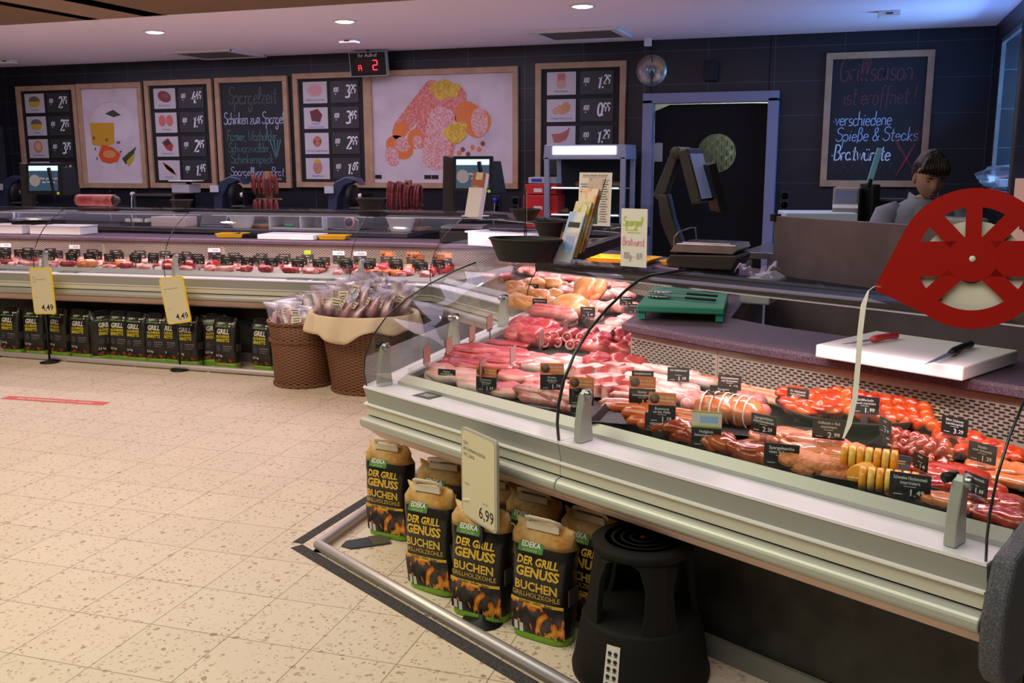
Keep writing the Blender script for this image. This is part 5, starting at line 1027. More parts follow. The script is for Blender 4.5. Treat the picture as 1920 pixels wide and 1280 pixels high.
    for f,k,s_ in zip(q.f,q.m,q.sm): m.f.append([b+i for i in f]); m.m.append(m.mi(q.mats[k])); m.sm.append(False)
    # side panel print
    m.box((w/2-.001,0,h*.42),(.004,d*.5,h*.14),K('side_print',(.06,.055,.05),.6)); 
    m.build('bag_body',t)
    hb=MB(); PH=K('paper_handle',(.70,.62,.50),.7) if kind=='wood' else BLACK; e_=.022 if kind=='wood' else .006
    hb.tube([(-.30*w,.0,h-.012),(-.27*w,-.018,h+e_*.6),(-.17*w,-.032,h+e_),(.17*w,-.032,h+e_),(.27*w,-.018,h+e_*.6),(.30*w,0,h-.012)],.012,PH,6,None,True,.3,(0,1,0)); hb.box((0,-.014,h-.012),(.56*w,.010,.024),PH); hb.build('carry_handle',t)
    return t
nout=-nrm(L3,L4); rzA=math.atan2(nout.x,-nout.y)
def fl(px_,py_,du=.065):
    p=pz(px_,py_,0); p=V(p.x-nout.x*du,p.y-nout.y*du,0); u=(V(p.x,p.y)-L3).dot(nrm(L3,L4)); k=max(0,u-.215); return V(p.x+nout.x*k,p.y+nout.y*k,0)
BB=make_bag('wood','charcoal bag right of the black price sign pole, nearest and largest in the front row'); a=fl(996,1203); BB.location=(a.x,a.y,.001); BB.rotation_euler=(0,0,rzA+R(14))
for px_,py_,du,rz,lab,lean in ((876,1163,.075,16,'charcoal bag standing behind the black price sign pole',0),(793,1113,.07,10,'charcoal bag with a crumpled orange top left of the price sign',-4),
    (728,1005,.07,14,'leftmost charcoal bag tucked under the counter corner',-2),(842,1045,.11,24,'shaded charcoal bag between the leftmost bag and the price sign',0),
    (930,1085,.11,20,'shaded charcoal bag in the back row behind the price sign',0),(1085,1180,.13,8,'dark charcoal bag wedged between the front bag and the black stool',0),(1010,1120,.11,12,'shaded charcoal bag in the back row behind the nearest bag',0)):
    a=fl(px_,py_,du); copy_tree(BB,(a.x,a.y,.001),0,lab,None,(0,R(lean),rzA+R(rz)))
GB=make_bag('grill','first',.205,.12,.40); first=True
lb=[(20,655,0,'far left charcoal briquette bag cut by the frame edge'),(66,657,4,'second briquette bag from the left edge of the frame'),(110,654,-10,'briquette bag behind the left yellow price sign pole'),(156,660,2,'briquette bag just right of the left yellow price sign pole'),
 (196,663,60,'briquette bag turned sideways with its side panel forward'),(226,658,4,'briquette bag directly right of the sideways bag'),(262,664,0,'second briquette bag right of the sideways bag'),(300,666,3,'third briquette bag right of the sideways bag'),
 (326,664,-4,'briquette bag half hidden left of the right yellow price sign pole'),(362,675,6,'briquette bag standing forward behind the right yellow price sign pole'),(395,668,25,'shaded briquette bag right of the right yellow price sign pole'),(432,672,0,'briquette bag second from the wicker baskets'),(505,677,-6,'briquette bag with a paper handle next to the small wicker basket'),(790,668,-50,'briquette bag seen through the near counter corner glass')]
for px_,py_,rz,lab in lb:
    if px_==790: x,yy=-3.02,6.62
    else: x=min((abs(pj(V(x_,LX(x_)+.10,.1))[0]-px_),x_) for x_ in [(-9.2+.01*i) for i in range(640)])[1]; yy=LX(x)+.10-.004*(py_-663)+(.09 if rz==25 else 0)
    if first: GB.location=(x,yy,.001); GB.rotation_euler=(0,0,R(rz)); GB['label']=lab; first=False
    else: copy_tree(GB,(x,yy,.001),R(rz),lab)
# price signs on poles
def sign_pole(base,w,h,z0,rz,frame_m,card_m,label,roll=0,lines=(),pole_m=BLACK,big='',th=.012):
    t=thing('price_sign',label,'price sign',(base.x,base.y,0),rz); m=MB(); m.lathe([(.075,0),(.075,.006),(.015,.012),(.012,.03)],pole_m,20); m.tube([(0,0,.01),(0,0,z0+.02)],.008,pole_m,10); m.build('pole',t)
    F=TR(0,0,z0+h/2,0,0,R(roll))@frame((0,-.012,0),(1,0,0),(0,0,1)); r=.02
    def rr(w,h,r): return [(sx*(w/2-r)+r*math.cos(a),sy*(h/2-r)+r*math.sin(a)) for sx,sy,a0 in((1,1,0),(-1,1,90),(-1,-1,180),(1,-1,270)) for a in [R(a0+22.5*k) for k in range(5)]]
    m=MB(F); m.prism(rr(w,h,r),th,frame_m,TR(0,0,-th)); o=m.build('sign_frame',t,bevel=.002)
    m=MB(F); m.prism(rr(w*.90,h*.94,r*.8),.001,card_m,TR(0,0,.0002))
    for (s,hh,x,y,bold) in lines: m.text(s,hh*h,INK,TR(x*w,y*h,.0014),'LEFT',bold=bold)
    m.text(big,.185*h,INK,TR(.43*w,-.36*h,.0014),'RIGHT',bold=.012,sx=.96); m.build('price_paper',t); return t
SF=K('sign_frame_silver',(.45,.45,.38),.35,metal=.3)
p=pz(905,1165,0); tq=pd(913,893,(p-O).dot(_f)); hh=.30
sign_pole(p,.235,.325,tq.z-.140,R(-38),SF,CREAM,'grey-framed price sign reading EZH Buchenholzkoh. 6,99 before the near charcoal bags',0,(('EZH',.050,-.41,.34,.012),('BUCHENHOLZKOH.',.050,-.41,.275,.012),('FSC 2,5KG',.050,-.41,.21,.012),('1 Stück',.036,-.41,-.11,0),('1kg = 2,8',.028,.12,-.235,0)),BLACK,'6,99')
_x=onleft(101,560).x; p=V(_x,LX(_x)-.10,0); tq=pY(99,545,p.y); sign_pole(p,.205,.37,tq.z-.19,R(4),YELP,CREAM,'left yellow-framed price sign with 4,49 on a black pole',-2,(('EZH',.035,-.38,.30,0),('HOLZKOHLEBRIKETTS',.035,-.38,.25,0),('2,5KG',.035,-.38,.20,0),('1 Stück',.03,-.38,-.14,0)),BLACK,'4,49')
_x=onleft(346,570).x; p=V(_x,LX(_x)-.10,0); tq=pY(333,560,p.y); sign_pole(p,.21,.36,tq.z-.19,R(4),YELP,CREAM,'right yellow-framed tilted price sign with 4,49 on a black pole',-9,(('EZH HOLZKOHLEBRIK.',.035,-.38,.25,0),('FSC',.035,-.38,.19,0),('1 Stück',.03,-.38,-.17,0)),BLACK,'4,49')
# fallen black strap with olive end on the floor
a=pz(640,1025,0); b=pz(728,1012,0); d=b-a; t=thing('floor_strap','dark strap lying flat on the floor left of the charcoal bags','strap',(a.x,a.y,.001),math.atan2(d.y,d.x)); L=d.length; MB().prism([(0,0),(.03,-.045),(L*.62,-.05),(L*.62,.05),(.03,.045)],.006,K('strap_navy',(.03,.035,.05),.6)).build('strap_body',t,bevel=.001); MB().prism([(L*.62,-.05),(L,-.05),(L,.05),(L*.62,.05)],.009,K('strap_olive',(.08,.07,.04),.7)).build('strap_end',t,bevel=.001)
# black step stool
p=pz(1172,1268,0); _us=(V(p.x,p.y)-L3).dot(nrm(L3,L4)); _k=min(.15,.105-_us); SC=V(p.x-nout.x*_k,p.y-nout.y*_k,0); STM=mat('stool_plastic',(.006,.0052,.0052),.75,spec=.25,bump=(200,.1))
t=thing('step_stool','black round plastic step stool under the near counter','stool',tuple(SC),rzA+R(14)); t.scale=(1.14,1.14,.985)
MB().lathe([(.19,.0),(.192,.02),(.185,.05),(.165,.19),(.160,.20),(.150,.203),(.0,.203)],STM,40).build('lower_step',t)
m=MB()
for k in range(4):
    a0=PI/4+k*PI/2; q=[]
    for z,r,hw in((.195,.158,.36),(.25,.150,.30),(.33,.142,.28),(.40,.134,.42),(.425,.130,.80)):
        q.append([((r+o)*math.cos(a0+s*hw),(r+o)*math.sin(a0+s*hw),z) for s,o in((-1,0),(-.33,0),(.33,0),(1,0),(1,-.02),(.33,-.02),(-.33,-.02),(-1,-.02))])
    o=MB().rings(q,STM,True,False).build('support_post',t,bevel=.003)
MB().lathe([(.118,.41),(.132,.415),(.140,.425),(.142,.44),(.130,.448),(.0,.448)],STM,40).build('seat_top',t); m=MB()
for r in(.03,.055,.08,.105): m.lathe([(r,.448),(r+.004,.4505),(r+.008,.448)],STM,36)
m.lathe([(.008,.449),(.008,.4515),(0,.4515)],RED,12,TR(.0,-.0,0)); m.build('grip_rings',t)
q=MB(TR(0,0,0)); nn=8
for j in range(nn): 
    a0,a1=-PI/2-.115+.23*j/nn,-PI/2-.115+.23*(j+1)/nn; rad=lambda z: .1885-.02*(z-.02)/.17*1.15+.0012
    q.add([(rad(z)*math.cos(a),rad(z)*math.sin(a),z) for z in(.025,.165) for a in(a0,a1)],[(0,1,3,2)],WPR)
for r_ in range(5):
    for c_ in(-1,1):
        a=-PI/2+c_*.05; z=.045+.024*r_; rr_=rad(z)+.001; q.ball((rr_*math.cos(a),rr_*math.sin(a),z),(.006,.002,.007),INK,8,6)
        q.tube([(rr_*math.cos(a-.03),rr_*math.sin(a-.03),z-.009),(rr_*math.cos(a+.03),rr_*math.sin(a+.03),z-.009)],.0012,INK,5)
q.build('pictogram_sticker',t)
# red floor sticker
a=pz(10,745,0); b=pz(200,757,0); d=b-a; t=thing('floor_sticker','red distance sticker with white writing on the floor at the left','sticker',((a.x+b.x)/2,(a.y+b.y)/2,.0005),math.atan2(d.y,d.x)); m=MB(); m.box((0,0,.0005),(d.length,.085,.001),K('sticker_red',(.62,.07,.05),.5)); m.text('Bitte Sicherheitsabstand von 1,5 m einhalten',.05,WPR,TR(0,0,.0013),bold=.012,sx=d.length*.9/(.05*21.5)); m.build('printed_strip',t)
# ================================================================ wicker baskets with packed sausages
def wicker(name,col,col2):
    m=bpy.data.materials.new(name); m.use_nodes=True; nt=m.node_tree; b=nt.nodes['Principled BSDF']; L=nt.links.new; tc=N(nt,'ShaderNodeTexCoord')
    sp=N(nt,'ShaderNodeSeparateXYZ'); L(tc.outputs['Object'],sp.inputs[0]); at=N(nt,'ShaderNodeMath',operation='ARCTAN2'); L(sp.outputs[1],at.inputs[0]); L(sp.outputs[0],at.inputs[1])
    ms=N(nt,'ShaderNodeMath',operation='MULTIPLY'); ms.inputs[1].default_value=22; L(at.outputs[0],ms.inputs[0]); s1=N(nt,'ShaderNodeMath',operation='SINE'); L(ms.outputs[0],s1.inputs[0])
    mz=N(nt,'ShaderNodeMath',operation='MULTIPLY'); mz.inputs[1].default_value=PI/.011; L(sp.outputs[2],mz.inputs[0]); s2=N(nt,'ShaderNodeMath',operation='SINE'); L(mz.outputs[0],s2.inputs[0])
    pr=N(nt,'ShaderNodeMath',operation='MULTIPLY'); L(s1.outputs[0],pr.inputs[0]); L(s2.outputs[0],pr.inputs[1]); hf=N(nt,'ShaderNodeMath',operation='MULTIPLY_ADD'); hf.inputs[1].default_value=.5; hf.inputs[2].default_value=.5; L(pr.outputs[0],hf.inputs[0])
    L(ramp(nt,hf.outputs[0],[(.1,col2),(.7,col)]),b.inputs['Base Color']); bp=N(nt,'ShaderNodeBump'); bp.inputs['Strength'].default_value=.9; bp.inputs['Distance'].default_value=.006; L(hf.outputs[0],bp.inputs['Height']); L(bp.outputs[0],b.inputs['Normal']); b.inputs['Roughness'].default_value=.55; return m
WK=wicker('brown_wicker',(.22,.085,.035),(.07,.022,.010)); CLOTH=mat('cream_cloth',(.68,.54,.38),.85,bump=(20,.2))
def wbasket(p,label,rb,rt,h,sx,band):
    t=thing('wicker_basket',label,'basket',tuple(p)); m=MB(); m.lathe([(rb*.98,0),(rb,.01),(rb+(rt-rb)*.25,h*.45),(rb+(rt-rb)*.5,h*.78),(rt*.97,h),(rt*.93,h),(rb+(rt-rb)*.4,h*.76),(rb*.9,h*.5),(0,h*.5)],WK,48,None,sx,1); m.build('woven_body',t)
    for z,r in((.012,rb*1.0),(h,rt*.965))+((( h*.72,rb+(rt-rb)*.5),) if band else ()):
        m=MB()
        for ph in(0,PI): m.tube([(r*sx*math.cos(a)*(1+.012*math.sin(a*30+ph)),r*math.sin(a)*(1+.012*math.sin(a*30+ph)),z+.007*math.cos(a*30+ph)) for a in [2*PI*i/180 for i in range(181)]],.009,WK,6)
        m.build('braided_rim',t)
    return t
pa=pz(578,712,0); ba=V(pa.x+.02,LX(pa.x)-.26,.001); wbasket(ba,'smaller brown wicker basket without cloth left of the cloth-lined basket',.20,.235,.46,1.05,True)
pb=pz(695,722,0); bb=V(pb.x+.03,LX(pb.x)-.34,.001); tb=wbasket(bb,'large brown wicker basket lined with cream cloth beside the near counter',.205,.305,.54,1.2,False)
m=MB()
def clo(u,v):
    a=2*PI*u; r=.308; fold=.018*math.sin(a*9)+.012*math.sin(a*17+1)+.010*math.sin(a*5)
    if v<.35: k=v/.35; rr=r*(.80+.20*k); z=.50+.06*k; return (rr*1.21*math.cos(a),rr*math.sin(a),z)
    k=(v-.35)/.65; drop=.13+.035*math.sin(a*3+.5)+.025*math.sin(a*7); rr=r+.012+.02*k+fold*k; return (rr*1.21*math.cos(a),rr*math.sin(a),.56+.01*math.sin(k*PI)-drop*k*k*.4-drop*k*.6)
m.grid(clo,120,14,CLOTH); o=m.build('cloth_liner',tb); so=o.modifiers.new('s','SOLIDIFY'); so.thickness=.003
PKS=mat('packed_sausage',(.38,.11,.14),.35,var=((.55,.32,.34),18,.4,.6)); 
def pack(label):
    t=thing('sausage_pack',label,'sausage pack'); m=MB(); rs=[]
    for z,w_,d_ in((0,.055,.006),(.02,.062,.022),(.08,.064,.026),(.14,.060,.018),(.17,.064,.006),(.205,.078,.003)):
        rs.append([(w_*math.cos(a)+.004*math.sin(z*60+a*3),d_*math.sin(a)+.006*noise.noise(Vector((a,z*20,1))),z) for a in [2*PI*i/20 for i in range(20)]])
    m.rings(rs,FILM,True); m.build('film_bag',t)
    for k in(-1,1): MB().tube([(k*.022,0,.015),(k*.024,.002,.06),(k*.022,0,.13)],[.012,.018,.012],PKS,10).build('sausage',t)
    MB().box((0,-.027,.10),(.05,.002,.045),CREAM).box((0,-.0285,.09),(.03,.001,.006),INK).box((0,-.0285,.108),(.036,.001,.005),INK).build('paper_label',t); return t
pk=None
def packs(b,h,rx,ry,lst,where):
    global pk
    for k,(x,y,z,rz,ti) in enumerate(lst):
        lab='sealed sausage pack in the %s, %s'%(where,(ordn(k,len(lst))))
        loc=(b.x+x*rx,b.y+y*ry,b.z+h+z)
        if pk is None: pk=pack(lab); o=pk; pk.location=loc
        else: o=copy_tree(pk,loc,0,lab)
        o['group']='sausage packs in the wicker baskets'; o.rotation_euler=(R(ti),R(random.uniform(-14,14)),R(rz)); o.scale=(1.4,1.6,1.15)
def disc(n,zmax):
    out=[]
    while len(out)<n:
        x,y=random.uniform(-1,1),random.uniform(-1,1); r=math.hypot(x,y)
        if r<.92 and all(math.hypot(x-a,y-b)>1.35/n**.5 for a,b,*_ in out): out.append((x,y,zmax*(1-r*r)+random.uniform(-.02,.02),random.uniform(-60,60),-22+random.uniform(-16,16)+y*22))
    return sorted(out)
A_=disc(14,.05)
packs(ba,.37,.20,.185,A_,'smaller basket')
B_=disc(34,.10)
packs(bb,.49,.31,.24,B_,'cloth-lined basket')
# ================================================================ meat
DZ=.717
def meat(name,c,c2,sc,lo,hi,rough=.34,coat=.12,b=(40,.25),det=4): return mat(name,(c[0]*.9,c[1]*.62,c[2]*.62),rough,var=((c2[0]*.95,c2[1]*.78,c2[2]*.76),sc,lo,hi,det),bump=b,coat=coat)
BEEF=meat('raw_beef',(.36,.034,.042),(.58,.22,.22),16,.52,.72); DKR=meat('dark_raw_meat',(.26,.020,.026),(.42,.06,.07),18,.45,.7); PORK=meat('raw_pork',(.56,.17,.17),(.70,.42,.38),14,.45,.66); PALE=meat('pale_pork',(.60,.30,.27),(.70,.50,.45),10,.4,.6)
BEL=meat('pork_belly',(.58,.14,.15),(.80,.62,.58),12,.46,.54); BRAT=meat('pale_bratwurst',(.50,.46,.42),(.58,.54,.50),30,.4,.6,.35,.3,(60,.1)); BRAP=meat('pink_bratwurst',(.50,.22,.21),(.62,.38,.35),46,.42,.62,.3,.4,(60,.15)); WIEN=meat('tan_wiener',(.62,.36,.22),(.70,.46,.30),14,.4,.6,.35,.3,(40,.08))
ORSA=meat('orange_sausage',(.58,.14,.035),(.66,.22,.06),30,.4,.62,.25,.5,(60,.1)); MARI=meat('red_marinated',(.46,.045,.012),(.64,.16,.03),26,.45,.66,.24,.45,(50,.45)); MARB=meat('brown_marinated',(.30,.055,.014),(.50,.15,.04),22,.42,.66,.22,.5,(36,.45)); MARO=meat('orange_marinated',(.60,.20,.055),(.70,.34,.13),22,.4,.66,.24,.6,(40,.35)); MARL=meat('light_marinated',(.56,.22,.085),(.66,.34,.17),20,.4,.66,.26,.5,(30,.4)); DKS=meat('dark_skewer_meat',(.24,.028,.012),(.40,.08,.025),24,.45,.66,.24,.45,(40,.4)); GLR=meat('glossy_red_steak',(.42,.028,.014),(.56,.10,.035),20,.45,.7,.2,.6,(60,.5))
BRD=meat('breaded_coating',(.56,.22,.07),(.66,.32,.12),90,.35,.65,.6,.0,(140,.6)); POUL=meat('yellow_poultry',(.70,.36,.10),(.76,.50,.22),12,.4,.65,.3,.4,(70,.35)); CHE=K('orange_cheese',(.80,.33,.02),.35); CHL_=K('light_cheese',(.80,.50,.08),.35); STICK=K('wood_stick',(.62,.42,.18),.6); FATW=meat('white_fat',(.66,.56,.52),(.72,.66,.62),14,.4,.6)
CUT=meat('cut_face',(.62,.20,.20),(.78,.50,.46),18,.45,.6)
_s=[0]
def sd(): _s[0]+=1; return Vector((_s[0]*3.7,_s[0]*1.3,_s[0]*.7))
def sausage(L,r,m,bend=.15,mb=None,M=None):
    mb=mb or MB(); n=12; pts=[]; rad=[]
    for i in range(n+1):
        s=i/n; x=(s-.5)*L; pts.append((x,bend*L*(1-(2*s-1)**2)*.5,r)); e=min(s,1-s)*L; rad.append(r*min(1,.25+(max(e,0)/(r*1.2))**.6) if e<r*1.2 else r*(1+.03*math.sin(i*2.2)))
    return mb.tube(pts,rad,m,12,M)
def lump(a,b,h,m,amp=.28,sc=1.4,mb=None,M=None,nu=20,nv=12):
    mb=mb or MB(); o=sd()
    return mb.ball((0,0,h*.42),(a,b,h*.55),m,nu,nv,M,lambda p: 1+amp*noise.noise(p*sc+o)+amp*.4*noise.noise(p*sc*3+o))
def steak(a,b,h,m,rim=None):
    mb=MB(); o=sd(); n=28
    def ring(k,z): return [((a*k)*math.cos(2*PI*i/n)*(1+.22*noise.noise(Vector((math.cos(2*PI*i/n),math.sin(2*PI*i/n),0))*1.3+o)),(b*k)*math.sin(2*PI*i/n)*(1+.22*noise.noise(Vector((math.cos(2*PI*i/n),math.sin(2*PI*i/n),3))*1.3+o)),z+.25*h*noise.noise(Vector((math.cos(2*PI*i/n)*k*1.5,math.sin(2*PI*i/n)*k*1.5,1))+o)) for i in range(n)]
    R_=[ring(.86,0),ring(1,h*.25),ring(1.0,h*.7),ring(.92,h*.95),ring(.6,h*1.05),ring(.25,h*1.08)]
    if rim: mb.rings(R_[:4],rim,False); mb.rings(R_[3:],m,False); mb.add(R_[5],[tuple(range(n))],m,True)
    else: mb.rings(R_,m,True)
    return mb
def cube(a,m):
    mb=MB(); o=sd(); mb.box((0,0,a*.4),(a*1.25,a,a*.8),m); mb.v=[p+V(*[.18*a*noise.noise(p*40+o+V(k*9,0,0)) for k in range(3)]) for p in mb.v]; return mb
def roulade(L,r,m):
    mb=sausage(L,r,m,.0); mb.lathe([(r*.9,0),(r*.8,.002),(r*.55,-.001),(0,.001)],CUT if m is not MARB else m,14,frame((L*.5-.004,0,r),(0,1,0),(0,0,1))); return mb
SC_=1.0; NN=nrm(L3,L4)
def clampu(p,lim):
    u=(V(p.x,p.y)-L3).dot(NN); p=V(p.x,p.y,p.z)
    if u<lim: p.x+=NN.x*(lim-u); p.y+=NN.y*(lim-u)
    if p.x<-1.56 and p.y<5.35: p.x=-1.56
    ud=(V(p.x,p.y)-L2).dot(nrm(L1,L2)); k=max(0,ud-.78)
    if p.y>5.35 and k: n_=nrm(L1,L2); p.x-=n_.x*k; p.y-=n_.y*k
    return p
def quadp(q,u,v):
    a=(q[0][0]+(q[1][0]-q[0][0])*u, q[0][1]+(q[1][1]-q[0][1])*u); b=(q[3][0]+(q[2][0]-q[3][0])*u, q[3][1]+(q[2][1]-q[3][1])*u); return a[0]+(b[0]-a[0])*v, a[1]+(b[1]-a[1])*v
ROWN={1:[''],2:['back row','front row'],3:['back row','middle row','front row'],4:['back row','second row','third row','front row'],5:['back row','second row','middle row','fourth row','front row']}
SEG=math.atan2((L4-L3).y,(L4-L3).x)
def heap(name,cat,label,group,q,cols,rows,mk,rot=0,jr=15,z=DZ+.012,dz=.0,zj=.0,variants=3,sub=0,tilt=0,jp=.25):
    """rows x cols single pieces laid over the patch of the display that the photograph shows at quad q (back-left, back-right, front-right, front-left)"""
    protos=[]; k=0
    for r in range(rows):
        for c in range(cols):
            u=(c+.5+random.uniform(-jp,jp)+(.25 if r%2 else -.0))/max(cols,1) if cols>1 else .5; v=(r+.5+random.uniform(-jp,jp))/rows if rows>1 else .5
            x,y=quadp(q,min(max(u,0),1),v); zz=z+dz*(rows-1-r)+random.uniform(0,zj)
            p=clampu(pz(x,y-9,zz+.01),.27)
            if len(protos)<variants:
                g=mk(k)
                if isinstance(g,MB): o=g.build(name)
                else: o=g
                protos.append(o)
                if o.type!='EMPTY': o.name=name
            else:
                s_=protos[k%variants]; o=s_.copy(); COL.objects.link(o)
                for ch in s_.children: d=ch.copy(); COL.objects.link(d); d.parent=o
            o.location=(p.x,p.y,zz); o.rotation_euler=(R(random.uniform(-tilt,tilt)),R(random.uniform(-tilt,tilt)),SEG+R(rot)+R(random.uniform(-jr,jr)))
            s=random.uniform(.92,1.08)*SC_; o.scale=(s,s,s)
            rn=ROWN[rows][r]; pos=(ordn(c,cols) if cols>1 else 'single'); 
            lab=label+''.join([', '+x_ for x_ in (rn,pos.replace('from the','from')) if x_ and x_!='single'])
            tag(o,lab,cat,group if rows*cols>1 else None); k+=1
def btray(q,label,h=.03,z=DZ+.001,oval=False,m=BLACK):
    """black plastic tray filling a patch of the display"""
    P=[clampu(pz(x,y-7,z),.205) for x,y in q]; c=sum(P,V(0,0,0))/4; ex=(P[1]-P[0]+P[2]-P[3]).normalized(); ang=math.atan2(ex.y,ex.x); L=((P[1]-P[0]).length+(P[2]-P[3]).length)/2; W_=((P[3]-P[0]).length+(P[2]-P[1]).length)/2*.96
    t=thing('meat_tray',label,'tray',(c.x,c.y,z),ang); mb=MB()
    if oval: mb.lathe([(.80,0),(.86,.004),(1,h),(.97,h+.002),(.82,.010),(0,.008)],m,40,None,L/2,W_/2)
    else:
        o_=[(-L/2,-W_/2),(L/2,-W_/2),(L/2,W_/2),(-L/2,W_/2)]; mb.rings([[(x*.9,y*.9,0) for x,y in o_],[(x,y,h) for x,y in o_],[(x*.97,y*.96,h) for x,y in o_],[(x*.88,y*.86,.008) for x,y in o_]],m,True,False)
    mb.build('tray_shell',t,bevel=0 if oval else .002)
def skewer(L,m,n=7,r=.02,sq=None):
    t=bpy.data.objects.new('meat_skewer',None); COL.objects.link(t); MB().tube([(-L*.62,0,r),(L*.58,0,r)],.0028,STICK,6).build('wooden_stick',t); mb=MB()
    for k in range(n): lump(L/n*.62,r*1.05,r*2.0,m,.30,1.3,mb,TR(-L/2+L*(k+.5)/n,random.uniform(-.003,.003),.0,random.uniform(-.4,.4)),14,10)
    mb.build('meat_pieces',t); return t
def cskewer(L,k_):
    t=bpy.data.objects.new('cheese_skewer',None); COL.objects.link(t)
    for s in(-.011,.011): MB().tube([(-L*.68,s,.033),(L*.62,s,.033)],.0024,STICK,6).build('wooden_stick',t)
    n=7
    for k in range(n):
        mb=MB(); x=-L/2+L*(k+.5)/n; mb.lathe([(.029,-L/n*.42),(.033,-L/n*.36),(.033,L/n*.36),(.029,L/n*.42)],(CHL_ if k%2 else CHE),18,frame((x,0,.033),(0,1,0),(0,0,1))) ; mb.build('cheese_slice' if k%2 else 'sausage_slice',t)
    return t
SC_=1.26
# ---- near unit, left to right and back to front
btray([(1148,752),(1298,752),(1300,838),(1062,826)],'black tray holding the orange sausages at the left front of the near unit')
btray([(1440,742),(1745,762),(1765,842),(1470,806)],'large oval black tray with chopped meat and red skewers',.035,DZ+.02,True)
btray([(1650,812),(1800,842),(1822,892),(1650,868)],'black tray under the dark beef skewers',.03)
btray([(1540,852),(1705,882),(1712,948),(1556,932)],'black tray under the cheese skewers',.03); btray([(1700,930),(1818,952),(1830,1008),(1712,976)],'black tray at the front right beside the end bracket',.025)
btray([(1330,800),(1530,822),(1552,850),(1340,830)],'black tray under the light marinated chicken cutlets',.02)
heap('bratwurst','sausage','pale thick bratwurst beside the vent grille of the near unit','pale bratwurst heap',[(1172,702),(1312,712),(1318,765),(1150,752)],3,4,lambda k: sausage(.135,.0185,BRAT,.06),4,8,DZ+.006,.012,.004)
heap('orange_sausage','sausage','short orange sausage between the pale bratwurst and the tan wieners','',[(1300,720),(1350,726),(1345,740),(1300,738)],1,1,lambda k: sausage(.13,.019,ORSA,.0),6,4)
heap('wiener','sausage','thin tan wiener sausage left of the oval black tray','tan wieners',[(1372,724),(1475,745),(1470,775),(1368,752)],2,3,lambda k: sausage(.165,.0115,WIEN,.03),4,7,DZ+.01,.010,.006)
heap('pink_bratwurst','sausage','plump pink raw bratwurst in front of the tan wieners','plump pink bratwurst',[(1290,752),(1432,768),(1430,800),(1280,782)],5,2,lambda k: sausage(.085,.021,BRAP,.2),72,20,DZ+.004,.010)
heap('raw_sausage_coil','sausage','thin pink raw sausage at the left of the orange sausages','thin raw sausages',[(1135,752),(1232,762),(1225,790),(1125,778)],1,3,lambda k: sausage(.18,.0125,BRAP,.35),6,14,DZ+.004,.008)
heap('orange_sausage','sausage','glossy orange sausage in the black tray at the left front','orange sausages in the tray',[(1168,778),(1285,786),(1290,825),(1160,818)],3,4,lambda k: sausage(.13,.0165,ORSA,.22),8,14,DZ+.010,.010,.004)
heap('chopped_meat','meat','red marinated chopped meat piece in the oval tray','chopped marinated meat',[(1462,742),(1560,752),(1570,792),(1476,782)],5,4,lambda k: lump(.032,.025,.035,MARI,.4),0,90,DZ+.030,.010,.010)
heap('meat_skewer','skewer','red glossy bacon skewer in the oval tray','red skewers in the oval tray',[(1570,748),(1725,768),(1730,812),(1590,796)],1,4,lambda k: skewer(.27,MARI,8,.017),3,4,DZ+.032,.014)
heap('meat_skewer','skewer','dark red beef skewer in the black tray behind the red neck steak','dark beef skewers',[(1658,824),(1788,848),(1798,888),(1650,860)],1,4,lambda k: skewer(.17,DKS,6,.019),-20,7,DZ+.012,.010)
heap('marinated_drumstick','meat','glossy brown marinated chicken piece left of the green-topped price card','brown chicken pieces',[(1205,815),(1310,828),(1335,872),(1225,846)],4,2,lambda k: lump(.042,.03,.042,MARB,.35),0,60,DZ+.004,.014)
heap('rolled_roast','roast','orange rolled roast tied with white string','tied orange roasts',[(1325,775),(1415,785),(1412,815),(1325,805)],2,1,lambda k: (lambda mb: (lump(.062,.045,.075,MARO,.22,1.2,mb),[mb.tube([(x,.047*math.cos(a),.034+.042*math.sin(a)) for a in [2*PI*i/20 for i in range(21)]],.0018,PAPER,5) for x in(-.025,.0,.025)])and mb)(MB()),0,14,DZ+.01)
heap('marinated_steak','meat','light orange chicken cutlet behind the breaded pockets','light chicken cutlets',[(1415,806),(1530,826),(1530,858),(1415,838)],3,2,lambda k: steak(.052,.035,.020,MARL),10,30,DZ+.022,.012)
heap('marinated_patty','meat','light marinated meat roll between the cutlets and the cheese skewers','light meat rolls',[(1498,836),(1625,858),(1625,892),(1500,866)],4,2,lambda k: lump(.042,.036,.042,MARL,.25),0,60,DZ+.004,.010)
heap('marinated_chop','meat','dark glossy marinated chop left of the Spargeltasche tag','dark glossy chops',[(1335,832),(1432,852),(1440,892),(1335,868)],3,2,lambda k: steak(.048,.033,.028,MARB),10,40,DZ+.004,.012)
heap('breaded_pocket','meat','crumbed meat pocket in the front row left of the cheese skewers','crumbed meat pockets',[(1430,868),(1545,890),(1552,930),(1430,905)],2,2,lambda k: steak(.062,.042,.026,BRD),8,24,DZ+.010,.012)
for k,(x,y,L,rt) in enumerate(((1628,892,.15,-8),(1632,930,.15,-8),(1578,920,.06,60))):
    t=cskewer(L,k); p=clampu(pz(x,y-8,DZ+.035),.26); t.location=(p.x,p.y,DZ+.008+(.0 if k else .03)); t.rotation_euler=(0,0,SEG+R(rt)+R(30)); tag(t,('upper cheese and sausage skewer beside the black 1.49 tag','lower cheese and sausage skewer beside the black 1.49 tag','short cheese skewer standing crosswise at the left of the other two')[k],'skewer')
heap('marinated_piece','meat','red marinated meat piece near the tilted 3,29 tag','red pieces at the back right',[(1762,822),(1862,842),(1868,878),(1758,852)],4,2,lambda k: lump(.034,.027,.036,MARI,.38),0,90,DZ+.006,.012)
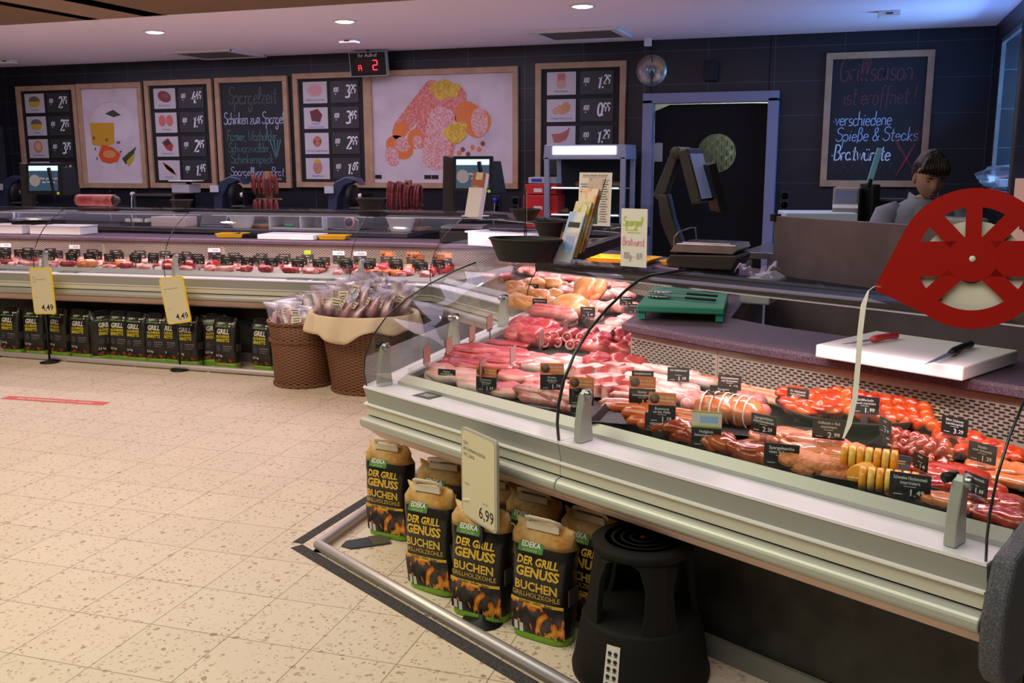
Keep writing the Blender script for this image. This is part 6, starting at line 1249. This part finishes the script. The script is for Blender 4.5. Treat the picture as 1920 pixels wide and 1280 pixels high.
heap('marinated_piece','meat','red marinated meat piece at the far right back beside the end glass','red pieces at the end glass',[(1862,846),(1925,858),(1922,888),(1866,874)],3,1,lambda k: lump(.034,.03,.036,MARI,.38),0,90,DZ+.006)
heap('neck_steak','meat','large glossy red neck steak behind the 1.49 tag','glossy red neck steaks',[(1722,878),(1835,900),(1835,938),(1722,916)],2,2,lambda k: steak(.062,.045,.024,GLR),10,25,DZ+.006,.014)
heap('marinated_steak','meat','orange brown marinated steak right of the red neck steaks','orange brown steaks',[(1825,868),(1925,888),(1925,930),(1838,905)],2,2,lambda k: steak(.055,.045,.022,MARO),10,35,DZ+.006,.012)
heap('marinated_steak','meat','red marinated steak at the front right corner beside the end bracket','red steaks at the front right',[(1828,935),(1905,950),(1895,1005),(1835,985)],2,2,lambda k: steak(.050,.040,.022,GLR),10,35,DZ+.006,.012)
heap('marinated_piece','meat','orange marinated slice in front of the cheese skewers','orange front slices',[(1598,926),(1712,948),(1712,964),(1598,942)],4,1,lambda k: steak(.036,.024,.018,MARO),10,40,DZ+.006)
heap('marinated_piece','meat','orange meat slice in the front right black tray','orange slices in the front tray',[(1716,940),(1808,958),(1810,982),(1722,966)],3,1,lambda k: steak(.038,.028,.020,MARO),10,40,DZ+.010)
heap('marinated_piece','meat','dark marinated bit in the front row beside the 1.69 tag','dark front bits',[(1222,842),(1335,872),(1340,888),(1225,858)],5,1,lambda k: lump(.030,.024,.028,MARB,.35),10,60,DZ+.004)
# ---- corner unit
SC_=1.36
heap('pork_belly_cube','meat','pink pork belly cube at the right of the corner unit','pork belly cubes',[(1080,700),(1185,706),(1190,765),(1068,752)],4,3,lambda k: cube(.045,BEL),0,40,DZ+.004,.016,.006,4)
heap('beef_chunk','meat','deep red beef chunk next to the vent grille','beef chunks beside the grille',[(1108,645),(1205,650),(1212,712),(1098,700)],3,3,lambda k: lump(.055,.042,.055,BEEF,.45,1.8),0,60,DZ+.004,.022,.006)
heap('pork_chop','meat','rosy pork chop behind the beef chunks','rosy pork chops',[(1108,598),(1190,604),(1195,648),(1110,642)],3,2,lambda k: steak(.055,.042,.028,PORK,FATW),0,50,DZ+.01,.018)
heap('beef_roulade','meat','dark red rolled beef with its round end facing forward','rolled beef',[(1022,632),(1125,638),(1120,668),(1015,662)],5,2,lambda k: roulade(.11,.021,DKR),-62,6,DZ+.004,.028)
heap('pork_fillet','meat','long pink pork fillet behind the rolled beef','long pork fillets',[(988,585),(1085,605),(1085,630),(985,612)],1,4,lambda k: sausage(.25,.024,PORK,.08),4,9,DZ+.01,.016)
heap('roast_piece','meat','round red roast piece left of the rolled beef','round roast pieces',[(958,622),(1040,626),(1035,660),(955,655)],3,2,lambda k: lump(.055,.048,.066,BEEF,.3,1.7),0,50,DZ+.004,.016)
heap('beef_slice','meat','large flat deep red beef slice at the left of the corner unit','large beef slices',[(860,655),(965,664),(955,705),(845,696)],2,3,lambda k: steak(.105,.062,.022,BEEF),16,16,DZ+.004,.012)
heap('beef_strip','meat','thin dark red beef strip behind the large beef slices','dark beef strips',[(905,640),(990,646),(985,664),(895,658)],4,1,lambda k: steak(.06,.028,.014,DKR),10,30,DZ+.01)
heap('spare_rib','meat','light rib slab with pale edges behind the rosy cutlets','rib slabs',[(968,674),(1080,684),(1075,712),(962,702)],3,2,lambda k: steak(.065,.032,.026,BEL,FATW),6,16,DZ+.004,.014)
heap('pork_cutlet','meat','rosy flat pork cutlet in the middle of the corner unit','rosy pork cutlets',[(945,708),(1060,722),(1060,765),(935,745)],3,2,lambda k: steak(.062,.046,.022,PORK),8,30,DZ+.004,.012)
heap('pork_slab','meat','pale pork slab with white fat at the front left of the corner unit','pale pork slabs',[(805,695),(895,705),(890,745),(800,728)],2,3,lambda k: steak(.072,.040,.022,PALE,FATW),10,20,DZ+.004,.010)
heap('chicken_strip','meat','pale meat strip at the glass of the front left corner','pale front strips',[(838,742),(905,752),(905,768),(838,756)],3,1,lambda k: steak(.045,.024,.018,PALE),10,30,DZ+.004)
heap('raw_sausage','sausage','long coarse raw sausage at the front of the corner unit','coarse raw sausages',[(908,752),(1035,772),(1040,800),(905,776)],1,5,lambda k: sausage(.22,.015,BRAP,.05),6,6,DZ+.004,.006)
heap('raw_sausage','sausage','short raw sausage left of the black seam of the glass','short raw sausages',[(1030,765),(1075,772),(1075,792),(1035,785)],2,2,lambda k: sausage(.07,.014,BRAP,.1),20,30,DZ+.004,.006)
heap('poultry_piece','poultry','yellow poultry piece at the back of the corner unit','yellow poultry pieces',[(958,540),(1045,544),(1040,596),(960,590)],4,3,lambda k: lump(.055,.042,.055,POUL,.3),0,70,DZ+.01,.02)
heap('meat_piece','meat','pale pink meat piece at the back of the corner unit','pale pieces at the back',[(1040,536),(1185,540),(1185,600),(1040,596)],6,3,lambda k: lump(.055,.042,.05,PALE,.3),0,70,DZ+.01,.016)
heap('meat_piece','meat','pink meat piece in the rear display by the slanting unit','pink pieces at the rear',[(1010,512),(1190,516),(1190,540),(1010,536)],7,2,lambda k: lump(.06,.05,.05,PORK,.3),0,70,DZ+.03)
def chicken(k):
    mb=MB(); lump(.11,.078,.15,POUL,.10,1.1,mb)
    for s in(-1,1): mb.tube([(-.03,s*.06,.05),(.05,s*.085,.07),(.10,s*.06,.055),(.15,s*.045,.05)],[.035,.042,.024,.014],POUL,12); mb.tube([(-.05,s*.07,.08),(-.02,s*.10,.07),(.03,s*.095,.05)],[.022,.018,.010],POUL,10)
    return mb
for k,(x,y,rz,ry,lab) in enumerate(((945,562,60,-50,'whole yellow chicken leaning upright behind the corner glass'),(985,588,10,0,'whole yellow chicken lying before the upright one'))):
    p=pz(x,y,DZ+.03); o=chicken(k).build('whole_chicken',loc=(max(p.x,-1.45),p.y,DZ+.01+(.05 if k==0 else 0)),rz=R(rz)); o.rotation_euler=(0,R(ry),R(rz)); tag(o,lab,'poultry')
SC_=1.0
# ================================================================ price tags
TAGB=K('tag_black',(.018,.020,.020),.45); TAGW=K('tag_white',(.75,.75,.73),.5); HOLD=K('tag_holder',(.62,.58,.60),.35); ORC=K('orange_flag',(.68,.20,.055),.5); TAGBK=K('tag_back',(.42,.24,.20),.5)
CLEAR=glass('tag_clear',(.85,.80,.83),1.5,.2,1.5,.25)
def ptag(name_,price,flag=None,w=.088,h=.058,stem=.062):
    t=bpy.data.objects.new('price_tag',None); COL.objects.link(t); F=frame((0,0,0),(1,0,0),(0,0,1))
    m=MB(F); m.box((0,stem+h/2,0),(w,h,.002),TAGB); m.box((0,stem+h/2,-.0013),(w*.98,h*.98,.0006),TAGBK)
    ln=name_.split('|')
    for i,s in enumerate(ln): m.text(s,h*.20,TAGW,TR(0,stem+h*(.80-.19*i),.0012),bold=.01,sx=min(1,w*.92/(len(s)*.52*h*.20)))
    m.box((0,stem+h*.46,.0012),(w*.3,h*.02,.0004),TAGW); a,b=price.split('.')
    m.text(a+'.',h*.40,TAGW,TR(w*.16,stem+h*.20,.0012),'RIGHT',bold=.02); m.text(b,h*.28,TAGW,TR(w*.17,stem+h*.23,.0012),'LEFT',bold=.02); m.box((-w*.28,stem+h*.12,.0012),(w*.22,h*.03,.0004),TAGW)
    m.build('price_card',t)
    m=MB(F); m.box((0,stem-.004,-.001),(w*.86,.010,.003),CLEAR)
    for i in range(4): m.box((-w*.33+w*.22*i,stem+.003,.0015),(w*.10,.006,.002),TAGB)
    m.box((0,stem*.5-.004,-.001),(.022,stem,.003),CLEAR); m.build('clear_holder',t)
    if flag:
        m=MB(F)
        if flag=='orange': m.box((0,stem+h+.021,-.001),(w,.040,.0015),ORC); m.lathe([(.016,0),(.016,.0008),(0,.0008)],K('flag_brown',(.10,.05,.03),.5),16,TR(-w*.28,stem+h+.021,0)); m.text('Aus eigener',.010,CREAM,TR(w*.16,stem+h+.027,.0002),bold=.02); m.text('Herstellung',.010,CREAM,TR(w*.16,stem+h+.016,.0002),bold=.02)
        elif flag=='green': m.box((0,stem+h+.026,-.001),(w,.052,.0015),K('flag_pale',(.62,.62,.55),.5)); m.box((0,stem+h+.049,-.0003),(w,.006,.0006),K('flag_green',(.36,.42,.03),.5)); m.box((0,stem+h+.003,-.0003),(w,.006,.0006),K('flag_green',(0,0,0))); m.box((w*.08,stem+h+.026,-.0002),(w*.6,.022,.0004),K('flag_blue',(.30,.48,.70),.5))
        elif flag=='white': m.box((0,stem+h+.018,-.001),(w,.034,.0015),PAPER); m.box((w*.1,stem+h+.018,-.0002),(w*.5,.014,.0004),K('flag_blue',(0,0,0)))
        elif flag=='lime': m.box((0,stem+h+.018,-.001),(w*.5,.034,.0015),K('flag_lime',(.42,.60,.02),.5))
        m.build('advert_flag',t)
    return t
def face_cam(p,off): return math.atan2(-(O.x-p.x),(O.y-p.y))*1.0+PI+R(off) if 0 else math.atan2(O.x-p.x,-(O.y-p.y))+R(off)
TL=[(838,716,'Rücken|mit Schwarte','1.29',None,24,.075,'before the pale pork slabs'),(912,742,'Schweine|Schnitzel','1.59','orange',26,.085,'with an orange flag before the coarse raw sausages'),(1035,714,'Rinder|Gulasch','1.79','orange',4,.085,'with an orange flag before the rosy cutlets'),
(1090,744,'Steaks|Schwein','1.59','orange',10,.085,'with an orange flag behind the glass bracket of the seam'),(1083,768,'Bratwurst','0.85',None,12,.05,'small, at the glass bracket of the seam'),
(1205,706,'Spargelbratwurst','1.69',None,6,.08,'reading Spargelbratwurst in front of the pale bratwurst'),(1204,742,'Steaks|Schweinefleisch','1.59','orange',5,.088,'with an orange flag below the Spargelbratwurst tag'),(1241,776,'Bratwurst|mit Salz, Pfeffer','1.59','orange',8,.086,'with an orange flag above the orange sausages'),
(1272,700,'XXL Grillbratwurst','1.19',None,4,.080,'reading XXL Grillbratwurst at the vent grille'),(1368,715,'Delikatessbratwurst|mit Kräutern','1.69',None,8,.082,'behind the plump pink bratwurst'),(1356,737,'Steigers|Schinken-Bratwurst','1.69',None,4,.090,'reading Schinken-Bratwurst before the pink bratwurst'),(1330,742,'Bratwurst','1.79',None,62,.07,'turned nearly edge-on left of the Schinken-Bratwurst tag'),
(1230,790,'Grillwurst|Chorizo','1.99',None,26,.078,'tilted, above the brown chicken pieces'),(1324,820,'Hofglück|Schweinemedaillon','1.69','green',6,.090,'with a pale green flag before the tied roasts'),(1432,792,'Spargelröllchen|Hähnchenbrust','2.29',None,30,.086,'tilted, behind the light chicken cutlets'),(1465,855,'Spargeltasche|vom Schwein','1.79',None,5,.098,'reading Spargeltasche vom Schwein at the front'),
(1496,740,'XL Holzspieß|vom Schwein','1.89',None,26,.078,'tilted, over the chopped meat of the oval tray'),(1554,802,'Grillfackeln v. Rind|mariniert','2.99',None,6,.092,'reading Grillfackeln v. Rind behind the paper tail'),(1622,757,'Grillfackeln|Bauch mariniert','1.99',None,4,.086,'over the red skewers of the oval tray'),(1660,796,'Rind','2.19',None,62,.07,'turned nearly edge-on beside the dark beef skewers'),
(1790,796,'Mini Ochsen|Lendenspieß','3.29',None,28,.082,'tilted, at the right end of the vent grille'),(1842,846,'Steaks|vom Schwein','1.29',None,30,.080,'tilted, near the end glass'),(1726,862,'Steaks','1.49',None,56,.065,'turned nearly edge-on beside the cheese skewers'),(1706,912,'Schweine Nackensteak|mariniert','1.49',None,6,.100,'reading Nackensteak right of the cheese skewers'),(1830,905,'Minutensteak','1.69',None,45,.075,'turned sideways next to the end bracket'),
(1000,538,'Hähnchen','4.99',None,20,.07,'among the yellow poultry, upper one'),(1012,568,'Hähnchenbrust','1.99',None,20,.085,'among the yellow poultry, lower one'),(1083,565,'Putenschnitzel','1.29',None,16,.08,'before the pale pieces at the back, upper one'),(1102,583,'Putenbrust','1.49',None,16,.08,'before the pale pieces at the back, lower one'),(1174,563,'Schweinehals','1.29',None,16,.075,'beside the green cutting board, upper one'),(1190,577,'Schweinefilet','1.99',None,16,.075,'beside the green cutting board, lower one'),
(800,662,'Rind','1.99',None,106,.10,'edge-on at the corner glass, first from the front'),(842,645,'Rind','2.49',None,106,.10,'edge-on at the corner glass, second from the front'),(885,622,'Rind','2.99',None,106,.10,'edge-on at the corner glass, third from the front'),(918,602,'Rind','1.79',None,106,.10,'edge-on at the corner glass, fourth from the front'),(905,690,'Kalb','3.49',None,104,.10,'edge-on before the large beef slices'),(962,662,'Kalb','2.49',None,104,.10,'edge-on left of the rib slabs'),(1015,632,'Rouladen','1.99',None,102,.10,'edge-on at the round roast pieces'),(1060,612,'Filet','2.29',None,102,.10,'edge-on at the rolled beef'),(1150,628,'Gulasch','1.49',None,100,.10,'edge-on above the beef chunks')]
for x,y,nm,pr,fl_,off,wd,where in TL:
    h=wd*.66; st=.062; p=pz(x,y,DZ+.01+st+h/2)
    if (V(p.x,p.y)-L3).dot(NN)<.235:
        r_=ray(x,y); k=(.235-(V(O.x,O.y)-L3).dot(NN))/V(r_.x,r_.y).dot(NN); p=O+r_*k; st=max(.012,p.z-h/2-DZ-.006)
    t=ptag(nm,pr,fl_,wd,h,st); t.location=(p.x,p.y,DZ+.006); t.rotation_euler=(0,0,face_cam(p,-off)); tag(t,'black %s price tag %s'%(pr,where),'price tag')
# small notices lying on the white shelf
def shelf_card(p,label,rz,L=.085,W=.05):
    t=thing('shelf_notice',label,'notice',(p.x,p.y,.7022),rz); m=MB(); m.box((0,0,.001),(L,W,.002),TAGB)
    for k in range(3): m.box((0,.014-.013*k,.0022),(L*(.6-.08*k),.004,.0004),TAGW)
    m.build('printed_card',t)
shelf_card(pz(802,742,.702),'black notice card on the white shelf at the near counter corner',SEG+R(4),.095,.075)
for x,lab in((130,'black notice card on the shelf right of the left yellow price sign'),(580,'black notice card on the shelf left of the third glass bracket'),(630,'black notice card on the shelf beside the third glass bracket'),(28,'long black notice strip on the shelf at the far left')):
    p=pz(x,508+.02*x,.702); q_=V(p.x,LX(p.x)+.14,0); shelf_card(q_,lab,R(4),.18 if x!=28 else .5,.07)
# ---- left counter goods and tags
LGRP=('cold cuts on the left counter'); rowsU=(.42,.58,.74); protos=[ptag(a,b,f,.105,.066,.045) for a,b,f in(('Schinken','1.29',None),('Salami','2.49',None),('Leberwurst','1.99',None),('Aufschnitt','1.69',None),('Schinken','2.99','orange'),('Salat','1.19','white'),('Käse','2.29','lime'))]
usedp=[False]*7
xr=[-8.35+.0*i for i in range(1)]
for r,(u,n,off) in enumerate(zip(rowsU,(26,28,24),(.0,.09,.04))):
    for k in range(n):
        x=-8.35+off+(5.25)*k/(n-1)+random.uniform(-.03,.03); px_=pj(V(x,LX(x)+u,.78))[0]
        ty=random.randrange(4)
        if r==2 and px_>680: ty=4
        elif r==1 and px_>760: ty=4
        elif r==2 and (600<px_<670 or px_<40): ty=5
        elif r>=1 and 575<px_<600: ty=6
        elif r==2 and k%6==2: ty=5
        s_=protos[ty]
        if usedp[ty]:
            o=s_.copy(); COL.objects.link(o)
            for ch in s_.children: d=ch.copy(); COL.objects.link(d); d.parent=o
        else: o=s_; usedp[ty]=True
        o.location=(x,LX(x)+u,DZ+.003); o.rotation_euler=(0,0,R(8)+R(random.uniform(-14,14)))
        tag(o,'%sprice tag in the %s tag row of the left counter, %s'%('orange-flagged ' if ty==4 else 'white-flagged ' if ty==5 else 'lime-flagged ' if ty==6 else 'black ',('front','middle','back')[r],ordn(k,n)),'price tag','price tags on the left counter')
cut=[('ham_piece','rosy ham piece',lambda: steak(.075,.05,.035,PALE)),('salami_piece','dark salami piece',lambda: sausage(.16,.03,DKR,.05)),('cold_cut','pink cold-cut pile',lambda: lump(.07,.05,.05,PORK,.3)),('orange_loaf','orange meat loaf',lambda: lump(.08,.05,.055,MARO,.2)),('ham_piece','red smoked ham piece',lambda: lump(.065,.05,.07,BEEF,.22)),('bacon_pile','pale bacon pile',lambda: steak(.075,.045,.03,BEL))]
cp_=[None]*6
for r,(u,n) in enumerate(((.35,30),(.50,24),(.66,22),(.82,20))):
    for k in range(n):
        x=-8.4+5.35*k/(n-1)+random.uniform(-.04,.04); ty=random.randrange(6); nm,lb_,fn=cut[ty]
        if cp_[ty] is None: cp_[ty]=fn().build(nm); o=cp_[ty]
        else: o=cp_[ty].copy(); COL.objects.link(o)
        o.location=(x,LX(x)+u,DZ+.003); o.rotation_euler=(0,0,random.uniform(0,6.28)); s=random.uniform(.75,1.1); o.scale=(s,s,s*random.uniform(.8,1.25))
        tag(o,'%s on the left counter, %s goods row, %s'%(lb_,('front','second','third','rear')[r],ordn(k,n)),'cold cuts',LGRP)
for k,(x,y,cl) in enumerate(((700,492,ORG),(712,492,RED),(726,492,ORG),(740,492,ORG))):
    xx=min((abs(pj(V(x_,LX(x_)+.33,.74))[0]-x),x_) for x_ in [(-5+.01*i) for i in range(260)])[1]; t=thing('sausage_chub',('orange','red','orange','orange')[k]+' wrapped sausage roll at the glass above the cloth-lined basket, '+ordn(k,4),'sausage',(xx,LX(xx)+.33,DZ+.003),R(80),'wrapped sausage rolls'); MB().tube([(-.06,0,.028),(-.055,0,.028),(.055,0,.028),(.06,0,.028)],[.018,.027,.027,.018],cl,14).build('casing',t); MB().lathe([(.012,0),(.012,.002),(0,.002)],BLACK,12,frame((-.061,0,.028),(0,-1,0),(0,0,1))).build('end_mark',t)
# goods in the slanting unit
for k in range(7):
    s=(k+.5)/7; a=cp(4,.55).lerp(cp(5,.55),s); o=(cp_[k%6]).copy(); COL.objects.link(o); o.location=(a.x,a.y,DZ+.003); o.rotation_euler=(0,0,k*1.3); tag(o,'%s in the slanting corner unit, %s'%(cut[k%6][1],ordn(k,7)),'cold cuts','cold cuts in the slanting unit')
